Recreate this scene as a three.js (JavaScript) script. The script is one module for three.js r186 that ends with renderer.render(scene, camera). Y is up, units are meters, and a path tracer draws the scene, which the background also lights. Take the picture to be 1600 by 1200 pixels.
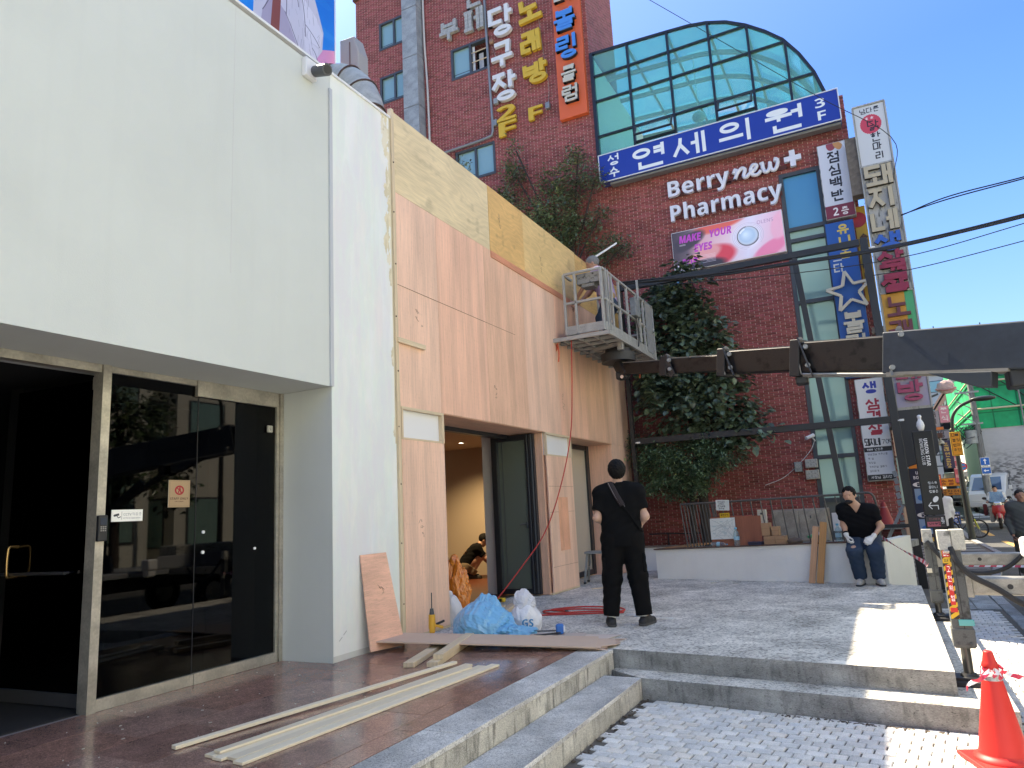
import * as THREE from 'three';
import { RoundedBoxGeometry } from 'three/addons/geometries/RoundedBoxGeometry.js';
import { mergeGeometries } from 'three/addons/utils/BufferGeometryUtils.js';
import { TextGeometry } from 'three/addons/geometries/TextGeometry.js';
import { FontLoader } from 'three/addons/loaders/FontLoader.js';

// ---------- camera, sky, sun, exposure ----------
const scene = new THREE.Scene();
const camera = new THREE.PerspectiveCamera(56.69, 4 / 3, 0.05, 2000);
camera.position.set(0, 1.58, 0);
camera.rotation.order = 'YXZ';
const RAD = Math.PI / 180;
camera.rotation.set(10.214 * RAD, 26.769 * RAD, -2.978 * RAD);
const renderer = new THREE.WebGLRenderer({ antialias: true });
renderer.setSize(1024, 768);
renderer.toneMapping = THREE.LinearToneMapping;
renderer.toneMappingExposure = 4.5;
renderer.shadowMap.enabled = true;
const SUN = new THREE.Vector3(-0.553, 0.788, -0.27).normalize();
const SKY = 0.235;
const sky = (() => {
  const W = 512, H = 256, d = new Float32Array(W * H * 4);
  const mix = (a, b, t) => a + (b - a) * t;
  for (let j = 0; j < H; j++) for (let i = 0; i < W; i++) {
    const th = (i + 0.5) / W * 2 * Math.PI - Math.PI, el = ((j + 0.5) / H - 0.5) * Math.PI;
    const x = Math.cos(el) * Math.cos(th), y = Math.sin(el), z = Math.cos(el) * Math.sin(th);
    const mu = x * SUN.x + y * SUN.y + z * SUN.z, e = Math.max(0, y), q = 1 - mu;
    const hz = Math.max(0, (e - 0.5) * 2); // the hazier, whiter air overhead
    let c = [0.95 * Math.exp(-4.3 * e) + 0.02 + 0.3 * hz, 1.25 * Math.exp(-2.5 * e) + 0.42 * hz, 1.5 * Math.exp(-0.45 * e)];
    const aur = 0.7 * Math.exp(-q / 0.2) + 5 * Math.exp(-q / 0.018);
    c = [c[0] + aur * 0.85, c[1] + aur, c[2] + aur * 0.8].map((v) => v * SKY);
    if (y < 0) { const g = Math.min(1, -y * 8); c = [mix(c[0], 0.2, g), mix(c[1], 0.2, g), mix(c[2], 0.19, g)]; }
    const k = (j * W + i) * 4; d[k] = c[0]; d[k + 1] = c[1]; d[k + 2] = c[2]; d[k + 3] = 1;
  }
  const t = new THREE.DataTexture(d, W, H, THREE.RGBAFormat, THREE.FloatType);
  t.mapping = THREE.EquirectangularReflectionMapping; t.magFilter = t.minFilter = THREE.LinearFilter; t.wrapS = THREE.RepeatWrapping; t.needsUpdate = true;
  return t;
})();
scene.background = sky; scene.environment = sky;
scene.backgroundIntensity = 1.0; scene.environmentIntensity = 1.0;
const sun = new THREE.DirectionalLight(0xffefd4, 3.5);
sun.position.copy(SUN).multiplyScalar(120); sun.castShadow = true;
sun.shadow.mapSize.set(4096, 4096);
Object.assign(sun.shadow.camera, { left: -40, right: 40, top: 60, bottom: -40, near: 1, far: 300 });
scene.add(sun, sun.target);

// ---------- helpers ----------
let seed_ = 7;
const rnd = () => { seed_ = (seed_ * 1664525 + 1013904223) >>> 0; return seed_ / 4294967296; };
const rr = (a, b) => a + (b - a) * rnd();
const reseed = (n) => { seed_ = n >>> 0; };
const V = (x, y, z) => new THREE.Vector3(x, y, z);
const used = {};
function numbered(n) { const k = used[n] = (used[n] ?? -1) + 1; return k ? n + '_' + String(k).padStart(3, '0') : n; }
function tag(o, label, category, group) { o.userData.label = label; o.userData.category = category; if (group) o.userData.group = group; return o; }
function G(name, label, category, pos = [0, 0, 0], turn = 0, group) {
  const o = new THREE.Group(); o.name = numbered(name); o.position.set(...pos); o.rotation.y = turn; scene.add(o);
  return tag(o, label, category, group);
}
function M(name, geo, mat, parent) {
  const m = new THREE.Mesh(Array.isArray(geo) ? merge(geo) : geo, mat); m.castShadow = m.receiveShadow = true;
  if (parent) { m.name = name; parent.add(m); } else { m.name = numbered(name); scene.add(m); }
  return m;
}
function struct(name, geo, mat, parent) { const m = M(name, geo, mat, parent); if (!parent) m.userData.kind = 'structure'; return m; }
function flat(g) {
  let r = g.index ? g.toNonIndexed() : g.clone();
  for (const k of Object.keys(r.attributes)) if (!['position', 'normal', 'uv', 'color'].includes(k)) r.deleteAttribute(k);
  if (!r.attributes.normal) r.computeVertexNormals();
  if (!r.attributes.uv) r.setAttribute('uv', new THREE.BufferAttribute(new Float32Array(r.attributes.position.count * 2), 2));
  r.clearGroups(); r.morphAttributes = {};
  return r;
}
function merge(list) {
  const l = list.flat(9).map(flat), col = l.some((g) => g.attributes.color);
  for (const g of l) if (col && !g.attributes.color) g.setAttribute('color', new THREE.BufferAttribute(new Float32Array(g.attributes.position.count * 3).fill(1), 3));
  return l.length === 1 ? l[0] : mergeGeometries(l, false);
}
// uv in metres by the face's main axis
function uvm(g, k = 1, ou = 0, ov = 0, swap = false) {
  g = flat(g); const p = g.attributes.position, n = g.attributes.normal, uv = new Float32Array(p.count * 2);
  for (let i = 0; i < p.count; i += 3) {
    const ax = Math.abs(n.getX(i) + n.getX(i + 1) + n.getX(i + 2)), ay = Math.abs(n.getY(i) + n.getY(i + 1) + n.getY(i + 2)), az = Math.abs(n.getZ(i) + n.getZ(i + 1) + n.getZ(i + 2));
    for (let j = i; j < i + 3; j++) {
      let u, v;
      if (ay >= ax && ay >= az) { u = p.getX(j); v = p.getZ(j); } else if (ax >= az) { u = p.getZ(j); v = p.getY(j); } else { u = p.getX(j); v = p.getY(j); }
      if (swap) [u, v] = [v, u];
      uv[j * 2] = u * k + ou; uv[j * 2 + 1] = v * k + ov;
    }
  }
  g.setAttribute('uv', new THREE.BufferAttribute(uv, 2)); return g;
}
function B(w, h, d, x = 0, y = 0, z = 0, r = 0, rot) {
  const g = r ? new RoundedBoxGeometry(w, h, d, 2, Math.min(r, w / 2.01, h / 2.01, d / 2.01)) : new THREE.BoxGeometry(w, h, d);
  if (rot) g.applyMatrix4(new THREE.Matrix4().makeRotationFromEuler(new THREE.Euler(...rot)));
  return g.translate(x, y, z);
}
const BB = (x0, x1, y0, y1, z0, z1, r = 0) => B(Math.abs(x1 - x0), Math.abs(y1 - y0), Math.abs(z1 - z0), (x0 + x1) / 2, (y0 + y1) / 2, (z0 + z1) / 2, r);
const UB = (...a) => uvm(BB(...a));
function frameOf(a, b) {
  const d = b.clone().sub(a).normalize(), up = Math.abs(d.y) > 0.95 ? V(0, 0, 1) : V(0, 1, 0);
  const x = up.clone().cross(d).normalize(), y = d.clone().cross(x);
  return new THREE.Matrix4().makeBasis(x, y, d).setPosition(a.clone().add(b).multiplyScalar(0.5));
}
const v3 = (p) => (p.isVector3 ? p : V(...p));
function bar(a, b, w, h = w, r = 0) { a = v3(a); b = v3(b); return B(w, h, a.distanceTo(b), 0, 0, 0, r).applyMatrix4(frameOf(a, b)); }
function cyl(a, b, r0, r1 = r0, seg = 10) {
  a = v3(a); b = v3(b);
  return new THREE.CylinderGeometry(r1, r0, a.distanceTo(b), seg, 1).rotateX(Math.PI / 2).applyMatrix4(frameOf(a, b));
}
function tube(pts, r, n = 32, seg = 8, closed = false) { return new THREE.TubeGeometry(new THREE.CatmullRomCurve3(pts.map(v3), closed), n, r, seg, closed); }
function lathe(pts, seg = 20) { return new THREE.LatheGeometry(pts.map((p) => new THREE.Vector2(...p)), seg); }
function T(g, x, y, z, ry = 0, rx = 0, rz = 0, s = 1) {
  return g.applyMatrix4(new THREE.Matrix4().compose(V(x, y, z), new THREE.Quaternion().setFromEuler(new THREE.Euler(rx, ry, rz, 'YXZ')), typeof s === 'number' ? V(s, s, s) : V(...s)));
}
function poly(pts, depth, bevel = 0, holes = []) {
  const s = new THREE.Shape(pts.map((p) => new THREE.Vector2(...p)));
  for (const h of holes) s.holes.push(new THREE.Path(h.map((p) => new THREE.Vector2(...p))));
  return new THREE.ExtrudeGeometry(s, { depth, bevelEnabled: bevel > 0, bevelSize: bevel, bevelThickness: bevel, bevelSegments: 1, curveSegments: 12 });
}
// horizontal slab from an outline in (x, z)
function slab(pts, y0, y1) { return poly(pts.map(([x, z]) => [x, -z]), y1 - y0).rotateX(-Math.PI / 2).translate(0, y0, 0); }
function ellipsoid(x, y, z, a, b, c, s = 14) { return new THREE.SphereGeometry(1, s, Math.ceil(s * 0.7)).scale(a, b, c).translate(x, y, z); }

const ry = (z) => (z < -28 ? (-28 - z) * 0.0218 : 0); // the street climbs a little beyond the lamp post
function ramp(g) { const p = g.attributes.position; for (let i = 0; i < p.count; i++) p.setY(i, p.getY(i) + ry(p.getZ(i))); g.computeVertexNormals(); return g; }

// ---------- noise and textures ----------
const hash = (x, y, s) => { let h = (x * 374761393 + y * 668265263 + s * 1442695041) | 0; h = Math.imul(h ^ (h >>> 13), 1274126177); h ^= h >>> 16; return (h >>> 0) / 4294967296; };
function vn(x, y, px, py, s) {
  const x0 = Math.floor(x), y0 = Math.floor(y), fx = x - x0, fy = y - y0, u = fx * fx * (3 - 2 * fx), v = fy * fy * (3 - 2 * fy);
  const m = (a, n) => ((a % n) + n) % n, xa = m(x0, px), xb = m(x0 + 1, px), ya = m(y0, py), yb = m(y0 + 1, py);
  const a = hash(xa, ya, s), b = hash(xb, ya, s), c = hash(xa, yb, s), d = hash(xb, yb, s);
  return a + (b - a) * u + (c - a) * v + (a - b - c + d) * u * v;
}
function fbm(u, v, fx, fy, oct, s) { let t = 0, a = 0.5, n = 0; for (let o = 0; o < oct; o++) { t += a * vn(u * fx, v * fy, fx, fy, s + o * 17); n += a; a *= 0.5; fx *= 2; fy *= 2; } return t / n; }
function dataTex(w, h, fn, srgb = true, rep = [1, 1]) {
  const d = new Uint8Array(w * h * 4);
  for (let j = 0; j < h; j++) for (let i = 0; i < w; i++) {
    const c = fn((i + 0.5) / w, (j + 0.5) / h, i, j), k = (j * w + i) * 4;
    if (typeof c === 'number') { d[k] = d[k + 1] = d[k + 2] = Math.max(0, Math.min(255, c * 255)); } else { d[k] = Math.max(0, Math.min(255, c[0])); d[k + 1] = Math.max(0, Math.min(255, c[1])); d[k + 2] = Math.max(0, Math.min(255, c[2])); }
    d[k + 3] = 255;
  }
  const t = new THREE.DataTexture(d, w, h); t.wrapS = t.wrapT = THREE.RepeatWrapping; t.magFilter = THREE.LinearFilter; t.minFilter = THREE.LinearMipmapLinearFilter; t.generateMipmaps = true;
  if (srgb) t.colorSpace = THREE.SRGBColorSpace; t.repeat.set(...rep); t.needsUpdate = true; return t;
}
function canvasTex(w, h, draw) {
  const c = document.createElement('canvas'); c.width = w; c.height = h; const x = c.getContext('2d'); draw(x, w, h);
  const t = new THREE.CanvasTexture(c); t.colorSpace = THREE.SRGBColorSpace; t.anisotropy = 8; return t;
}
const lin = (r, g, b) => new THREE.Color().setRGB(r, g, b);
function mat(color, roughness = 0.7, o = {}) {
  const c = Array.isArray(color) ? lin(...color) : new THREE.Color(color);
  return new (o.transmission || o.clearcoat || o.sheen || o.specularIntensity !== undefined ? THREE.MeshPhysicalMaterial : THREE.MeshStandardMaterial)({ color: c, roughness, ...o });
}
const sh = (c, k) => c.map((v) => v * k);

// ---------- Hangul built from strokes (the fonts have none) ----------
const JL = 'ㄱㄲㄴㄷㄸㄹㅁㅂㅃㅅㅆㅇㅈㅉㅊㅋㅌㅍㅎ', JV = 'ㅏㅐㅑㅒㅓㅔㅕㅖㅗㅘㅙㅚㅛㅜㅝㅞㅟㅠㅡㅢㅣ', JT = ' ㄱㄲㄳㄴㄵㄶㄷㄹㄺㄻㄼㄽㄾㄿㅀㅁㅂㅄㅅㅆㅇㅈㅊㅋㅌㅍㅎ';
const CONS = {
  ㄱ: [[[0, 0], [1, 0], [0.92, 1]]], ㄴ: [[[0, 0], [0, 1], [1, 1]]], ㄷ: [[[1, 0], [0, 0], [0, 1], [1, 1]]], ㄹ: [[[0, 0], [1, 0], [1, 0.5], [0, 0.5], [0, 1], [1, 1]]],
  ㅁ: [[[0, 0], [1, 0], [1, 1], [0, 1], [0, 0]]], ㅂ: [[[0, 0], [0, 1], [1, 1], [1, 0]], [[0, 0.5], [1, 0.5]]], ㅅ: [[[0.52, 0], [0.45, 0.4], [0, 1]], [[0.47, 0.4], [1, 1]]],
  ㅇ: ['o'], ㅈ: [[[0, 0], [1, 0]], [[0.55, 0], [0.45, 0.45], [0, 1]], [[0.47, 0.45], [1, 1]]], ㅊ: [[[0.5, -0.28], [0.5, -0.1]], [[0, 0.1], [1, 0.1]], [[0.55, 0.1], [0.45, 0.5], [0, 1]], [[0.47, 0.5], [1, 1]]],
  ㅋ: [[[0, 0], [1, 0], [0.92, 1]], [[0, 0.5], [0.95, 0.5]]], ㅌ: [[[1, 0], [0, 0], [0, 1], [1, 1]], [[0, 0.5], [1, 0.5]]], ㅍ: [[[0, 0], [1, 0]], [[0.28, 0], [0.28, 1]], [[0.72, 0], [0.72, 1]], [[0, 1], [1, 1]]],
  ㅎ: [[[0.35, 0], [0.65, 0]], [[0, 0.28], [1, 0.28]], 'o2'],
};
const HV = { ㅗ: [[[0.5, 0], [0.5, 1]], [[0, 1], [1, 1]]], ㅛ: [[[0.32, 0], [0.32, 1]], [[0.68, 0], [0.68, 1]], [[0, 1], [1, 1]]], ㅜ: [[[0, 0], [1, 0]], [[0.5, 0], [0.5, 1]]], ㅠ: [[[0, 0], [1, 0]], [[0.3, 0], [0.3, 1]], [[0.7, 0], [0.7, 1]]], ㅡ: [[[0, 0.4], [1, 0.4]]] };
const VV = { ㅏ: [[[0.3, 0], [0.3, 1]], [[0.3, 0.45], [1, 0.45]]], ㅑ: [[[0.3, 0], [0.3, 1]], [[0.3, 0.3], [1, 0.3]], [[0.3, 0.62], [1, 0.62]]], ㅓ: [[[0.8, 0], [0.8, 1]], [[0, 0.45], [0.8, 0.45]]], ㅕ: [[[0.8, 0], [0.8, 1]], [[0, 0.3], [0.8, 0.3]], [[0, 0.62], [0.8, 0.62]]], ㅣ: [[[0.6, 0], [0.6, 1]]], ㅐ: [[[0.2, 0], [0.2, 1]], [[0.9, 0], [0.9, 1]], [[0.2, 0.48], [0.9, 0.48]]], ㅔ: [[[0.42, 0], [0.42, 1]], [[0.95, 0], [0.95, 1]], [[-0.1, 0.45], [0.42, 0.45]]] };
VV['ㅖ'] = [[[0.42, 0], [0.42, 1]], [[0.95, 0], [0.95, 1]], [[-0.1, 0.32], [0.42, 0.32]], [[-0.1, 0.62], [0.42, 0.62]]]; VV['ㅒ'] = VV['ㅐ'];
for (const [d, s] of [['ㄲ', 'ㄱ'], ['ㄸ', 'ㄷ'], ['ㅃ', 'ㅂ'], ['ㅆ', 'ㅅ'], ['ㅉ', 'ㅈ']]) CONS[d] = [0, 0.54].flatMap((o) => CONS[s].map((p) => p.map(([a, b]) => [a * 0.46 + o, b])));
for (const [d, a, b] of [['ㄺ', 'ㄹ', 'ㄱ'], ['ㄻ', 'ㄹ', 'ㅁ'], ['ㅄ', 'ㅂ', 'ㅅ'], ['ㄼ', 'ㄹ', 'ㅂ']]) CONS[d] = [[0, a], [0.54, b]].flatMap(([o, k]) => CONS[k].map((p) => p.map(([x, y]) => [x * 0.46 + o, y])));
const CV = { ㅘ: ['ㅗ', 'ㅏ'], ㅙ: ['ㅗ', 'ㅐ'], ㅚ: ['ㅗ', 'ㅣ'], ㅝ: ['ㅜ', 'ㅓ'], ㅞ: ['ㅜ', 'ㅔ'], ㅟ: ['ㅜ', 'ㅣ'], ㅢ: ['ㅡ', 'ㅣ'] };
// strokes of a syllable in the unit square, y down: {p: polyline} or {o: [cx, cy, rx, ry]}
function glyph(ch) {
  const out = [], put = (list, x0, y0, x1, y1) => {
    for (const s of list) {
      if (s === 'o') out.push({ o: [(x0 + x1) / 2, (y0 + y1) / 2, (x1 - x0) / 2, (y1 - y0) / 2] });
      else if (s === 'o2') out.push({ o: [(x0 + x1) / 2, y0 + (y1 - y0) * 0.74, (x1 - x0) * 0.32, (y1 - y0) * 0.26] });
      else out.push({ p: s.map(([a, b]) => [x0 + (x1 - x0) * a, y0 + (y1 - y0) * b]) });
    }
  };
  const c = ch.charCodeAt(0) - 0xac00; if (c < 0 || c > 11171) return out;
  const L = JL[Math.floor(c / 588)], v = JV[Math.floor((c % 588) / 28)], f = JT[c % 28], fin = f !== ' ';
  if (VV[v]) { const H = fin ? 0.56 : 0.92, wide = v === 'ㅐ' || v === 'ㅔ'; put(CONS[L], 0.06, 0.1, wide ? 0.46 : 0.55, H - 0.04); put(VV[v], wide ? 0.58 : 0.66, 0.03, wide ? 0.92 : 0.98, fin ? 0.6 : 0.98); if (fin) put(CONS[f], 0.24, 0.7, 0.9, 0.97); }
  else if (HV[v]) { put(CONS[L], 0.2, 0.06, 0.8, fin ? 0.3 : 0.46); put(HV[v], 0.04, fin ? 0.38 : 0.58, 0.96, fin ? (v === 'ㅡ' ? 0.62 : 0.56) : (v === 'ㅡ' ? 0.95 : 0.93)); if (fin) put(CONS[f], 0.2, 0.68, 0.8, 0.97); }
  else { const [h, w] = CV[v]; put(CONS[L], 0.08, 0.06, 0.6, fin ? 0.28 : 0.45); put(HV[h], 0.02, fin ? 0.38 : 0.58, 0.7, fin ? 0.58 : 0.88); put(VV[w], 0.68, 0.03, 0.96, fin ? 0.62 : 0.98); if (fin) put(CONS[f], 0.24, 0.72, 0.9, 0.97); }
  return out;
}
// draws mixed text on a canvas: Hangul from strokes, the rest with a font; dir 'h' or 'v'
function ktext(x, s, px, py, size, lw, color, dir = 'h', gap = 0.12, wide = 1, font = 'bold') {
  x.save(); x.strokeStyle = x.fillStyle = color; x.lineJoin = 'miter'; x.lineCap = 'butt'; x.textBaseline = 'alphabetic';
  for (const ch of s) {
    const g = glyph(ch); let adv = size * wide;
    if (g.length) {
      x.lineWidth = lw;
      for (const q of g) { x.beginPath(); if (q.o) x.ellipse(px + q.o[0] * size * wide, py + q.o[1] * size, Math.max(1, q.o[2] * size * wide - lw / 3), Math.max(1, q.o[3] * size - lw / 3), 0, 0, 7); else q.p.forEach(([a, b], i) => x[i ? 'lineTo' : 'moveTo'](px + a * size * wide, py + b * size)); x.stroke(); }
    } else if (ch !== ' ') { x.font = `${font} ${size}px sans-serif`; x.fillText(ch, px, py + size * 0.86); adv = x.measureText(ch).width; } else adv = size * 0.4;
    if (dir === 'h') px += adv + size * gap; else py += size * (1 + gap);
  }
  x.restore(); return px;
}
// raised letter: centred on (0,0), facing +z
function kgeo(ch, w, h, depth, lw, loose = 0) {
  const out = []; let k = 0;
  for (const q of glyph(ch)) {
    const dz = depth + (k++) * 0.0016;
    if (q.o) {
      const [cx, cy, rx, ry] = q.o, a = [], b = [], X = (cx - 0.5) * w, Y = (0.5 - cy) * h, ro = Math.max(rx * w, lw * 0.9), rp = Math.max(ry * h, lw * 0.9);
      for (let i = 0; i < 22; i++) { const t = i / 22 * 2 * Math.PI; a.push([X + Math.cos(t) * (ro + lw * 0.2), Y + Math.sin(t) * (rp + lw * 0.2)]); b.push([X + Math.cos(-t) * Math.max(lw * 0.25, ro - lw * 0.8), Y + Math.sin(-t) * Math.max(lw * 0.25, rp - lw * 0.8)]); }
      out.push(poly(a, dz, 0, [b]));
    } else for (let i = 0; i + 1 < q.p.length; i++) {
      const a = V((q.p[i][0] - 0.5) * w, (0.5 - q.p[i][1]) * h, 0), b = V((q.p[i + 1][0] - 0.5) * w, (0.5 - q.p[i + 1][1]) * h, 0), d = b.clone().sub(a), L = d.length();
      const e1 = i ? lw / 2 : 0, e2 = i + 2 < q.p.length ? lw / 2 : 0, dd = depth + (k++) * 0.0016;
      out.push(new THREE.BoxGeometry(L + e1 + e2, lw, dd).translate((L + e2 - e1) / 2, 0, dd / 2).rotateZ(Math.atan2(d.y, d.x) + loose * (hash(k, 3, 9) - 0.5)).translate(a.x, a.y, 0));
    }
  }
  return merge(out);
}
const fontB = await new FontLoader().loadAsync('fonts/droid/droid_sans_bold.typeface.json');
const fontR = await new FontLoader().loadAsync('fonts/droid/droid_sans_regular.typeface.json');
function tgeo(s, size, depth, font = fontB, bevel = 0) {
  return new TextGeometry(s, { font, size, depth, height: depth, curveSegments: 5, bevelEnabled: bevel > 0, bevelSize: bevel, bevelThickness: bevel, bevelSegments: 2 });
}
// boxed sign: a body with a printed face 4 mm proud; local origin at the centre of the face, facing +z
function signBox(o, w, h, d, tex, bodyMat, faceRough = 0.45, glow = 0) {
  M('sign_body', B(w, h, d, 0, 0, -d / 2, 0.012), bodyMat, o);
  const m = new THREE.MeshStandardMaterial({ map: tex, roughness: faceRough }); if (glow) { m.emissiveMap = tex; m.emissive = new THREE.Color(1, 1, 1); m.emissiveIntensity = glow; }
  return M('sign_face', new THREE.PlaneGeometry(w - 0.03, h - 0.03).translate(0, 0, 0.004), m, o);
}
// ---------- shared textures ----------
const brickDraw = (u, v) => {
  const NX = 10, NY = 28, row = Math.floor(v * NY), fv = v * NY - row, x = u * NX + (row % 2) * 0.5, col = Math.floor(x), fu = x - col;
  return { row, col: ((col % NX) + NX) % NX, fu, fv, mv: fu < 0.028 || fu > 0.972, mh: fv < 0.1 || fv > 0.9 };
};
const brickTex = dataTex(1024, 1024, (u, v) => {
  const b = brickDraw(u, v), n = fbm(u, v, 64, 64, 3, 5), w = fbm(u, v, 4, 4, 3, 8);
  if (b.mv || b.mh) { const k = 0.85 + 0.3 * n, m = b.mv ? [196, 168, 150] : [128, 92, 80]; return m.map((c) => c * k); }
  const t = hash(b.col, b.row, 3), k = 0.8 + 0.24 * t + 0.22 * (n - 0.5) + 0.12 * (w - 0.5), dk = hash(b.col, b.row, 11) > 0.9 ? 0.84 : 1;
  return [170 * k * dk, (87 + 10 * hash(b.col, b.row, 4)) * k * dk, (82 + 8 * t) * k * dk];
});
const brickBump = dataTex(1024, 1024, (u, v) => { const b = brickDraw(u, v); return b.mh ? 0.1 : b.mv ? 0.35 : 0.8 + 0.2 * fbm(u, v, 96, 96, 2, 6); }, false);
const brickRep = [1 / 1.95, 1 / 1.2];
for (const t of [brickTex, brickBump]) t.repeat.set(...brickRep);
const plyRed = dataTex(1024, 1024, (u, v) => {
  const w = fbm(u, v, 6, 2, 3, 21) * 0.08, s = fbm(u + w, v, 90, 3, 3, 22), f = fbm(u, v, 300, 14, 2, 23), big = fbm(u, v, 7, 2, 3, 24), p = fbm(u, v, 420, 60, 1, 25);
  let k = 0.91 + 0.09 * (s - 0.5) + 0.1 * (f - 0.5) + 0.16 * (big - 0.5) - (p > 0.82 ? 0.06 : 0);
  return [244 * k + 10, 204 * k + 8, 178 * k + 6];
});
const plyPale = dataTex(1024, 512, (u, v) => {
  const w = fbm(u, v, 3, 3, 3, 31), ring = Math.sin((v * 9 + w * 7 + u * 0.0) * 6.283) * 0.5 + 0.5, f = fbm(u, v, 20, 200, 2, 33), big = fbm(u, v, 4, 3, 3, 34), st = fbm(u, v, 10, 8, 3, 36);
  const k = 0.9 + 0.035 * (ring - 0.5) + 0.1 * (f - 0.5) + 0.12 * (big - 0.5) - (st > 0.68 ? (st - 0.68) * 0.5 : 0);
  return [250 * k, 228 * k, 186 * k - 4];
});
const pine = dataTex(512, 256, (u, v) => {
  const w = fbm(u, v, 3, 4, 2, 41) * 0.5, ring = Math.sin((v * 7 + w * 2) * 6.283) * 0.5 + 0.5, f = fbm(u, v, 12, 120, 2, 42), big = fbm(u, v, 4, 2, 2, 43);
  const k = 0.92 + 0.06 * (ring - 0.5) + 0.1 * (f - 0.5) + 0.1 * (big - 0.5); return [232 * k, 211 * k, 176 * k];
});
const granRed = dataTex(512, 512, (u, v) => { const a = fbm(u, v, 170, 170, 2, 51), b = fbm(u, v, 60, 60, 2, 52), w = fbm(u, v, 5, 5, 3, 53), k = 0.62 + 0.55 * a + 0.25 * (w - 0.5), c = b > 0.62 ? 1.12 : 1; return [168 * k * c, 134 * k * c, 118 * k * c]; });
const granGrey = dataTex(1024, 1024, (u, v) => { const a = fbm(u, v, 380, 380, 2, 61), b = fbm(u, v, 160, 160, 2, 62), w = fbm(u, v, 4, 4, 4, 63), st = fbm(u, v, 9, 9, 4, 65), k = 0.62 + 0.5 * a + 0.42 * (w - 0.5) + 0.22 * (st - 0.5); const c = b > 0.66 ? 0.8 : 1; return [210 * k * c, 207 * k * c, 200 * k * c]; });
const granSide = dataTex(1024, 512, (u, v) => { const a = fbm(u, v, 340, 170, 2, 71), w = fbm(u, v, 6, 3, 3, 72), d = fbm(u, v, 46, 2, 3, 73), drip = Math.max(0, d - 0.5) * 2.4 * Math.min(1, 0.35 + v * 1.1), k = 0.62 + 0.5 * a + 0.35 * (w - 0.5) - 0.5 * drip * w * 1.4; return [210 * k, 205 * k, 190 * k]; });
const speck = dataTex(1024, 1024, (u, v) => {
  const a = fbm(u, v, 110, 150, 2, 81), w = fbm(u, v, 5, 5, 4, 82), f = fbm(u, v, 420, 420, 1, 83), w2 = fbm(u, v, 14, 14, 3, 85), dark = Math.min(1, Math.max(0, (a - 0.575 - 0.22 * (w - 0.5)) * 16)) * 0.42;
  const k = (0.82 + 0.2 * (w2 - 0.5) + 0.22 * (w - 0.5) + 0.14 * (f - 0.5)) * (1 - 0.68 * dark); return [252 * k, 246 * k, 232 * k];
});
const speckBump = dataTex(512, 512, (u, v) => fbm(u, v, 110, 150, 2, 81) * 0.7 + fbm(u, v, 256, 256, 1, 84) * 0.3, false);
const concrete = dataTex(1024, 512, (u, v) => { const a = fbm(u, v, 200, 100, 3, 91), w = fbm(u, v, 7, 3, 4, 92), d = fbm(u, v, 60, 3, 3, 93), pit = fbm(u, v, 120, 60, 2, 94), k = 0.74 + 0.24 * (a - 0.5) + 0.42 * (w - 0.5) - 0.34 * Math.max(0, d - 0.52) - (pit > 0.79 ? 0.2 : 0); return [198 * k, 199 * k, 194 * k]; });
const paverTex = dataTex(512, 512, (u, v) => { const a = fbm(u, v, 256, 256, 2, 101), w = fbm(u, v, 8, 8, 4, 102), k = 0.88 + 0.26 * (a - 0.5) + 0.28 * (w - 0.5); return [244 * k, 240 * k, 232 * k]; });
const asphaltTex = dataTex(512, 512, (u, v) => { const a = fbm(u, v, 256, 256, 2, 111), w = fbm(u, v, 4, 4, 4, 112), k = 0.75 + 0.5 * (a - 0.5) + 0.35 * (w - 0.5); return [104 * k, 104 * k, 103 * k]; });
const grime = dataTex(512, 512, (u, v) => { const w = fbm(u, v, 4, 4, 5, 121), d = fbm(u, v, 40, 2, 3, 122), k = 0.945 + 0.06 * (w - 0.5) - 0.02 * Math.max(0, d - 0.55); return [248 * k, 249 * k, 244 * k]; });
const fine = dataTex(256, 256, (u, v) => fbm(u, v, 64, 64, 3, 131), false);
const steelTex = dataTex(512, 512, (u, v) => { const w = fbm(u, v, 5, 7, 4, 141), s = fbm(u, v, 60, 60, 2, 142), k = 0.86 + 0.26 * (w - 0.5) + 0.12 * (s - 0.5); return [236 * k, 234 * k, 228 * k]; });
const scuff = dataTex(512, 512, (u, v) => { const w = fbm(u, v, 6, 6, 5, 151), s = fbm(u, v, 90, 90, 2, 152), x = w > 0.6 ? (w - 0.6) * 2.2 : 0, k = 0.9 + 0.2 * (s - 0.5) - x; return [240 * k, 240 * k, 236 * k]; });
const rp = (t, a, b = a) => { const c = t.clone(); c.repeat.set(1 / a, 1 / b); c.needsUpdate = true; return c; };

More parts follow.
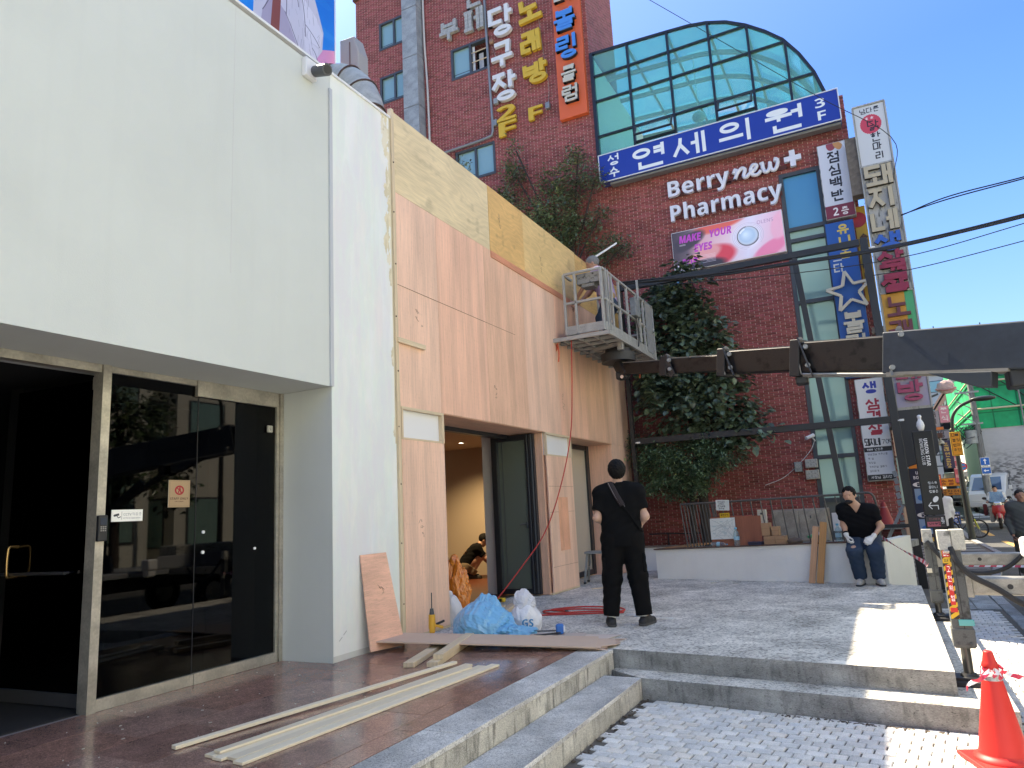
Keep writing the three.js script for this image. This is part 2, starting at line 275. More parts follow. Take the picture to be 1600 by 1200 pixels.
const MT = {
  brick: mat(0xffffff, 0.9, { map: brickTex, bumpMap: brickBump, bumpScale: 0.006 }),
  plyRed: mat(0xffffff, 0.62, { map: rp(plyRed, 1.22, 2.44) }), plyRed2: mat(0xf6efe8, 0.62, { map: rp(plyRed, 1.35, 2.1) }), plyRed3: mat(0xfff6f2, 0.6, { map: rp(plyRed, 1.1, 2.9) }),
  plyPale: mat(0xffffff, 0.6, { map: rp(plyPale, 2.44, 1.22) }), plyPale2: mat(0xfde2b4, 0.6, { map: rp(plyPale, 1.9, 1.3) }), plyPale3: mat(0xfff0cf, 0.6, { map: rp(plyPale, 2.1, 1.22) }),
  pine: mat(0xffffff, 0.65, { map: rp(pine, 1.2, 0.22) }), pineDk: mat(0xd8b184, 0.65, { map: rp(pine, 1.2, 0.2) }),
  granRed: mat(0xffffff, 0.15, { map: rp(granRed, 0.7) }), granRed2: mat(0xe6e0e0, 0.19, { map: rp(granRed, 0.6) }), granRed3: mat(0xfff4ee, 0.17, { map: rp(granRed, 0.8) }),
  granGrey: mat(0xffffff, 0.7, { map: rp(granGrey, 1.3) }), granSide: mat(0xffffff, 0.85, { map: rp(granSide, 1.6, 0.32) }),
  speck: mat(0xffffff, 0.85, { map: rp(speck, 2.2), bumpMap: rp(speckBump, 2.2), bumpScale: 0.002 }), speck2: mat(0xf4f4f4, 0.85, { map: rp(speck, 1.7), bumpMap: rp(speckBump, 1.7), bumpScale: 0.002 }),
  concrete: mat(0xffffff, 0.9, { map: rp(concrete, 1.7, 0.33), bumpMap: rp(concrete, 1.7, 0.33), bumpScale: 0.004 }), concWall: mat(0xffffff, 0.9, { map: rp(concrete, 4, 3) }),
  asphalt: mat(0xffffff, 0.92, { map: rp(asphaltTex, 2.4), bumpMap: rp(fine, 0.35), bumpScale: 0.003 }),
  sand: mat([0.13, 0.115, 0.095], 0.95), plaster: mat(0xdfe3e1, 0.75, { map: rp(grime, 3.7), bumpMap: rp(fine, 0.4), bumpScale: 0.0006 }), plasterDk: mat(0xdcdedc, 0.8, { map: rp(grime, 2.1) }),
  whitePaint: mat(0xfafaf8, 0.75, { map: rp(grime, 1.9), bumpMap: rp(fine, 0.5), bumpScale: 0.002 }),
  steel: mat(0xe6e1d6, 0.34, { metalness: 0.5, map: rp(steelTex, 0.8) }), steelDull: mat(0xc8c8c6, 0.5, { metalness: 0.6, map: rp(steelTex, 0.6) }),
  galv: mat(0xb4b8ba, 0.55, { metalness: 0.45, map: rp(steelTex, 0.5) }), zinc: mat(0xc3cacd, 0.6, { metalness: 0.05, map: rp(steelTex, 1.1) }),
  black: mat([0.02, 0.021, 0.023], 0.45), blackMatt: mat([0.022, 0.022, 0.024], 0.8), frameBlack: mat([0.026, 0.028, 0.032], 0.38, { metalness: 0.2 }),
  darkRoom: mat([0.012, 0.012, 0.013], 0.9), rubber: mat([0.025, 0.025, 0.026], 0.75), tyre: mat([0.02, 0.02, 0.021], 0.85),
  white: mat([0.78, 0.78, 0.77], 0.5), offWhite: mat([0.66, 0.65, 0.61], 0.55, { map: rp(scuff, 0.5) }), cream: mat([0.62, 0.58, 0.46], 0.6), chrome: mat([0.7, 0.7, 0.7], 0.15, { metalness: 1 }),
  glassDark: mat([0.09, 0.1, 0.115], 0.02, { transmission: 1, ior: 1.33 }),
  glassGreen: mat([0.66, 0.92, 0.86], 0.08, { transmission: 0.88, ior: 1.45 }), glassBlue: mat([0.1, 0.2, 0.26], 0.05, { metalness: 0.55 }), glassClear: mat([0.92, 0.95, 0.95], 0.02, { transmission: 1, ior: 1.5 }),
  winGlass: mat([0.3, 0.46, 0.42], 0.08, { metalness: 0.22 }), frameGrey: mat([0.06, 0.068, 0.075], 0.5),
  red: mat([0.55, 0.02, 0.015], 0.5), orangePlastic: mat([0.72, 0.06, 0.03], 0.42, { map: rp(scuff, 0.7) }), yellow: mat([0.72, 0.5, 0.03], 0.5),
};

// ---------- ground, road, pavement ----------
struct('ground', slab([[-400, 400], [-400, -900], [400, -900], [400, 400]], -0.5, -0.1).translate(0, -0.004, 0), mat([0.16, 0.15, 0.14], 0.95));
const kerbLine = [[1.1, 14], [1.2, -10], [1.215, -13.1], [2.28, -21.6], [2.26, -28], [2.55, -40], [3.2, -90]];
const kN = kerbLine.slice(0, 5), kF = kerbLine.slice(4);
struct('road', [uvm(slab([...kN, [11, -28], [10.5, 14]], -0.3, -0.1)), uvm(ramp(slab([...kF, [30, -90], [30, -40], [11, -28]], -0.3, -0.1)))], MT.asphalt);
struct('pavement', [slab([[-40, 14], ...kN, [-40, -28]], -0.3, -0.012), ramp(slab([[-40, -28], ...kF, [-40, -90]], -0.3, -0.012))], MT.sand);
{ // smooth slabs of the far pavement and the big granite slabs by the kerb
  const o = new THREE.Group(); o.name = 'paving_slabs'; o.userData.kind = 'structure'; scene.add(o);
  const g1 = mat(0xc6ccd2, 0.75, { map: rp(granGrey, 1.1) }), g2 = mat(0xb3b7ba, 0.8, { map: rp(granGrey, 0.9) });
  for (let i = 0; i < 3; i++) M('slab', uvm(BB(0.925, 1.195, -0.05, 0.001 + i * 0.0008, -13.05 + i * 0.5 + 0.004, -12.55 + i * 0.5, 0.004)), g1, o);
  for (let i = 0; i < 8; i++) M('slab', uvm(BB(0.62, 0.915, -0.05, 0.0012 * (i % 2), -14.9 + i * 0.42 + 0.004, -14.48 + i * 0.42, 0.004)), i % 3 ? g2 : g1, o);
  for (let i = 0; i < 26; i++) { const z = -15.2 - i * 0.5, x1 = z > -21.6 ? 1.22 + (-13.1 - z) * 0.124 : 2.2; if (z < -27.6) break; M('slab', uvm(BB(0.0, x1 - 0.03, -0.05, 0.001 * (i % 2), z - 0.495, z, 0.004)), i % 2 ? mat(0x6f7274, 0.85, { map: rp(granGrey, 1.1) }) : g2, o); }
}
struct('near_pavement', uvm(slab([[-1.99, -2.87], [-1.99, 13.9], [1.08, 13.9], [1.15, -2.87]], -0.05, -0.002)), mat(0xffffff, 0.88, { map: rp(paverTex, 0.9) }));
{ // kerb stones
  const o = new THREE.Group(); o.name = 'kerb'; o.userData.kind = 'structure'; scene.add(o);
  const m = [mat(0xc2c8d2, 0.75, { map: rp(granGrey, 1.0) }), mat(0xb4bac4, 0.78, { map: rp(granGrey, 0.8) })];
  let n = 0;
  for (let k = 0; k + 1 < kerbLine.length - 1; k++) {
    const a = V(kerbLine[k][0] + 0.075, 0, kerbLine[k][1]), b = V(kerbLine[k + 1][0] + 0.075, 0, kerbLine[k + 1][1]), L = a.distanceTo(b), c = Math.max(1, Math.round(L / 1.0));
    for (let i = 0; i < c; i++) { const p = a.clone().lerp(b, (i + 0.003) / c), q = a.clone().lerp(b, (i + 0.99) / c); if (p.z > 2) continue; M('kerb_stone', uvm(bar([p.x, -0.1475 + ry(p.z), p.z], [q.x, -0.1475 + ry(q.z), q.z], 0.148, 0.305, 0.012)), m[n++ % 2], o); }
  }
}
{ // painted lines on the road
  const o = new THREE.Group(); o.name = 'road_markings'; o.userData.kind = 'structure'; scene.add(o);
  const y = mat([0.62, 0.36, 0.1], 0.8), w = mat([0.6, 0.6, 0.58], 0.8);
  for (let i = 0; i < 10; i++) { const z = -26.2 - (i - 1) * 4.9, x = 3.22 - i * 0.03; M('dash', B(0.16, 0.004, 2.5, 0, 0, 0, 0, [z < -27 ? 0.0218 : 0, 0, 0]).translate(x, -0.0955 + ry(z), z), y, o); }
  for (let i = 0; i < 7; i++) M('crossing_bar', B(0.5, 0.004, 4.2, 0, 0, 0, 0, [0.0218, 0, 0]).translate(3.2 + i * 0.95, -0.0954 + ry(-45), -45), w, o);
  M('stop_line', B(3.0, 0.004, 0.5, 0, 0, 0, 0, [0.0218, 0, 0]).translate(4.6, -0.0953 + ry(-41.5), -41.5), w, o);
}
// ---------- block paving ----------
const PU = V(0.9929, 0, 0.119), PV = V(-0.119, 0, 0.9929), P0 = V(-1.99, 0, -6.07);
{
  const geo = (() => {
    const w = 0.0565, d = 0.0425, i = 0.005, t = 0, b = -0.03, e = -0.005, P = [], q = (a, b2, c, d2) => P.push(...a, ...b2, ...c, ...a, ...c, ...d2);
    const T4 = [[-w + i, t, -d + i], [w - i, t, -d + i], [w - i, t, d - i], [-w + i, t, d - i]], E4 = [[-w, e, -d], [w, e, -d], [w, e, d], [-w, e, d]], B4 = E4.map(([x, , z]) => [x, b, z]);
    q(T4[3], T4[2], T4[1], T4[0]);
    for (let k = 0; k < 4; k++) { const n = (k + 1) % 4; q(T4[k], T4[n], E4[n], E4[k]); q(E4[k], E4[n], B4[n], B4[k]); }
    const g = new THREE.BufferGeometry(); g.setAttribute('position', new THREE.Float32BufferAttribute(P, 3)); g.computeVertexNormals(); return g;
  })();
  const geos = [0, 1, 2, 3, 4, 5].map((k) => uvm(geo.clone(), 1, k * 0.37, k * 0.21));
  const tones = [[1, 1, 1], [0.9, 0.92, 0.95], [1.06, 1.06, 1.06], [0.84, 0.85, 0.86], [0.97, 0.94, 0.9]].map((c) => new THREE.MeshStandardMaterial({ color: lin(...c.map((v) => Math.min(1, v * 0.96))), roughness: 0.88, map: rp(paverTex, 0.9), bumpMap: rp(fine, 0.2), bumpScale: 0.001 }));
  const o = new THREE.Group(); o.name = 'brick_pavement'; o.userData.kind = 'structure'; scene.add(o);
  camera.updateMatrixWorld(true); camera.aspect = 4 / 3; camera.updateProjectionMatrix();
  const list = []; reseed(11);
  for (let r = 2; r < 60; r++) for (let c = -30; c < 40; c++) {
    const a = (c + (r % 2) * 0.5) * 0.122 + 0.055, b = (r - 1.42) * 0.0925, p = P0.clone().addScaledVector(PU, a).addScaledVector(PV, b);
    if (p.x < -1.935 || p.x > 1.1 || p.z > -2.9) continue; list.push(p);
  }
  for (let r = 0; r < 64; r++) for (let c = 0; c < 6; c++) { const p = V(0.66 + (c + (r % 2) * 0.5) * 0.122, 0, -5.85 - r * 0.0925); if (p.x > 1.13 || p.z < -11.45) continue; if (P0.clone().sub(p).dot(PV) < -0.08 && p.z > -5.9) continue; list.push(p); }
  const sc = list.map((p) => { const q = p.clone().project(camera); return { p, d: p.distanceTo(camera.position), v: Math.abs(q.x) < 1.03 && Math.abs(q.y) < 1.03 && q.z < 1 }; });
  sc.sort((x, y) => (y.v - x.v) || x.d - y.d);
  const rest = [[], [], [], [], []];
  sc.forEach(({ p }, i) => {
    const k = Math.floor(rnd() * 6), t = [0, 0, 0, 1, 1, 2, 3, 4][Math.floor(rnd() * 8)], m = new THREE.Matrix4().compose(V(p.x + rr(-0.003, 0.003), rr(-0.003, 0.0015), p.z + rr(-0.002, 0.002)), new THREE.Quaternion().setFromEuler(new THREE.Euler(rr(-0.012, 0.012), (p.x > 0.6 && p.z < -5.9 ? 0 : -0.1194) + rr(-0.02, 0.02), rr(-0.012, 0.012))), V(rr(0.985, 1.01), 1, rr(0.98, 1.01)));
    if (i < 290) { const b = M('brick', geos[k], tones[t], o); b.applyMatrix4(m); } else rest[t].push(geos[k].clone().applyMatrix4(m));
  });
  rest.forEach((g, t) => { if (g.length) { const b = M('far_bricks', g, tones[t], o); b.userData.kind = 'stuff'; } });
}
// ---------- the raised plaza, its steps, the red granite terrace ----------
{
  const side = (pts, y0, y1, top, edge, name) => { // slab with a top of one stuff and sides of another
    const g = slab(pts, y0, y1), f = flat(g), n = f.attributes.normal, A = [], Bq = [];
    for (let i = 0; i < n.count; i += 3) (n.getY(i) > 0.5 ? A : Bq).push(i);
    const pick = (l) => { const q = new THREE.BufferGeometry(), P = new Float32Array(l.length * 9), N = new Float32Array(l.length * 9); l.forEach((i, j) => { for (let k = 0; k < 9; k++) { P[j * 9 + k] = f.attributes.position.array[i * 3 + k]; N[j * 9 + k] = n.array[i * 3 + k]; } }); q.setAttribute('position', new THREE.BufferAttribute(P, 3)); q.setAttribute('normal', new THREE.BufferAttribute(N, 3)); return uvm(q); };
    const o = new THREE.Group(); o.name = name; o.userData.kind = 'structure'; scene.add(o); M('top_surface', pick(A), top, o); M('side_face', pick(Bq), edge, o); return o;
  };
  side([[-5.3, -6.29], [-4.61, -6.29], [-2.64, -6.44], [-2.332, -6.402], [0.289, -6.088], [0.303, -11.4], [-0.06, -11.55], [-0.06, -15.49], [-5.3, -15.49]], -0.1, 0.32, MT.speck, MT.concrete, 'plaza');
  side([[-2.33, -6.3], [-1.992, -6.072], [0.6, -5.762], [0.6, -10.4], [-2.33, -10.4]], -0.1, 0.16, MT.speck2, MT.concrete, 'lower_step');
  const st = new THREE.Group(); st.name = 'granite_steps'; st.userData.kind = 'structure'; scene.add(st);
  const stone = (x0, x1, y0, y1, z0, z1) => { // top slab face and stained front
    M('kerb_stone', uvm(BB(x0, x1, y1 - 0.03, y1, z0, z1, 0.004)), MT.granGrey, st); M('stone_face', uvm(BB(x0 + 0.002, x1 - 0.003, y0, y1 - 0.031, z0, z1, 0.003)), MT.granSide, st);
  };
  for (let i = 0; i < 7; i++) { const z1 = -6.378 + i * 1.285; stone(-2.642, -2.336, 0, 0.32 + (i % 2) * 0.001, z1 + 0.003, z1 + 1.282); }
  for (let i = 0; i < 7; i++) { const z1 = -6.06 + i * 1.285 + 0.37; stone(-2.334, -1.996, -0.05, 0.16 + (i % 2) * 0.001, z1 + 0.003, z1 + 1.282); }
  stone(-2.334, -1.996, -0.05, 0.1605, -6.085, -5.69);
  const te = new THREE.Group(); te.name = 'terrace'; te.userData.kind = 'structure'; scene.add(te);
  M('terrace_bed', BB(-5.4, -2.646, -0.1, 0.315, -6.3, 4), mat([0.26, 0.23, 0.22], 0.9), te);
  const xs = [-5.25, -4.8, -4.29, -3.8, -3.305, -2.815, -2.646], ms = [MT.granRed, MT.granRed2, MT.granRed3]; reseed(5);
  for (let c = 0; c < 6; c++) for (let r = 0; r < 11; r++) {
    const z1 = -6.28 + r * 0.63 + (c % 2) * 0.315 - 0.315, a = Math.max(-6.285, z1 + 0.002), b = z1 + 0.628; if (b < a + 0.05) continue;
    M('tile', uvm(BB(xs[c] + 0.0018, xs[c + 1] - 0.0018, 0.3, 0.32 + rr(-0.0008, 0.0008), a, b), 1, rnd(), rnd()), ms[Math.floor(rnd() * 3)], te);
  }
}
// ---------- the white pavilion on the left ----------
{
  const o = G('white_building', 'white rendered pavilion with dark glass front on the left of the picture', 'building');
  const x0 = -4.6, xg = -5.25, yS = 2.865, yT = 6.17;
  M('wall', uvm(BB(xg - 0.4, x0, yS, yT, -5.247, 4)), MT.plaster, o);
  // the end pier, with unpainted putty patches along its far edge
  const pierTex = canvasTex(512, 1536, (x, w, h) => {
    x.fillStyle = '#e9ebe7'; x.fillRect(0, 0, w, h); reseed(3);
    for (let i = 0; i < 900; i++) { x.fillStyle = `rgba(${200 + rnd() * 30},${205 + rnd() * 30},${200 + rnd() * 30},0.05)`; x.beginPath(); x.ellipse(rnd() * w, rnd() * h, 10 + rnd() * 60, 20 + rnd() * 120, 0, 0, 7); x.fill(); }
    const blob = (cx, cy, a, b) => { x.beginPath(); for (let t = 0; t < 40; t++) { const r = 0.62 + 0.5 * rnd(), q = t / 40 * 6.283; x.lineTo(cx + Math.cos(q) * a * r, cy + Math.sin(q) * b * r); } x.closePath(); x.fill(); };
    for (const [y, n, s] of [[20, 10, 70], [90, 9, 60], [170, 6, 40], [260, 7, 46], [330, 6, 40], [420, 8, 60], [520, 4, 24], [760, 3, 18], [980, 3, 14]]) for (let i = 0; i < n; i++) { x.fillStyle = ['#ddd3b4', '#cfc5a6', '#e2dbc4'][i % 3]; blob(w - rnd() * s, y + rr(-40, 40), 6 + rnd() * 20, 8 + rnd() * 26); }
    x.fillStyle = '#d6cdb0'; x.fillRect(w - 10, 0, 10, 1000);
    x.strokeStyle = 'rgba(90,95,95,.5)'; x.lineWidth = 2; for (const [a, b] of [[40, 1490], [70, 1478]]) { x.beginPath(); x.moveTo(a, b); x.lineTo(a + 22, b - 8); x.stroke(); }
    x.fillStyle = 'rgba(120,116,105,.25)'; x.fillRect(0, h - 14, w, 14);
  });
  M('pier', uvm(BB(xg - 0.4, x0 - 0.003, 0.318, yT + 0.03, -6.275, -5.25)), MT.plaster, o);
  const pf = new THREE.PlaneGeometry(1.025, 5.88).rotateY(Math.PI / 2).translate(x0 + 0.001, 3.262, -5.7625);
  M('pier_face', pf, new THREE.MeshStandardMaterial({ map: pierTex, roughness: 0.8, bumpMap: rp(fine, 0.5), bumpScale: 0.0004 }), o);
  M('coping', uvm(BB(xg - 0.4, x0 + 0.022, yT + 0.03, yT + 0.055, -6.27, 4)), MT.white, o);
  M('corner_trim', BB(x0 - 0.01, x0 + 0.022, yS, 6.02, -5.262, -5.222), mat([0.5, 0.52, 0.54], 0.5), o);
  for (const z of [-4.02, -2.1]) M('render_joint', BB(x0 - 0.002, x0 + 0.0012, yS + 0.8, yT, z - 0.004, z + 0.004), mat([0.6, 0.61, 0.59], 0.8), o);
  // closed dark interior
  M('roof', BB(-10.2, xg - 0.4, 5.9, 6.15, -6.27, 4), MT.plasterDk, o);
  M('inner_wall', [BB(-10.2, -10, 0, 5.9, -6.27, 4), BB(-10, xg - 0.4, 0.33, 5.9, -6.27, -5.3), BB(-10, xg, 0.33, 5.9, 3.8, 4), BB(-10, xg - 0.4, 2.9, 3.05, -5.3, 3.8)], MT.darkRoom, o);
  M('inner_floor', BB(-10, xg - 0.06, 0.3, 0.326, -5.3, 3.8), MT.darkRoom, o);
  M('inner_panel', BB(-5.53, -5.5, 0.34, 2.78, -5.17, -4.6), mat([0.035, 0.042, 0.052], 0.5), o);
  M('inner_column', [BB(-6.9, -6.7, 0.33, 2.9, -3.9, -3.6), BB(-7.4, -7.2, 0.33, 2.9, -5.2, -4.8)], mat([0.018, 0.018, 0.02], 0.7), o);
  // steel framing
  M('header', [UB(xg - 0.05, xg + 0.035, 2.80, 2.862, -3.355, 3.8), UB(xg - 0.03, xg + 0.02, 2.815, 2.862, -4.228, -3.43), UB(xg - 0.05, xg + 0.035, 2.722, 2.862, -5.165, -4.23)], MT.steel, o);
  M('sill', [UB(xg - 0.04, xg + 0.03, 0.322, 0.407, -4.262, -3.432), UB(xg - 0.04, xg + 0.036, 0.322, 0.41, -5.165, -4.265)], MT.steel, o);
  M('post', UB(xg - 0.07, xg + 0.045, 0.32, 2.863, -3.43, -3.362), MT.steel, o);
  M('post', [UB(xg - 0.07, xg + 0.035, 0.32, 2.863, -5.247, -5.205), UB(xg - 0.06, xg + 0.02, 0.32, 2.863, -5.2, -5.168)], MT.steel, o);
  for (const [a, b] of [[-4.262, -3.432], [-5.167, -4.268], [-1.9, 3.75]]) M('window_pane', BB(xg - 0.012, xg, 0.405, 2.81, a, b), MT.glassDark, o);
  M('pane_seal', [BB(xg - 0.01, xg + 0.004, 0.41, 2.81, -4.2675, -4.2625)], MT.blackMatt, o);
  M('head_band', BB(xg - 0.02, xg - 0.004, 2.6, 2.815, -4.26, -3.44), mat([0.03, 0.032, 0.036], 0.4), o);
  M('lock_cover', new THREE.CylinderGeometry(0.014, 0.014, 0.012, 14).rotateZ(Math.PI / 2).translate(xg + 0.006, 1.55, -4.345), MT.white, o);
  M('lock_cover', new THREE.CylinderGeometry(0.014, 0.014, 0.012, 14).rotateZ(Math.PI / 2).translate(xg + 0.006, 1.38, -4.345), MT.white, o);
  M('lock_cover', new THREE.CylinderGeometry(0.012, 0.012, 0.012, 14).rotateZ(Math.PI / 2).translate(xg + 0.006, 1.375, -4.92), MT.white, o);
  M('door_sensor', [B(0.03, 0.07, 0.06, xg + 0.018, 2.5, -5.08, 0.01), B(0.02, 0.03, 0.03, xg + 0.036, 2.5, -5.08, 0.008)], MT.offWhite, o);
  // the door leaf, swung inwards
  const d = new THREE.Group(); d.name = 'door'; d.position.set(xg - 0.13, 0, -3.45); d.rotation.y = 0.05; o.add(d);
  M('door_glass', BB(-1.0, -0.02, 0.42, 2.78, -0.006, 0.006), MT.glassDark, d);
  M('bottom_rail', [BB(-1.02, 0.0, 0.335, 0.43, -0.022, 0.022, 0.004)], mat([0.05, 0.05, 0.054], 0.45), d);
  M('rail_cap', UB(0.001, 0.02, 0.335, 0.43, -0.024, 0.024), MT.steel, d);
  M('top_pivot', UB(-0.05, 0.0, 2.7, 2.8, -0.024, 0.024), MT.steel, d);
  M('door_stile', BB(0.004, 0.02, 0.432, 2.7, -0.02, 0.02), MT.frameBlack, d);
  M('handle', tube([[-0.86, 1.28, 0.01], [-0.86, 1.28, 0.08], [-0.86, 1.33, 0.09], [-0.86, 1.46, 0.09], [-0.86, 1.51, 0.08], [-0.86, 1.51, 0.01]], 0.014, 30), mat([0.4, 0.27, 0.12], 0.25, { metalness: 0.9 }), d);
  M('push_bar', [cyl([-0.98, 1.3, 0.06], [-0.2, 1.3, 0.06], 0.013, 0.013, 10), cyl([-0.98, 1.3, 0], [-0.98, 1.3, 0.06], 0.01), cyl([-0.24, 1.3, 0], [-0.24, 1.3, 0.06], 0.01)], mat([0.2, 0.2, 0.22], 0.3, { metalness: 0.8 }), d);
}
// things fixed to the pavilion
{
  const c = G('security_camera', 'dark bullet camera on a white box high on the white wall', 'camera', [-4.6, 6.03, -4.95]);
  M('mount_box', B(0.06, 0.2, 0.16, 0.03, 0.02, 0.03, 0.01), MT.white, c);
  M('camera_body', cyl([0.08, 0.0, 0.0], [0.26, -0.06, 0.03], 0.055, 0.06, 16), mat([0.07, 0.075, 0.085], 0.4), c);
  M('arm', cyl([0.05, 0.0, 0.0], [0.1, -0.01, 0.01], 0.03, 0.02), MT.frameGrey, c);
  M('lens', cyl([0.255, -0.058, 0.029], [0.264, -0.061, 0.031], 0.042, 0.042, 16), MT.black, c);
  const k = G('access_keypad', 'black keypad card reader on the steel door post', 'keypad', [-5.203, 1.62, -3.396]);
  M('keypad_body', B(0.035, 0.19, 0.07, 0.018, 0, 0, 0.008), MT.black, k);
  M('keypad_screen', B(0.004, 0.05, 0.05, 0.037, 0.05, 0, 0.001), mat([0.05, 0.06, 0.08], 0.15), k);
  for (let i = 0; i < 9; i++) M('key', B(0.004, 0.009, 0.011, 0.037, 0.01 - Math.floor(i / 3) * 0.014, -0.016 + (i % 3) * 0.016, 0.001), MT.steelDull, k);
  const t1 = canvasTex(384, 144, (x) => {
    x.fillStyle = '#f6f6ee'; x.fillRect(0, 0, 384, 144); x.fillStyle = '#3a3f44'; x.save(); x.translate(64, 66); x.rotate(-0.25); x.fillRect(-34, -16, 62, 26); x.fillRect(-40, -10, 8, 14); x.restore(); x.lineWidth = 9; x.strokeStyle = '#3a3f44'; x.beginPath(); x.moveTo(66, 78); x.lineTo(84, 98); x.lineTo(112, 84); x.stroke(); x.fillRect(122, 24, 3, 96);
    x.font = '44px sans-serif'; x.fillStyle = '#8d9094'; x.fillText('CCTV', 142, 74); ktext(x, '작동중', 250, 36, 40, 3, '#a4a7aa', 'h', 0.02); x.font = '26px sans-serif'; x.fillText('CCTV In Operation', 142, 112);
  });
  const s1 = G('cctv_notice', 'small white CCTV notice stuck on the dark glass', 'sign', [-5.247, 1.71, -3.637], Math.PI / 2);
  M('notice_plate', new THREE.BoxGeometry(0.26, 0.09, 0.005), [MT.white, MT.white, MT.white, MT.white, new THREE.MeshStandardMaterial({ map: t1, roughness: 0.4 }), MT.white], s1);
  const t2 = canvasTex(256, 320, (x) => {
    x.fillStyle = '#a98f6c'; x.fillRect(0, 0, 256, 320); x.strokeStyle = '#8d7654'; x.lineWidth = 3; x.strokeRect(14, 14, 228, 292); x.fillStyle = '#a01022'; x.beginPath(); x.arc(128, 120, 56, 0, 7); x.fill(); x.fillStyle = '#a98f6c'; x.beginPath(); x.arc(128, 120, 38, 0, 7); x.fill(); x.fillStyle = '#a01022';
    x.beginPath(); x.arc(132, 92, 9, 0, 7); x.fill(); x.fillRect(120, 100, 24, 34); x.fillRect(112, 126, 12, 26); x.fillRect(138, 126, 12, 26); x.lineWidth = 12; x.strokeStyle = '#a01022'; x.beginPath(); x.moveTo(100, 92); x.lineTo(156, 148); x.stroke();
    x.fillStyle = '#4a2c20'; x.font = 'bold 38px sans-serif'; x.textAlign = 'center'; x.fillText('STAFF ONLY', 128, 232); x.textAlign = 'left'; ktext(x, '관계자 외 출입금지', 74, 246, 12, 1.6, '#4a2c20', 'h', 0.02);
  });
  const s2 = G('staff_only_notice', 'tan STAFF ONLY notice with red symbol on the dark glass', 'sign', [-5.247, 1.878, -4.097], Math.PI / 2);
  M('notice_plate', new THREE.BoxGeometry(0.205, 0.225, 0.005), [MT.cream, MT.cream, MT.cream, MT.cream, new THREE.MeshStandardMaterial({ map: t2, roughness: 0.5 }), MT.cream], s2);
}
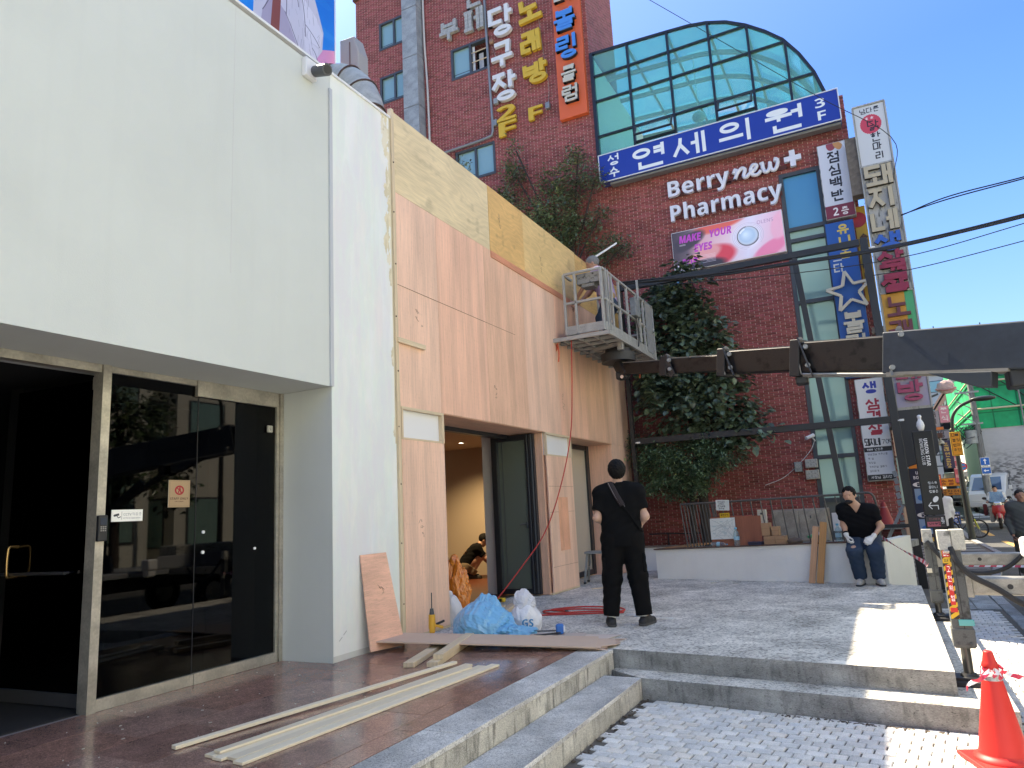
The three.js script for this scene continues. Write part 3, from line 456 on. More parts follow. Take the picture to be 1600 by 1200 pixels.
// ---------- the plywood shop front ----------
const pencil = mat([0.34, 0.24, 0.2], 0.9);
const scribble = (parent, x, y, z, s, n, sd, turn = Math.PI / 2) => { // pencil marks
  reseed(sd); const L = [];
  for (let i = 0; i < n; i++) { const a = [], cx = (rnd() - 0.3) * s * 0.5, cy = -i * s * 0.42 + rr(-0.1, 0.1) * s; for (let k = 0; k < 4; k++) a.push([cx + rr(-0.3, 0.3) * s, cy + rr(-0.22, 0.22) * s, 0]); L.push(T(tube(a, 0.002, 8, 3), x, y, z, turn)); }
  for (const g of L) M('pencil_mark', g, pencil, parent);
};
{
  const o = G('plywood_shopfront', 'shop front being clad in new plywood, pale band on top', 'shop');
  const x = -4.6, zE = -14.45;
  // upper, pale sheets; joints are gaps
  const pale = [[-6.33, -8.64, MT.plyPale], [-8.64, -9.78, MT.plyPale2], [-9.78, -12.0, MT.plyPale3], [-12.0, zE, MT.plyPale2]];
  pale.forEach(([a, b, m], i) => M('plywood_sheet', uvm(BB(x - 0.018, x + (i % 2) * 0.003, 5.322, 6.33 - (i === 3 ? 0.02 : 0), a - 0.003, b + 0.003), 1, i * 0.7, i * 0.31), m, o));
  // lower, red sheets, grain upright
  const red = [-6.33, -7.2, -8.42, -9.64, -10.86, -12.08, -13.3, zE], rm = [MT.plyRed, MT.plyRed3, MT.plyRed2];
  for (let i = 0; i + 1 < red.length; i++) M('plywood_sheet', uvm(BB(x - 0.018, x + 0.0015 * (i % 3), 2.8, 5.318, red[i] - 0.0008, red[i + 1] + 0.0008), 1, i * 0.43, i * 0.77), rm[i % 3], o);
  M('plywood_strip', uvm(BB(x + 0.004, x + 0.015, 5.22, 5.316, -11.6, -8.64), 1, 0.2, 0, true), mat(0xe2b9a4, 0.6, { map: rp(plyRed, 2.4, 1.2) }), o);
  M('panel_joint', [BB(x + 0.002, x + 0.0045, 4.192, 4.197, -9.3, -6.34)], mat([0.22, 0.12, 0.09], 0.9), o);
  M('stud', uvm(BB(x - 0.03, x + 0.028, 0.33, 2.84, -6.33, -6.279), 1, 0, 0, true), MT.pine, o);
  M('stud', uvm(BB(x - 0.03, x + 0.022, 2.842, 6.34, -6.33, -6.281), 1, 0.5, 0, true), MT.pine, o);
  M('nailed_batten', uvm(BB(x + 0.002, x + 0.038, 3.51, 3.565, -6.84, -6.3)), MT.pine, o);
  for (let i = 0; i < 9; i++) M('nail', new THREE.SphereGeometry(0.011, 6, 4).translate(x + 0.024, 0.7 + i * 0.62, -6.305 + (i % 2) * 0.014), mat([0.12, 0.08, 0.06], 0.6), o);
  scribble(o, x + 0.004, 3.95, -6.75, 0.16, 3, 5); scribble(o, x + 0.006, 3.32, -8.6, 0.14, 4, 9); scribble(o, x + 0.004, 5.95, -8.95, 0.2, 3, 6); scribble(o, x + 0.004, 5.75, -10.4, 0.22, 3, 8); scribble(o, x + 0.005, 3.5, -11.0, 0.18, 4, 10);
  // pilasters
  const pil = (a, b, nm) => {
    M('pilaster_panel', uvm(BB(x - 0.016, x + 0.004, 0.352, 2.432, a - 0.035, b), 1, nm * 0.61, 0.4), MT.plyRed, o);
    M('white_board', BB(x - 0.05, x - 0.035, 2.44, 2.79, a - 0.04, b + 0.05), MT.white, o);
    M('frame_batten', [uvm(BB(x - 0.034, x + 0.012, 2.765, 2.797, a - 0.03, b))], MT.pine, o);
    M('frame_batten', [uvm(BB(x - 0.034, x + 0.014, 2.434, 2.762, b + 0.002, b + 0.05), 1, 0, 0, true)], MT.pine, o);
    M('frame_batten', [uvm(BB(x - 0.034, x + 0.013, 2.434, 2.762, a - 0.06, a - 0.03), 1, 0.3, 0, true)], MT.pine, o);
    M('frame_batten', [uvm(BB(x - 0.034, x + 0.009, 2.433, 2.452, a - 0.061, b + 0.051))], MT.pine, o);
    M('pilaster_core', uvm(BB(-5.2, x - 0.051, 0.33, 2.79, a, b + 0.004), 1, 0.4, 0.8), MT.plyRed2, o);
    M('floor_batten', uvm(BB(x - 0.06, x - 0.01, 0.322, 0.35, a - 0.02, b - 0.03)), MT.pine, o);
  };
  pil(-6.335, -7.225, 1); pil(-10.14, -11.2, 2);
  for (const [z, y] of [[-10.6, 1.95], [-10.6, 1.55], [-10.6, 0.72]]) M('panel_joint', BB(x + 0.003, x + 0.006, y, y + 0.004, -11.18, -10.2), mat([0.3, 0.16, 0.12], 0.9), o);
  M('template_board', uvm(BB(x + 0.004, x + 0.011, 0.95, 1.78, -10.9, -10.52), 1, 0.1, 0.9), mat(0xffe6d6, 0.6, { map: rp(plyRed, 0.8, 0.6) }), o);
  scribble(o, x + 0.006, 1.55, -6.7, 0.18, 3, 12);
  M('end_pier', [uvm(BB(-5.3, x - 0.019, 0.32, 2.79, zE + 0.002, -13.3), 1, 0.2, 0.1)], MT.plyRed3, o);
  M('end_panel', uvm(BB(x - 0.018, x + 0.002, 0.34, 2.797, zE, -13.3), 1, 0.9, 0.5), MT.plyRed, o);
  // recessed ceiling of the two openings, and the dark head of the folding door
  M('soffit', [uvm(BB(-5.35, x - 0.019, 2.792, 2.83, -10.13, -7.22)), uvm(BB(-5.35, x - 0.019, 2.792, 2.83, -13.3, -11.2))], MT.plyRed2, o);
  M('door_head', [BB(-5.3, -5.2, 2.73, 2.792, -10.12, -7.23), BB(-5.3, -5.2, 0.32, 0.336, -10.12, -7.23)], MT.frameBlack, o);
  // folding glass leaf standing open, with the folded stack at its edge
  const d = new THREE.Group(); d.name = 'folding_door'; d.position.set(-5.12, 0, -10.06); d.rotation.y = 0.02; o.add(d);
  const fr = [BB(-0.38, -0.29, 0.345, 2.78, -0.03, 0.03, 0.004), BB(0.22, 0.37, 0.345, 2.78, -0.032, 0.032, 0.004), BB(-0.29, 0.22, 0.345, 0.43, -0.03, 0.03, 0.004), BB(-0.29, 0.22, 2.69, 2.78, -0.03, 0.03, 0.004)];
  for (const g of fr) M('door_frame', g, MT.frameBlack, d);
  for (let i = 0; i < 3; i++) M('folded_leaf', BB(0.255 + i * 0.035, 0.275 + i * 0.035, 0.36, 2.77, 0.033, 0.05 + i * 0.004, 0.003), i % 2 ? MT.black : MT.frameGrey, d);
  M('door_glass', BB(-0.3, 0.23, 0.42, 2.7, -0.006, 0.006), mat([0.12, 0.145, 0.12], 0.05, { clearcoat: 0.5 }), d);
  M('bead', [BB(-0.27, -0.255, 0.43, 2.69, 0.01, 0.02), BB(-0.2, -0.19, 0.43, 2.69, 0.007, 0.012)], MT.frameGrey, d);
  M('handle', [B(0.02, 0.09, 0.02, 0.2, 1.38, 0.035, 0.004), cyl([0.2, 1.4, 0.05], [0.09, 1.385, 0.06], 0.011, 0.01)], MT.frameGrey, d);
  // the fixed window of the second opening
  const w = new THREE.Group(); w.name = 'window'; o.add(w);
  for (const [a, b] of [[-11.28, -11.2], [-12.32, -12.22], [-13.28, -13.15]]) M('frame', BB(-5.16, -5.08, 0.34, 2.79, a, b, 0.004), MT.frameBlack, w);
  M('frame', BB(-5.16, -5.09, 0.34, 0.44, -13.15, -11.28), MT.frameBlack, w); M('frame', BB(-5.16, -5.09, 2.7, 2.79, -13.15, -11.28), MT.frameBlack, w);
  M('pane', BB(-5.13, -5.12, 0.43, 2.71, -13.2, -11.25), mat([0.5, 0.46, 0.38], 0.12, { clearcoat: 0.4 }), w);
  // room behind
  const cr = mat([0.5, 0.43, 0.34], 0.85), wh = mat([0.6, 0.59, 0.58], 0.8);
  M('inner_wall', [BB(-9.6, -5.3, 0.33, 2.98, -14.44, -13.3), BB(-9.8, -9.6, 0.33, 2.98, -14.4, -6.3), BB(-9.6, -5.2, 0.33, 2.98, -6.5, -6.3), BB(-5.3, -5.18, 2.83, 3.0, -13.3, -6.3)], cr, o);
  M('partition', BB(-5.74, -5.49, 0.33, 2.96, -10.3, -10.16), wh, o);
  M('inner_floor', uvm(BB(-9.8, -5.3, 0.29, 0.325, -14.4, -6.3)), mat(0x7c4a34, 0.45, { map: rp(pine, 1.1, 0.5) }), o);
  M('inner_ceiling', BB(-9.8, -5.2, 2.98, 3.1, -14.44, -6.3), mat([0.55, 0.47, 0.36], 0.8), o);
  M('roof', BB(-9.8, x - 0.02, 6.0, 6.2, -14.44, -6.3), MT.plasterDk, o);
  M('roof_edge', [uvm(BB(-9.8, -4.62, 3.1, 6.0, -14.445, -14.4)), BB(-9.8, -9.6, 3.1, 6.0, -14.4, -6.3), BB(-9.6, -4.62, 3.1, 6.0, -6.4, -6.3)], MT.plasterDk, o);
  const l = G('ceiling_downlight', 'small lit downlight in the ceiling of the opened room', 'lamp', [-7.24, 2.975, -12.0]);
  M('trim_ring', new THREE.TorusGeometry(0.06, 0.01, 8, 20).rotateX(Math.PI / 2), MT.white, l);
  M('lamp_face', new THREE.CylinderGeometry(0.05, 0.05, 0.006, 20), new THREE.MeshStandardMaterial({ color: 0xffffff, emissive: new THREE.Color(1, 0.86, 0.62), emissiveIntensity: 6 }), l);
  const s = new THREE.SpotLight(0xffd9a0, 7, 0, 1.15, 0.7, 2); s.position.set(-7.24, 2.95, -12.0); s.target.position.set(-7.24, 0, -12.3); s.castShadow = true; s.shadow.radius = 3; scene.add(s, s.target);
}
{ // a light roof-edge board sticking out above the plywood
  const b = M('timber_length', uvm(bar([-4.42, 6.25, -12.35], [-4.02, 6.62, -12.75], 0.13, 0.03), 1, 0, 0, true), MT.white); tag(b, 'white painted board poking up over the plywood edge', 'board');
}
// ---------- the brick building with the glass vault ----------
const bz = -15.5;
function fitText(s, w, h, depth, font, bevel = 0) { // text scaled to a width and height, left bottom of its body at the origin
  const g = tgeo(s, 1, 0.1, font); g.computeBoundingBox(); const b = g.boundingBox, cap = tgeo(s[0], 1, 0.1, font); cap.computeBoundingBox();
  return g.translate(-b.min.x, 0, 0).scale(w / (b.max.x - b.min.x), h / cap.boundingBox.max.y, depth / 0.1);
}
{
  const o = G('brick_building', 'red brick building with a curved glass vault behind the shop front', 'building');
  const wall = (n, x0, x1, y0, y1, z0, z1) => M(n, UB(x0, x1, y0, y1, z0, z1), MT.brick, o);
  // tower front with window openings
  const H = 17.3, win = [[-9.2, -8.0, 13.44, 14.4], [-9.17, -7.96, 10.36, 11.29], [-11.66, -10.62, 15.27, 16.18], [-11.66, -10.62, 13.51, 14.4]];
  const xs = [-12.53, -11.66, -10.62, -9.2, -7.98, -5.165], cuts = { 1: [[15.27, 16.18], [13.51, 14.4]], 3: [[13.44, 14.4], [10.36, 11.29]] };
  for (let i = 0; i + 1 < xs.length; i++) { let y = H; for (const [a, b] of cuts[i] ?? []) { wall('wall', xs[i], xs[i + 1], b, y, bz - 0.35, bz); y = a; } wall('wall', xs[i], xs[i + 1], -0.1, y, bz - 0.35, bz); }
  wall('wall', -12.53, -5.165, -0.1, H, -17.7, -15.86); wall('wall', -12.53, -12.2, 0, H, -15.86, -15.5 - 0.345);
  M('roof_coping', uvm(BB(-12.6, -5.1, H, H + 0.12, -17.75, bz + 0.06)), mat(0x5c4038, 0.8), o);
  for (const [a, b, y0, y1] of win) { // soldier course above, frame, panes
    const w = new THREE.Group(); w.name = 'window'; o.add(w); const c = (a + b) / 2 + 0.02;
    const open = a === -9.2;
    for (const g of [BB(a, b, y1 - 0.06, y1, bz - 0.12, bz + 0.012), BB(a, b, y0, y0 + 0.07, bz - 0.12, bz + 0.015)]) M('frame', g, MT.frameGrey, w);
    for (const x of [a, c - 0.035, b - 0.06]) M('frame', BB(x, x + 0.065, y0 + 0.07, y1 - 0.06, bz - 0.11, bz + 0.01), MT.frameGrey, w);
    M('pane', BB(a + 0.065, c - 0.035, y0 + 0.07, y1 - 0.06, bz - 0.07, bz - 0.06), MT.winGlass, w);
    if (open) { M('dark_room', BB(c + 0.03, b, y0 + 0.07, y1 - 0.06, bz - 0.345, bz - 0.33), MT.darkRoom, w); M('curtain', [BB(c + 0.03, c + 0.1, y0 + 0.08, y1 - 0.08, bz - 0.1, bz - 0.09), BB(c + 0.12, c + 0.26, y0 + 0.08, y1 - 0.2, bz - 0.3, bz - 0.29)], MT.white, w); for (const k of [0.38, 0.68]) M('guard_bar', cyl([c + 0.03, y0 + (y1 - y0) * k, bz - 0.03], [b, y0 + (y1 - y0) * k + 0.005, bz - 0.03], 0.016), MT.pine, w); }
    else M('pane', BB(c + 0.03, b - 0.06, y0 + 0.07, y1 - 0.06, bz - 0.05, bz - 0.04), MT.winGlass, w);
    M('window_bar', BB(a + 0.065, c - 0.03, (y0 + y1) / 2 - 0.3, (y0 + y1) / 2 - 0.28, bz - 0.075, bz - 0.058), MT.frameGrey, w);
    const n = Math.round((b - a) / 0.075); for (let i = 0; i < n; i++) M('lintel_brick', UB(a + i * (b - a) / n + 0.005, a + (i + 1) * (b - a) / n - 0.005, y1 + 0.004, y1 + 0.19, bz - 0.02, bz + 0.006), MT.brick, w);
  }
  { const w = new THREE.Group(); w.name = 'window'; o.add(w); M('frame', BB(-4.15, -3.42, 6.05, 6.62, bz + 0.002, bz + 0.03), MT.frameGrey, w); M('pane', BB(-4.1, -3.62, 6.1, 6.57, bz + 0.03, bz + 0.036), mat([0.04, 0.07, 0.06], 0.1), w); M('pane', BB(-3.58, -3.47, 6.1, 6.57, bz + 0.03, bz + 0.038), mat([0.1, 0.32, 0.5], 0.2), w); }
  // zinc clad duct and the pipes
  for (let i = 0; i < 11; i++) M('zinc_panel', UB(-10.6, -10.1, 0.5 + i * 1.55, 2.03 + i * 1.55, bz + 0.002, bz + 0.34), MT.zinc, o);
  M('white_pipe', tube([[-10.03, 17, bz + 0.07], [-10.02, 15, bz + 0.07], [-9.96, 13.3, bz + 0.07], [-9.95, 9, bz + 0.07]], 0.03, 20), mat([0.6, 0.57, 0.5], 0.5), o);
  M('rain_pipe', [tube([[-8.02, 17, bz + 0.09], [-8.0, 14.5, bz + 0.09], [-7.95, 11.5, bz + 0.09], [-7.96, 11.42, bz + 0.09], [-8.1, 11.38, bz + 0.09], [-9.4, 11.34, bz + 0.09], [-11, 11.3, bz + 0.09]], 0.036, 60), cyl([-8.01, 16, bz + 0.05], [-8.01, 16.1, bz + 0.05], 0.06)], MT.galv, o);
  M('cable', [tube([[-6.5, 16, bz + 0.02], [-6.48, 14.6, bz + 0.03], [-6.38, 13.2, bz + 0.03], [-6.3, 12.2, bz + 0.03], [-6.35, 11.8, bz + 0.03]], 0.007, 30, 4), tube([[-7.86, 14.0, bz + 0.04], [-7.75, 13.6, bz + 0.06], [-7.55, 13.3, bz + 0.05]], 0.006, 12, 4)], mat([0.35, 0.3, 0.27], 0.8), o);
  M('junction_box', B(0.12, 0.17, 0.1, -6.35, 11.74, bz + 0.06, 0.01), MT.galv, o); M('junction_box', B(0.13, 0.17, 0.1, -7.88, 11.74, bz + 0.06, 0.01), MT.galv, o); M('junction_box', B(0.13, 0.16, 0.09, -7.82, 12.35, bz + 0.06, 0.01), MT.zinc, o);
  M('wall_light', [ellipsoid(-7.85, 14.1, bz + 0.1, 0.07, 0.08, 0.07), cyl([-7.85, 14.1, bz], [-7.85, 14.1, bz + 0.08], 0.03)], mat([0.3, 0.17, 0.1], 0.5), o);
  // lower block under the vault
  wall('wall', -5.165, -1.12, -0.1, 9.85, bz - 0.35, bz - 0.001); wall('wall', -1.12, 0.3, 8.42, 9.85, bz - 0.35, bz - 0.001);
  wall('wall', -0.34, 0.3, -0.1, 8.42, bz - 0.35, bz - 0.002); wall('wall', -12.4, 0.3, -0.1, 9.8, -26, bz - 0.36);
  wall('wall', -1.12, -0.34, -0.1, 0.33, bz - 0.35, bz);
  // soldier course under the vault
  for (let i = 0; i < 62; i++) M('soldier_brick', UB(-5.1 + i * 0.085, -5.1 + i * 0.085 + 0.076, 8.87, 9.06, bz - 0.02, bz + 0.005), MT.brick, o);
  // tall glazed strip
  const gs = new THREE.Group(); gs.name = 'glazed_strip'; o.add(gs);
  for (const [a, b] of [[-1.14, -1.06], [-0.4, -0.33]]) M('frame', BB(a, b, 0.33, 8.42, bz - 0.1, bz + 0.02), MT.frameGrey, gs);
  const ys = [0.4, 1.5, 2.35, 2.95, 4.1, 5.55, 6.9, 7.15, 8.38];
  for (const y of ys) M('frame', BB(-1.06, -0.4, y - 0.04, y + 0.04, bz - 0.09, bz + 0.018), MT.frameGrey, gs);
  ys.forEach((y, i) => { if (i + 1 < ys.length) M('pane', BB(-1.06, -0.4, y + 0.04, ys[i + 1] - 0.04, bz - 0.06, bz - 0.05), i === 7 ? mat([0.1, 0.32, 0.5], 0.25, { metalness: 0.2 }) : i === 0 ? mat([0.12, 0.13, 0.13], 0.2) : MT.winGlass, gs); });
  for (const x of [-0.95, -0.62]) M('paper_notice', BB(x, x + 0.2, 0.9, 1.25, bz - 0.045, bz - 0.043), MT.white, gs);
  // vault: outline, panes, mullions
  const A = [[-5.16, 12.8], [-4.21, 12.75], [-3.22, 12.69], [-2.7, 12.65], [-2.28, 12.57], [-1.85, 12.42], [-1.437, 12.177], [-1.05, 11.87], [-0.704, 11.531], [-0.42, 11.08], [-0.185, 10.577], [0.022, 9.85]];
  const top = (x) => { for (let i = 0; i + 1 < A.length; i++) if (x <= A[i + 1][0]) { const t = (x - A[i][0]) / (A[i + 1][0] - A[i][0]); return A[i][1] + t * (A[i + 1][1] - A[i][1]); } return 9.85; };
  const xr = (y) => { for (let i = A.length - 1; i > 0; i--) if (y <= A[i - 1][1]) { const t = (y - A[i][1]) / (A[i - 1][1] - A[i][1]); return A[i][0] + t * (A[i - 1][0] - A[i][0]); } return -5.16; };
  const outline = [[-5.16, 9.85], ...A.slice().reverse().map((p) => p)].map((p) => p);
  const clip = (P, f) => { const R = []; P.forEach((p, i) => { const q = P[(i + 1) % P.length], a = f(p), b = f(q); if (a >= 0) R.push(p); if ((a >= 0) !== (b >= 0)) { const t = a / (a - b); R.push([p[0] + t * (q[0] - p[0]), p[1] + t * (q[1] - p[1])]); } }); return R; };
  const va = new THREE.Group(); va.name = 'glass_vault'; o.add(va);
  const mx = [-5.16, -4.2, -3.215, -2.265, -1.42, -0.67, 0.03], my = [9.85, 10.53, 11.47, 12.155, 12.85];
  const openCell = (i, j) => j === 0 && (i === 1 || i === 3);
  for (let i = 0; i + 1 < mx.length; i++) for (let j = 0; j + 1 < my.length; j++) {
    let P = outline; for (const f of [(p) => p[0] - mx[i] - 0.02, (p) => mx[i + 1] - 0.02 - p[0], (p) => p[1] - my[j] - 0.02, (p) => (openCell(i, j) ? 10.12 : my[j + 1] - 0.02) - p[1]]) { P = clip(P, f); if (P.length < 3) break; }
    if (P.length < 3) continue; M('pane', poly(P, 0.008).translate(0, 0, bz - 0.05), MT.glassGreen, va);
  }
  const bars = []; const z0 = bz - 0.08;
  for (const x of mx.slice(1, -1)) M('mullion', BB(x - 0.026, x + 0.026, 9.8, top(x) - 0.02, z0, bz + 0.02), MT.frameBlack, va);
  for (const y of my.slice(1, -1)) M('transom', BB(-5.14, xr(y) - 0.02, y - 0.02, y + 0.02, z0 + 0.004, bz + 0.014), MT.frameBlack, va);
  M('edge_post', BB(-5.165, -5.09, 9.8, 12.8, z0 - 0.01, bz + 0.04), MT.frameBlack, va);
  for (let i = 0; i + 1 < A.length; i++) bars.push(bar([...A[i], bz - 0.03], [...A[i + 1], bz - 0.03], 0.07, 0.06)); M('vault_rim', bars, MT.frameBlack, va);
  for (const [i, x0, x1] of [[0, -4.16, -3.25], [1, -2.22, -1.46]]) { // two top-hung sashes standing open
    const s = new THREE.Group(); s.name = 'open_sash'; s.position.set(0, 10.5, bz + 0.02); s.rotation.x = -0.55; va.add(s);
    M('sash_frame', [BB(x0, x1, -0.04, 0, -0.02, 0.02), BB(x0, x1, -0.38, -0.34, -0.02, 0.02), BB(x0, x0 + 0.04, -0.34, -0.04, -0.02, 0.02), BB(x1 - 0.04, x1, -0.34, -0.04, -0.02, 0.02)], MT.frameBlack, s); M('sash_pane', BB(x0 + 0.04, x1 - 0.04, -0.34, -0.04, -0.004, 0.004), MT.glassGreen, s);
    M('sill_bar', BB(x0 - 0.02, x1 + 0.02, 10.1, 10.14, z0, bz + 0.016), MT.frameBlack, va);
  }
  const zb = -20.2, rib = mat([0.3, 0.36, 0.35], 0.5);
  for (let k = 1; k <= 4; k++) { const z = bz - k * 1.15, R = []; for (let i = 0; i + 1 < A.length; i++) R.push(bar([A[i][0], A[i][1] - 0.08, z], [A[i + 1][0], A[i + 1][1] - 0.08, z], 0.07, 0.1)); M('vault_rib', R, rib, va); }
  for (const i of [1, 2, 4, 6, 8, 10]) M('purlin', bar([A[i][0], A[i][1] - 0.05, bz - 0.1], [A[i][0], A[i][1] - 0.05, zb], 0.06, 0.06), rib, va);
  for (let i = 0; i + 1 < A.length; i++) { const g = bar([...A[i], (bz + zb) / 2], [...A[i + 1], (bz + zb) / 2], 4.5, 0.008); M('roof_pane', (() => { const dx = A[i + 1][0] - A[i][0], dy = A[i + 1][1] - A[i][1], L = Math.hypot(dx, dy); return B(L, 0.008, 4.55, 0, 0, 0).rotateZ(Math.atan2(dy, dx)).translate((A[i][0] + A[i + 1][0]) / 2, (A[i][1] + A[i + 1][1]) / 2, (bz - 0.1 + zb) / 2); })(), MT.glassGreen, va); }
  M('side_wall', BB(-5.3, -5.168, 9.85, 12.8, zb, bz - 2.21), MT.whitePaint, o); M('side_wall', BB(-5.164, -5.1, 9.85, 12.7, -17.7, bz - 0.1), MT.whitePaint, o);
  M('back_glazing', [BB(-5.16, -1.6, 9.85, 12.2, zb - 0.01, zb)], MT.glassGreen, va);
  for (const x of mx.slice(1, -1)) M('mullion', BB(x - 0.03, x + 0.03, 9.85, top(x) - 0.1, zb - 0.05, zb + 0.03), rib, va);
  M('vault_floor', BB(-5.16, 0.1, 9.801, 9.84, zb, bz - 0.4), mat([0.3, 0.29, 0.27], 0.8), o);
  M('globe_lamp', [new THREE.SphereGeometry(0.17, 18, 12).scale(1, 0.75, 1).translate(-2.85, 10.9, -16.6), cyl([-2.85, 11.0, -16.6], [-2.85, 12.55, -16.6], 0.008)], mat([0.5, 0.55, 0.52], 0.3), o);
  M('vault_wall_unit', B(0.7, 0.5, 0.25, -2.9, 10.1, -17.2, 0.03), MT.offWhite, o);
}
// ---------- signs and lettering on the brick building ----------
const yel = mat([0.66, 0.42, 0.03], 0.55), whiteL = mat([0.72, 0.71, 0.67], 0.5), gold = mat([0.5, 0.43, 0.29], 0.5), beigeL = mat([0.6, 0.56, 0.44], 0.5);
const whiteOld = mat([0.62, 0.61, 0.57], 0.6, { map: rp(scuff, 0.45) });
const letters = (name, label, list, cat = 'sign') => { const o = G(name, label, cat); for (const [ch, cx, cy, w, h, lw, d, m, z, rot = 0] of list) M('letter', ('A' <= ch[0] && ch[0] <= 'z') || (ch >= '0' && ch <= '9') ? (() => { const g = tgeo(ch, 1, 0.1, fontB); g.computeBoundingBox(); const b = g.boundingBox; return g.translate(-(b.min.x + b.max.x) / 2, -(b.min.y + b.max.y) / 2, 0).scale(w / (b.max.x - b.min.x), h / (b.max.y - b.min.y), d / 0.1).rotateZ(rot).translate(cx, cy, z); })() : kgeo(ch, w, h, d, lw).rotateZ(rot).translate(cx, cy, z), m, o); return o; };
const LZ = bz + 0.05;
letters('buffet_lettering', 'grey raised letters beside the upper tower window, left of the rain pipe', [['부', -9.16, 14.93, 0.66, 0.66, 0.1, 0.1, whiteOld, LZ], ['페', -8.36, 14.95, 0.66, 0.68, 0.1, 0.1, whiteOld, LZ], ['른', -8.3, 15.72, 0.62, 0.72, 0.1, 0.1, whiteOld, LZ]]);
letters('billiards_lettering', 'white raised letters running down beside the rain pipe with yellow 2F', [['당', -7.53, 14.6, 0.72, 0.92, 0.115, 0.1, whiteL, LZ], ['구', -7.55, 13.58, 0.68, 0.76, 0.115, 0.1, whiteL, LZ], ['장', -7.53, 12.66, 0.74, 0.86, 0.115, 0.1, whiteL, LZ], ['2', -7.52, 11.9, 0.56, 0.42, 0.1, 0.08, yel, LZ], ['F', -7.5, 11.45, 0.52, 0.4, 0.1, 0.08, yel, LZ]]);
letters('karaoke_lettering', 'yellow brush style raised letters between white letters and orange sign', [['노', -6.68, 14.62, 0.72, 0.68, 0.13, 0.09, yel, LZ, 0.08], ['래', -6.69, 13.66, 0.56, 0.62, 0.12, 0.09, yel, LZ, 0.04], ['방', -6.6, 12.78, 0.68, 0.62, 0.12, 0.09, yel, LZ, 0.05], ['F', -6.68, 11.63, 0.4, 0.36, 0.1, 0.08, yel, LZ]]);
{
  const o = G('bowling_sign', 'tall orange sign with blue and cream raised letters on the tower corner', 'sign');
  M('sign_board', B(0.74, 5.0, 0.14, -5.645, 13.68, bz + 0.08, 0.01), mat([0.72, 0.13, 0.035], 0.55), o);
  const blueL = mat([0.07, 0.26, 0.66], 0.45), dk = mat([0.02, 0.02, 0.025], 0.7), z = bz + 0.152;
  for (const [ch, cx, cy, w, h, lw, m] of [['더', -5.68, 14.62, 0.46, 0.5, 0.075, beigeL], ['볼', -5.67, 13.86, 0.62, 0.6, 0.075, blueL], ['링', -5.66, 13.06, 0.58, 0.66, 0.085, blueL], ['클', -5.66, 12.32, 0.42, 0.42, 0.055, beigeL], ['럼', -5.66, 11.78, 0.42, 0.44, 0.055, beigeL]]) { M('letter_back', kgeo(ch, w, h, 0.07, lw * 1.12).translate(cx, cy, z), dk, o); M('letter', kgeo(ch, w, h, 0.012, lw).translate(cx, cy, z + 0.095), m, o); }
}
{
  const tex = canvasTex(2048, 256, (x, w, h) => {
    x.fillStyle = '#1c3a9c'; x.fillRect(0, 0, w, h); const c = '#eef0ea', X = (m) => (m + 5.02) / 5.23 * 2048;
    x.lineCap = 'round'; ktext(x, '성', X(-4.82), 10, 112, 15, c, 'h', 0, 1.0); ktext(x, '수', X(-4.82), 132, 112, 15, c, 'h', 0, 1.0);
    [['연', -4.24, 0.82], ['세', -3.28, 0.8], ['의', -2.24, 0.76], ['원', -1.25, 0.8]].forEach(([t, a, wd]) => ktext(x, t, X(a), 22, 206, 31, c, 'h', 0, wd / 5.23 * 2048 / 206));
    x.fillStyle = c; x.font = 'bold 104px sans-serif'; x.save(); x.translate(X(-0.24), 116); x.scale(1.5, 1.05); x.fillText('3', 0, 0); x.fillText('F', 0, 104); x.restore();
  });
  const o = G('clinic_sign', 'long blue clinic sign with white letters below the glass vault', 'sign', [-2.405, 9.49, bz + 0.35]);
  signBox(o, 5.23, 0.69, 0.3, tex, mat([0.03, 0.07, 0.3], 0.4)); M('edge_trim', [B(5.25, 0.02, 0.03, 0, 0.345, 0.0), B(5.25, 0.02, 0.03, 0, -0.345, 0.0), B(0.02, 0.67, 0.03, -2.615, 0, 0), B(0.02, 0.67, 0.03, 2.615, 0, 0)], MT.white, o);
  M('under_tray', B(5.0, 0.05, 0.2, 0.1, -0.38, -0.18), MT.galv, o);
}
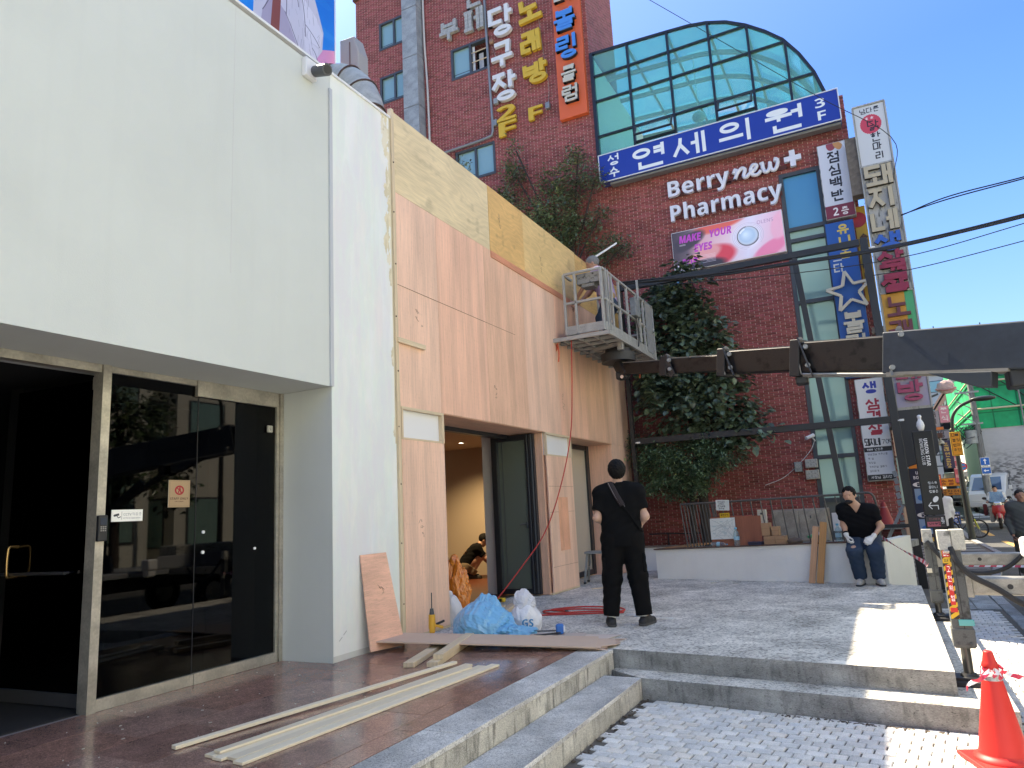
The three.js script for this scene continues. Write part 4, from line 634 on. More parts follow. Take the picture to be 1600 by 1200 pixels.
{
  const o = G('pharmacy_lettering', 'white raised Berry new Pharmacy lettering with plus on the brick wall', 'sign'), z = bz + 0.06, m = new THREE.MeshStandardMaterial({ color: lin(0.8, 0.8, 0.84), roughness: 0.4 }), dk = mat([0.12, 0.04, 0.035], 0.7);
  M('word', fitText('Berry', 1.37, 0.365, 0.09, fontB).translate(-3.5, 8.47, z), m, o); M('word', fitText('Pharmacy', 2.4, 0.37, 0.09, fontB).translate(-3.49, 7.88, z), m, o);
  const P = (l) => tube(l.map(([a, b]) => [-2.06 + a * 0.96, 8.5 + b * 0.26, 0]), 0.043, 40, 8).scale(1, 1, 1.1).translate(0, 0, z + 0.05);
  M('script_word', [P([[0.02, 0.6], [0.08, 0.95], [0.1, 0.6], [0.04, 0.05], [0.1, 0.5], [0.22, 0.92], [0.28, 0.75], [0.24, 0.2], [0.28, 0.02], [0.36, 0.25]]), P([[0.36, 0.25], [0.5, 0.55], [0.54, 0.85], [0.46, 0.95], [0.4, 0.5], [0.44, 0.1], [0.54, 0.05], [0.62, 0.3]]), P([[0.62, 0.8], [0.66, 0.95], [0.67, 0.4], [0.72, 0.04], [0.8, 0.3], [0.83, 0.85], [0.83, 0.3], [0.89, 0.04], [0.97, 0.4], [0.98, 0.95], [0.93, 1.0], [0.95, 0.8]])], m, o);
  M('plus', [B(0.34, 0.11, 0.09, -0.81, 8.67, z + 0.046), B(0.11, 0.36, 0.094, -0.81, 8.67, z + 0.046)], m, o);
  M('backing_rail', [B(1.4, 0.07, 0.03, -2.82, 8.52, bz + 0.02), B(1.3, 0.09, 0.03, -1.6, 8.56, bz + 0.02), B(2.4, 0.09, 0.03, -2.3, 8.0, bz + 0.02)], dk, o);
}
{
  const tex = canvasTex(1024, 416, (x, w, h) => {
    const g = x.createLinearGradient(0, 0, w, h * 0.4); g.addColorStop(0, '#4a4048'); g.addColorStop(0.16, '#6d5f68'); g.addColorStop(0.26, '#d7a5ad'); g.addColorStop(0.5, '#e9c8d2'); g.addColorStop(0.72, '#e6dff0'); g.addColorStop(1, '#f0b9cb'); x.fillStyle = g; x.fillRect(0, 0, w, h);
    const blob = (cx, cy, a, b, r, c) => { x.save(); x.translate(cx, cy); x.rotate(r); x.scale(a, b); const q = x.createRadialGradient(0, 0, 0.1, 0, 0, 1); q.addColorStop(0, c); q.addColorStop(0.7, c); q.addColorStop(1, c.slice(0, 7) + '00'); x.fillStyle = q; x.fillRect(-1, -1, 2, 2); x.restore(); };
    blob(480, -10, 300, 90, -0.2, '#e06a5c'); blob(400, 330, 220, 130, -0.15, '#dd4a5a'); blob(300, 300, 190, 90, -0.4, '#e9a4a4'); blob(150, 120, 200, 90, -0.4, '#4b434c'); blob(260, 420, 260, 90, -0.1, '#3e3844'); blob(900, 360, 200, 80, -0.5, '#f08aae'); blob(990, 150, 80, 150, 0.2, '#f4b7cc'); blob(60, 400, 90, 60, 0, '#e8dcec');
    blob(700, 190, 160, 150, 0, '#efe9f6'); x.lineWidth = 4; x.strokeStyle = '#cdbfd2'; for (const r of [112, 126, 140]) { x.beginPath(); x.ellipse(712, 190, r, r * 0.96, 0, 0.3 + r * 0.01, 5.6 + r * 0.01); x.stroke(); }
    const gl = x.createRadialGradient(690, 170, 10, 712, 190, 100); gl.addColorStop(0, '#dfeefb'); gl.addColorStop(0.6, '#b9cfe6'); gl.addColorStop(0.85, '#cfd9e8'); gl.addColorStop(1, '#5b5560'); x.fillStyle = gl; x.beginPath(); x.arc(712, 190, 98, 0, 7); x.fill(); x.lineWidth = 7; x.strokeStyle = '#574d57'; x.beginPath(); x.arc(712, 190, 98, 0.4, 4.6); x.stroke(); x.lineWidth = 14; x.strokeStyle = 'rgba(255,255,255,.8)'; x.beginPath(); x.arc(712, 190, 78, 3.6, 4.4); x.stroke();
    x.fillStyle = '#c048bb'; x.font = 'bold 104px sans-serif'; const t = (s, px, py, sx) => { x.save(); x.translate(px, py); x.transform(sx, 0, -0.12, 1, 0, 0); x.fillText(s, 0, 0); x.lineWidth = 5; x.strokeStyle = '#c048bb'; x.strokeText(s, 0, 0); x.restore(); };
    t('MAKE', 62, 122, 0.75); t('YOUR', 356, 122, 0.75); t('EYES', 200, 242, 0.75); t('POP', 70, 372, 0.75);
    x.fillStyle = '#b98fb4'; x.font = '50px sans-serif'; x.fillText('OLENS', 800, 92); x.fillStyle = 'rgba(245,235,245,.8)'; for (let i = 0; i < 7; i++) x.fillRect(250 + (i % 3) * 30, 292 + i * 13, 150 - (i % 3) * 30, 3); x.font = '14px sans-serif'; for (let i = 0; i < 2; i++) x.fillRect(66, 140 + i * 9, 60, 3);
  });
  const o = G('advert_screen', 'pink advert screen reading MAKE YOUR EYES POP on the brick wall', 'screen', [-2.335, 7.125, bz + 0.16]); signBox(o, 2.37, 0.94, 0.14, tex, MT.white, 0.3, 0.05);
}
{
  const tex = canvasTex(384, 1024, (x, w, h) => {
    x.fillStyle = '#d9dade'; x.fillRect(0, 0, w, h); x.fillStyle = '#a34a52'; x.beginPath(); x.ellipse(190, 10, 70, 90, 0.3, 0, 7); x.fill(); x.fillStyle = '#d79a5a'; x.beginPath(); x.ellipse(270, 0, 60, 110, -0.3, 0, 7); x.fill(); x.strokeStyle = '#f2f2f2'; x.lineWidth = 4; for (let i = 0; i < 6; i++) { x.beginPath(); x.moveTo(300 + i * 10, 0); x.lineTo(384, 90 + i * 18); x.stroke(); }
    '점심백반'.split('').forEach((c, i) => ktext(x, c, 110 - i * 2, 112 + i * 176, 152, 24, '#27262b', 'h', 0, 1.1)); x.fillStyle = '#7e2a3c'; x.fillRect(0, 850, w, 174); x.fillStyle = '#f2ece4'; x.font = 'bold 150px sans-serif'; x.fillText('2', 90, 992); ktext(x, '층', 200, 890, 110, 14, '#f2ece4');
  });
  const o = G('lunch_sign', 'white vertical lunch sign with dark letters, left of the tall sign', 'sign', [-0.045, 7.93, bz + 0.22]); signBox(o, 0.56, 1.64, 0.16, tex, MT.offWhite);
  const tex2 = canvasTex(320, 2048, (x, w, h) => { x.fillStyle = '#1d57a4'; x.fillRect(0, 0, w, h); const y = '#e0bf52'; ktext(x, '유', 120, 30, 150, 24, y); ktext(x, '니', 135, 190, 140, 26, y); ktext(x, '온', 120, 350, 140, 24, y); ktext(x, '스', 30, 430, 110, 16, '#d5d2c4'); ktext(x, '타', 30, 550, 120, 18, '#d5d2c4'); });
  const p = G('union_bowling_sign', 'blue vertical sign with yellow letters and big cream star outline', 'sign', [-0.105, 5.44, bz + 0.2]); signBox(p, 0.53, 3.22, 0.14, tex2, mat([0.03, 0.11, 0.3], 0.5));
  const st = []; for (let i = 0; i < 10; i++) { const f = (k) => { const r = k % 2 ? 0.17 : 0.42, a = Math.PI / 2 - k * Math.PI / 5 + 0.1; return V(Math.cos(a) * r + 0.02, Math.sin(a) * r + 0.1, 0.1 + (k % 2) * 0.001); }; st.push(bar(f(i), f(i + 1), 0.062, 0.05 + (i % 2) * 0.002)); } M('star_outline', st, beigeL, p);
  for (const [ch, y] of [['볼', -0.5], ['링', -0.98]]) { M('letter', kgeo(ch, 0.4, 0.46, 0.05, 0.055).translate(0.02, y, 0.02), beigeL, p); }
  const tex3 = canvasTex(384, 1536, (x, w, h) => {
    x.fillStyle = '#e7e6e2'; x.fillRect(0, 0, w, h); ktext(x, '생', 90, 36, 190, 34, '#2438a8', 'h', 0, 1.1); ['삼', '겹', '살'].forEach((c, i) => ktext(x, c, 100 - i * 4, 300 + i * 190, 170, 30, '#b01f38', 'h', 0, 1.2)); x.lineWidth = 5; ktext(x, '돼지네', 20, 905, 116, 15, '#1d1d22', 'h', 0.02, 0.62); x.fillStyle = '#1d1d22'; x.font = '92px sans-serif'; x.fillText('70', 258, 1000); ktext(x, '석', 352, 925, 76, 9, '#1d1d22', 'h', 0, 0.5);
    x.fillStyle = '#23262c'; x.fillRect(0, 1040, w, 70); x.fillStyle = '#f1f1f1'; x.font = 'bold 40px sans-serif'; x.fillText('1999', 34, 1090); ktext(x, '년오픈', 146, 1056, 36, 5, '#f1f1f1'); x.fillStyle = '#cfd3da'; x.fillRect(0, 1110, w, 350); ['생삼겹살 숙주나물', '목 살', '항정살', '가브리살 갈매기', '김치찌개'].forEach((t, i) => ktext(x, t, 36, 1132 + i * 62, 30, 4, '#6a7079')); x.fillStyle = '#23262c'; x.fillRect(0, 1452, w, 84); ktext(x, '사장님 김치전', 46, 1470, 40, 5, '#f4f4f4');
  });
  const q = G('pork_menu_sign', 'white vertical menu sign with red letters and dark footer by the glazed strip', 'sign', [0.02, 2.8, bz + 0.2]); signBox(q, 0.5, 1.98, 0.14, tex3, MT.offWhite);
}
{
  // the tall projecting sign
  const o = G('tall_restaurant_sign', 'tallest projecting sign at the building corner, white with gold letters', 'sign', [0.705, 0, bz + 0.55]);
  const w = 0.58;
  M('sign_case', B(w, 6.15, 0.22, 0, 6.14, -0.11, 0.01), mat([0.55, 0.53, 0.47], 0.6, { map: rp(scuff, 0.6) }), o);
  M('case_edge', [B(0.025, 6.1, 0.05, -w / 2 + 0.0, 6.14, 0.0), B(0.025, 6.1, 0.05, w / 2, 6.14, 0.0), B(w, 0.03, 0.05, 0, 9.2, 0.0)], MT.offWhite, o);
  const t1 = canvasTex(512, 1152, (x, W, H) => { x.fillStyle = '#cfd1cf'; x.fillRect(0, 0, W, H); ktext(x, '남다른', 96, 40, 104, 14, '#2a2a2e'); x.fillStyle = '#cb4556'; x.beginPath(); for (let i = 0; i < 60; i++) { const a = i / 60 * 6.283, r = 1 + 0.03 * Math.sin(i * 2.7); x.lineTo(256 + Math.cos(a) * 182 * r, 370 + Math.sin(a) * 190 * r); } x.fill(); x.lineWidth = 8; x.strokeStyle = '#efe2e0'; for (const cx of [200, 290]) { x.beginPath(); x.moveTo(cx - 28, 240); x.lineTo(cx + 28, 238); x.moveTo(cx, 222); x.lineTo(cx, 276); x.moveTo(cx - 24, 272); x.lineTo(cx, 244); x.lineTo(cx + 24, 272); x.moveTo(cx - 14, 260); x.lineTo(cx + 14, 260); x.stroke(); } [['닭', 300, 200], ['한', 540, 180], ['마', 740, 150], ['리', 930, 140]].forEach(([c, y, s], i) => ktext(x, c, 190 + i * 22, y, s, 22, '#26262a')); });
  M('upper_panel', new THREE.PlaneGeometry(w - 0.05, 1.24).translate(0, 8.555, 0.004), new THREE.MeshStandardMaterial({ map: t1, roughness: 0.4 }), o);
  M('divider', [B(w, 0.03, 0.05, 0, 7.92, 0.0), B(w, 0.03, 0.05, 0, 5.32, 0), B(w, 0.03, 0.05, 0, 4.2, 0)], MT.offWhite, o);
  M('letter_panel', B(w - 0.05, 2.56, 0.006, 0, 6.62, 0.002), mat([0.62, 0.61, 0.58], 0.6, { map: rp(scuff, 0.4) }), o);
  const bl = mat([0.03, 0.12, 0.48], 0.4), rd = mat([0.3, 0.02, 0.06], 0.4), mr = mat([0.14, 0.03, 0.05], 0.4), dk = mat([0.06, 0.05, 0.04], 0.7);
  for (const [ch, y, h, m] of [['돼', 7.66, 0.42, gold], ['지', 7.2, 0.42, gold], ['네', 6.74, 0.42, gold], ['생', 6.32, 0.36, bl], ['삼', 5.98, 0.34, rd], ['겹', 5.72, 0.28, rd], ['살', 5.48, 0.3, rd]]) { M('letter_back', kgeo(ch, 0.47, h, 0.05, 0.085).translate(-0.01, y, 0.006), dk, o); M('letter', kgeo(ch, 0.47, h, 0.01, 0.075).translate(-0.01, y, 0.068), m, o); }
  M('orange_panel', B(0.38, 1.09, 0.006, -0.07, 4.76, 0.002), mat([0.62, 0.32, 0.04], 0.5), o); M('green_panel', B(0.14, 1.09, 0.006, 0.195, 4.76, 0.002), mat([0.08, 0.42, 0.18], 0.5), o);
  M('lilac_panel', B(w - 0.05, 1.04, 0.006, 0, 3.64, 0.002), mat([0.36, 0.33, 0.42], 0.5), o);
  for (const [ch, y] of [['노', 5.04], ['래', 4.56], ['래', 3.82], ['방', 3.42]]) M('letter', kgeo(ch, 0.42, 0.4, 0.06, 0.06).translate(-0.01, y, 0.008), y < 4 ? mat([0.35, 0.05, 0.12], 0.4) : mr, o);
  const cp = [[-0.29, 3.06], [0.29, 3.06], [0.29, 2.28], [0.18, 2.16], [-0.29, 2.02]]; M('dark_base', poly(cp.reverse(), 0.24, 0.008).translate(0, 0, -0.23), mat([0.03, 0.031, 0.034], 0.5), o);
  for (let i = 0; i < 4; i++) M('rivet', new THREE.SphereGeometry(0.012, 6, 5).translate(-0.302, 8.3 - i * 1.1, -0.05), MT.black, o);
  for (const g of [UB(-0.5, -0.29, 7.452, 8.62, -0.3, -0.05), BB(-0.5, -0.29, 7.4, 7.45, -0.32, -0.03), BB(-0.5, -0.29, 4.6, 4.72, -0.3, -0.1), BB(-0.62, -0.29, 3.3, 3.4, -0.45, -0.35)]) M('wall_bracket', g, mat(0x8d8378, 0.85, { map: rp(steelTex, 0.35) }), o);
  const y2 = G('yellow_side_sign', 'narrow yellow sign with red disc seen between blue and tall signs', 'sign', [0.29, 6.35, bz - 0.05]); M('sign_body', B(0.22, 2.0, 0.1, 0, 0, 0, 0.01), mat([0.66, 0.4, 0.04], 0.5), y2); M('red_disc', new THREE.CylinderGeometry(0.16, 0.16, 0.02, 24).rotateX(Math.PI / 2).translate(-0.05, 0.72, 0.055), mat([0.5, 0.04, 0.06], 0.5), y2); for (const [c, y] of [['술', 0.3], ['집', -0.1], ['방', -0.5]]) M('letter', kgeo(c, 0.16, 0.24, 0.02, 0.03).translate(0.02, y, 0.05), mat([0.1, 0.05, 0.03], 0.5), y2);
}
// boxes on the brick wall
for (const [a, b, y0, y1, l] of [[-1.518, -1.373, 2.083, 2.286, 'small grey meter box, leftmost of three on the brick wall'], [-1.309, -1.08, 2.151, 2.321, 'cream meter box, upper of the pair by the glazed strip'], [-1.322, -1.071, 1.923, 2.105, 'cream meter box, lower of the pair by the glazed strip']]) {
  const o = G('meter_box', l, 'box', [(a + b) / 2, (y0 + y1) / 2, bz]), w = b - a, h = y1 - y0; M('box_body', B(w, h, 0.1, 0, 0, 0.052, 0.008), w < 0.2 ? MT.galv : MT.cream, o); M('box_lid', B(w * 0.92, h * 0.9, 0.012, 0, 0, 0.108, 0.004), w < 0.2 ? MT.zinc : MT.offWhite, o); if (w < 0.2) M('dial', new THREE.CylinderGeometry(0.05, 0.05, 0.03, 16).rotateX(Math.PI / 2).translate(0, 0.02, 0.125), MT.offWhite, o);
}
{
  const c = G('security_camera', 'white bullet camera on the brick wall above the meter boxes', 'camera', [-1.12, 2.76, bz + 0.02]); M('camera_body', cyl([-0.1, -0.03, 0.22], [0.03, 0.03, 0.08], 0.035, 0.04, 12), MT.white, c); M('arm', cyl([0.0, 0.0, 0.08], [0.04, -0.08, 0], 0.015), MT.white, c); M('cable', tube([[0.03, -0.08, 0], [-0.05, -0.25, 0.03], [-0.6, -0.75, 0.02], [-1.0, -0.9, 0.02]], 0.006, 24, 4), MT.white, c);
}
// ---------- the black steel frame in front of the brick wall ----------
{
  const o = G('steel_gantry', 'black steel frame of posts and beams standing before the brick wall', 'gantry'), z = -14.0, m = MT.frameBlack;
  M('post', bar([0.41, -0.05, z], [0.262, 6.16, z], 0.13, 0.13, 0.006), m, o);
  M('post', bar([-0.56, 0.33, z], [-0.936, 6.06, z], 0.1, 0.1, 0.006), m, o);
  M('post', bar([-4.36, 0.33, z - 0.02], [-4.4, 6.05, z - 0.02], 0.08, 0.08), m, o);
  M('beam', bar([-4.42, 6.1, z + 0.01], [0.19, 6.1, z + 0.01], 0.1, 0.12, 0.006), m, o);
  M('beam', bar([-4.4, 2.86, z + 0.005], [0.28, 2.83, z + 0.005], 0.1, 0.12, 0.006), m, o);
  M('beam', bar([0.27, 6.09, z - 0.07], [0.27, 6.09, bz], 0.1, 0.1), m, o); M('beam', bar([0.33, 2.8, z - 0.07], [0.3, 2.8, bz + 0.1], 0.09, 0.09), m, o);
  M('low_bar', bar([-0.1, 1.02, z + 0.02], [0.33, 1.02, z + 0.02], 0.06, 0.06), m, o); M('brace', bar([-0.06, 0.72, z - 0.08], [0.28, 1.36, z - 0.08], 0.05, 0.05), MT.zinc, o);
  const lp = new THREE.Group(); lp.name = 'perforated_rail'; o.add(lp); for (let i = 0; i < 13; i++) M('rail_piece', bar([0.24 + (i % 2) * 0.004, 0.35 + i * 0.125, z - 0.12], [0.236 - 0.0016 * i, 0.45 + i * 0.125, z - 0.12], 0.07, 0.02), i % 3 ? MT.galv : MT.zinc, lp);
  for (const [x, y] of [[0.355, 2.83], [-4.34, 2.86], [0.3, 5.98], [0.31, 4.2]]) M('clamp_lamp', [B(0.07, 0.035, 0.05, x + 0.09, y - 0.03, z + 0.06, 0.008), cyl([x + 0.03, y - 0.03, z + 0.06], [x + 0.07, y - 0.03, z + 0.06], 0.012)], MT.white, o);
}
// ---------- the planter, its railing and what stands on it ----------
const PL0 = V(-3.66, 0.32, -12.49), PLd = V(3.573, 0, 0.893).normalize(), PLn = V(-0.2426, 0, 0.97);
const plan = (a, b, y = 0) => PL0.clone().addScaledVector(PLd, a).addScaledVector(PLn, -b).setY(y); // a along the front, b behind it
const plTurn = -Math.atan2(0.893, 3.573);
{
  const o = G('planter', 'low white walled planter with wooden rim under the railing', 'planter', [PL0.x, 0.32, PL0.z], plTurn);
  const L = 3.69, D = 1.55, h0 = 0.485, h1 = 0.585, wt = 0.16;
  const tap = (x0, x1, z0, z1) => { const g = flat(new THREE.BoxGeometry(x1 - x0, 1, z1 - z0).translate((x0 + x1) / 2, 0.5, (z0 + z1) / 2)), p = g.attributes.position; for (let i = 0; i < p.count; i++) p.setY(i, p.getY(i) > 0.5 ? h0 + (h1 - h0) * p.getX(i) / L : -0.32); g.computeVertexNormals(); return uvm(g); };
  M('front_wall', tap(0, L, -wt, 0), MT.whitePaint, o); M('end_wall', tap(0, wt, -D, -wt - 0.002), MT.whitePaint, o); M('end_wall', tap(L - wt, L, -D, -wt - 0.002), MT.whitePaint, o);
  const tilt = Math.atan2(h1 - h0, L);
  M('rim_edge', T(uvm(B(L + 0.04, 0.018, wt + 0.05, 0, 0, 0, 0.003)), L / 2, (h0 + h1) / 2 + 0.01, -wt / 2 + 0.01, 0, 0, tilt), mat([0.1, 0.06, 0.045], 0.8), o);
  M('rim_board', T(uvm(B(0.3, 0.02, D - 0.2, 0, 0, 0, 0.003), 1, 0, 0, true), 0.17, h0 + 0.012, -D / 2 - 0.1), mat(0xc9a888, 0.8, { map: rp(pine, 1.2, 0.22) }), o);
  M('soil_slab', UB(wt, L - wt, -0.32, 0.4, -D, -wt), MT.concWall, o);
  M('back_ledge', UB(0.3, L, 0.4, 0.5, -D - 0.5, -D + 0.02), MT.concWall, o);
  const p = G('planter', 'smaller low white planter wall behind the standing man, by the shop corner', 'planter'); M('planter_wall', UB(-4.55, -3.72, 0.3, 0.76, -14.2, -14.0), MT.whitePaint, p); M('rim_board', UB(-4.57, -3.68, 0.76, 0.785, -14.24, -13.97), mat([0.16, 0.13, 0.11], 0.85), p); M('planter_bed', UB(-4.55, -3.4, 0.3, 0.7, -15.48, -14.2), mat([0.05, 0.035, 0.025], 0.95), p);
  const wr = G('wire_rail', 'thin dark cable rail low against the brick wall behind the tree', 'railing'); M('rail', [cyl([-4.5, 0.98, -15.0], [-2.9, 0.96, -15.0], 0.014, 0.014, 6)], MT.frameBlack, wr); for (const x of [-4.1, -3.5]) M('rail_post', cyl([x, 0.7, -15], [x, 1.0, -15], 0.014, 0.014, 6), MT.frameBlack, wr);
  // railing
  const r = G('iron_railing', 'thin grey iron railing standing on the white planter', 'railing', [PL0.x, 0.32, PL0.z], plTurn), m = mat([0.1, 0.095, 0.09], 0.6, { metalness: 0.3 }), ty = 1.245, by = 0.5;
  M('top_rail', cyl([0.5, ty, -0.1], [3.5, ty + 0.03, -0.1], 0.017), m, r); M('top_rail', cyl([0.5, ty, -0.1], [0.72, ty, -0.95], 0.016), m, r); M('bottom_rail', cyl([0.58, by, -0.1], [0.8, by, -0.95], 0.014), m, r);
  M('top_rail', tube([[3.42, ty + 0.03, -0.1], [3.55, ty + 0.03, -0.13], [3.6, ty - 0.02, -0.15], [3.62, by + 0.1, -0.15]], 0.017, 20), m, r);
  for (let i = 0; i < 12; i++) { const t = i / 11; M('baluster', cyl([0.5 + 0.22 * t, ty, -0.1 - 0.85 * t], [0.58 + 0.22 * t, by - 0.01, -0.1 - 0.85 * t], 0.011, 0.011, 6), m, r); }
  for (let i = 0; i < 15; i++) { const x = 1.1 + i * 0.165; M('baluster', cyl([x, ty + 0.004, -0.1], [x + 0.07, by + 0.0, -0.1], 0.0105, 0.0105, 6), m, r); }
  const note = canvasTex(192, 160, (x) => { x.fillStyle = '#c9cfc9'; x.fillRect(0, 0, 192, 160); x.strokeStyle = '#43474a'; ['주차금지', '연락처', '문의바람', '관리실'].forEach((t, i) => ktext(x, t, 22 + (i % 2) * 14, 14 + i * 35, 27, 4, '#4a4e52', 'h', 0.1)); });
  const n1 = G('note', 'white handwritten note tied to the railing above the yellow sign', 'sign', plan(1.29, 0.075, 1.52).toArray(), plTurn); M('note_sheet', B(0.23, 0.17, 0.006, 0, 0, 0, 0, [0, 0, -0.04]), MT.white, n1); M('note_print', new THREE.PlaneGeometry(0.22, 0.16).rotateZ(-0.04).translate(0, 0, 0.0045), new THREE.MeshStandardMaterial({ map: note, roughness: 0.7 }), n1);
  const nosm = canvasTex(160, 230, (x) => { x.fillStyle = '#d2a71e'; x.fillRect(0, 0, 160, 230); ktext(x, '금연구역', 14, 12, 30, 4.5, '#3a2a10', 'h', 0.1); x.lineWidth = 12; x.strokeStyle = '#2a1c10'; x.beginPath(); x.arc(80, 122, 48, 0, 7); x.stroke(); x.beginPath(); x.moveTo(46, 88); x.lineTo(114, 156); x.stroke(); x.fillStyle = '#2a1c10'; x.fillRect(48, 118, 64, 11); ktext(x, '흡연금지', 26, 186, 22, 3.5, '#3a2a10', 'h', 0.1); });
  const n2 = G('no_smoking_sign', 'small yellow no smoking sign hanging on the railing', 'sign', plan(1.31, 0.075, 1.265).toArray(), plTurn); M('sign_plate', B(0.17, 0.25, 0.006), MT.yellow, n2); M('sign_print', new THREE.PlaneGeometry(0.165, 0.245).translate(0, 0, 0.0045), new THREE.MeshStandardMaterial({ map: nosm, roughness: 0.6 }), n2);
  // the leaning plywood offcut with a taped sheet of paper
  const pb = G('plywood_offcut', 'brown plywood offcut leaning on the railing behind the paper', 'board', plan(1.24, 0.07, 0.86).toArray(), plTurn); M('board', uvm(B(0.86, 0.5, 0.012, 0.24, 0.22, 0, 0, [-0.06, 0, 0])), mat(0xa07a6c, 0.7, { map: rp(plyRed, 1.22, 2.44) }), pb);
  const paperT = canvasTex(256, 192, (x) => { x.fillStyle = '#d5dad3'; x.fillRect(0, 0, 256, 192); x.strokeStyle = '#9aa5a2'; x.lineWidth = 2; reseed(2); for (let i = 0; i < 26; i++) { x.beginPath(); x.moveTo(rnd() * 256, rnd() * 192); x.lineTo(rnd() * 256, rnd() * 192); x.stroke(); } x.fillStyle = '#b9c6c4'; for (let i = 0; i < 9; i++) x.fillRect(20 + rnd() * 200, 20 + rnd() * 150, 30, 12); });
  const pp = M('drawing_sheet', T(B(0.44, 0.34, 0.003, 0, 0, 0, 0, [-0.06, 0, 0.02]), ...plan(1.27, 0.045, 1.14).toArray(), plTurn), new THREE.MeshStandardMaterial({ map: paperT, roughness: 0.8 })); tag(pp, 'crumpled pale plan sheet taped to the plywood offcut', 'paper');
  const bottle = (a, b, y, lying, label, h = 0.2) => { const g = G('water_bottle', label, 'bottle', plan(a, b, y).toArray(), lying ? 1.2 : 0, 'bottles'); if (lying) { g.rotation.set(0, plTurn + 0.15, -Math.PI / 2); } const s = h / 0.21; M('bottle_body', lathe([[0, 0], [0.03, 0.001], [0.032, 0.01], [0.03, 0.06], [0.032, 0.12], [0.028, 0.15], [0.013, 0.18], [0.013, 0.19]].map(([p, q]) => [p * s, q * s]), 14), mat([0.75, 0.88, 0.92], 0.08, { transmission: 0.85, ior: 1.35 }), g); M('label_band', new THREE.CylinderGeometry(0.0325 * s, 0.0325 * s, 0.04 * s, 14, 1, true).translate(0, 0.09 * s, 0), mat([0.3, 0.5, 0.6], 0.4), g); M('cap', new THREE.CylinderGeometry(0.015 * s, 0.015 * s, 0.02 * s, 12).translate(0, 0.2 * s, 0), mat([0.1, 0.4, 0.6], 0.4), g); return g; };
  bottle(1.5, 0.02, 0.855, false, 'upright water bottle with blue cap before the paper sheet', 0.3); bottle(1.05, 0.03, 0.885, true, 'water bottle lying on its side at the planter corner', 0.28); bottle(3.06, 0.1, 0.87, false, 'blue labelled water bottle beside the leaning timber', 0.3);
  const bx = (a, b, y, w, h, d, l) => { const g = G('cardboard_box', l, 'box', plan(a, b, y).toArray(), plTurn + 0.05, 'cardboard boxes on the planter'); M('box_body', uvm(B(w, h, d, 0, h / 2, 0, 0.004)), mat([0.36, 0.22, 0.12], 0.8), g); M('flap_line', B(w * 1.004, 0.004, 0.02, 0, h * 0.55, d / 2 - 0.009), mat([0.2, 0.12, 0.06], 0.8), g); return g; };
  bx(2.03, 0.1, 0.875, 0.18, 0.13, 0.14, 'brown carton, left one of the lower pair'); bx(2.2, 0.1, 0.878, 0.15, 0.13, 0.14, 'brown carton, right one of the lower pair'); bx(1.98, 0.1, 1.01, 0.13, 0.2, 0.12, 'tall brown carton on top of the lower left carton'); bx(2.13, 0.1, 1.013, 0.11, 0.14, 0.12, 'short brown carton on top of the lower cartons');
  const cup = (a, b, y, l, c) => { const g = G('drink_cup', l, 'cup', plan(a, b, y).toArray(), 0, 'iced drink cups'); M('cup_body', lathe([[0, 0], [0.033, 0.001], [0.046, 0.12]], 16), mat([0.7, 0.72, 0.72], 0.15, { transmission: 0.6 }), g); M('drink', lathe([[0, 0.004], [0.031, 0.005], [0.038, 0.07], [0, 0.07]], 14), mat(c, 0.3), g); M('lid', lathe([[0.047, 0.12], [0.047, 0.128], [0.036, 0.15], [0.01, 0.165], [0, 0.165]], 16), MT.white, g); M('straw', cyl([0, 0.1, 0], [0.02, 0.26, 0.01], 0.006, 0.006, 6), MT.cream, g); };
  cup(2.78, 0.08, 0.885, 'iced drink cup with straw left of the leaning timber', [0.25, 0.05, 0.03]); cup(3.24, 0.06, 0.895, 'clear drink cup with dark coffee next to the seated man', [0.06, 0.03, 0.02]);
  const sc = M('scrap_bag', ellipsoid(0, 0, 0, 0.12, 0.06, 0.09, 10).translate(...plan(2.42, 0.06, 0.92).toArray()), mat([0.1, 0.07, 0.05], 0.7)); tag(sc, 'dark crumpled bag on the planter right of the cartons', 'bag');
  const gl = M('green_packet', T(B(0.16, 0.05, 0.08, 0, 0, 0, 0.02, [0, 0.4, 0.2]), ...plan(2.6, 0.35, 0.98).toArray()), mat([0.04, 0.3, 0.14], 0.5)); tag(gl, 'small green packet lying behind the railing', 'packet');
  const tl = G('tool_case', 'flat dark tool case lying on the planter rim', 'case', plan(1.82, 0.02, 0.875).toArray(), plTurn); M('case_body', B(0.22, 0.05, 0.14, 0, 0.025, 0, 0.01), mat([0.03, 0.03, 0.06], 0.5), tl); M('case_grip', B(0.08, 0.012, 0.02, 0, 0.03, 0.078, 0.004), MT.black, tl);
  // steel cabinet behind
  const cb = G('steel_cabinet', 'dented stainless steel cabinet against the brick wall behind the railing', 'cabinet', plan(1.95, 1.75, 0.82).toArray(), plTurn + 0.12); M('cabinet_body', uvm(B(0.92, 0.56, 0.3, 0, 0.28, 0, 0.012)), mat(0xb9b4ac, 0.42, { metalness: 0.35, map: rp(steelTex, 0.9) }), cb); for (const x of [-0.22, 0.24]) M('door_panel', uvm(B(0.44, 0.52, 0.012, x - 0.01, 0.28, 0.156, 0.006)), mat(0xc4beb6, 0.4, { metalness: 0.3, map: rp(steelTex, 0.7) }), cb); M('latch', [B(0.02, 0.05, 0.02, 0.2, 0.16, 0.168, 0.004)], MT.frameGrey, cb); M('latch', [B(0.02, 0.05, 0.02, 0.2, 0.42, 0.168, 0.004)], MT.frameGrey, cb);
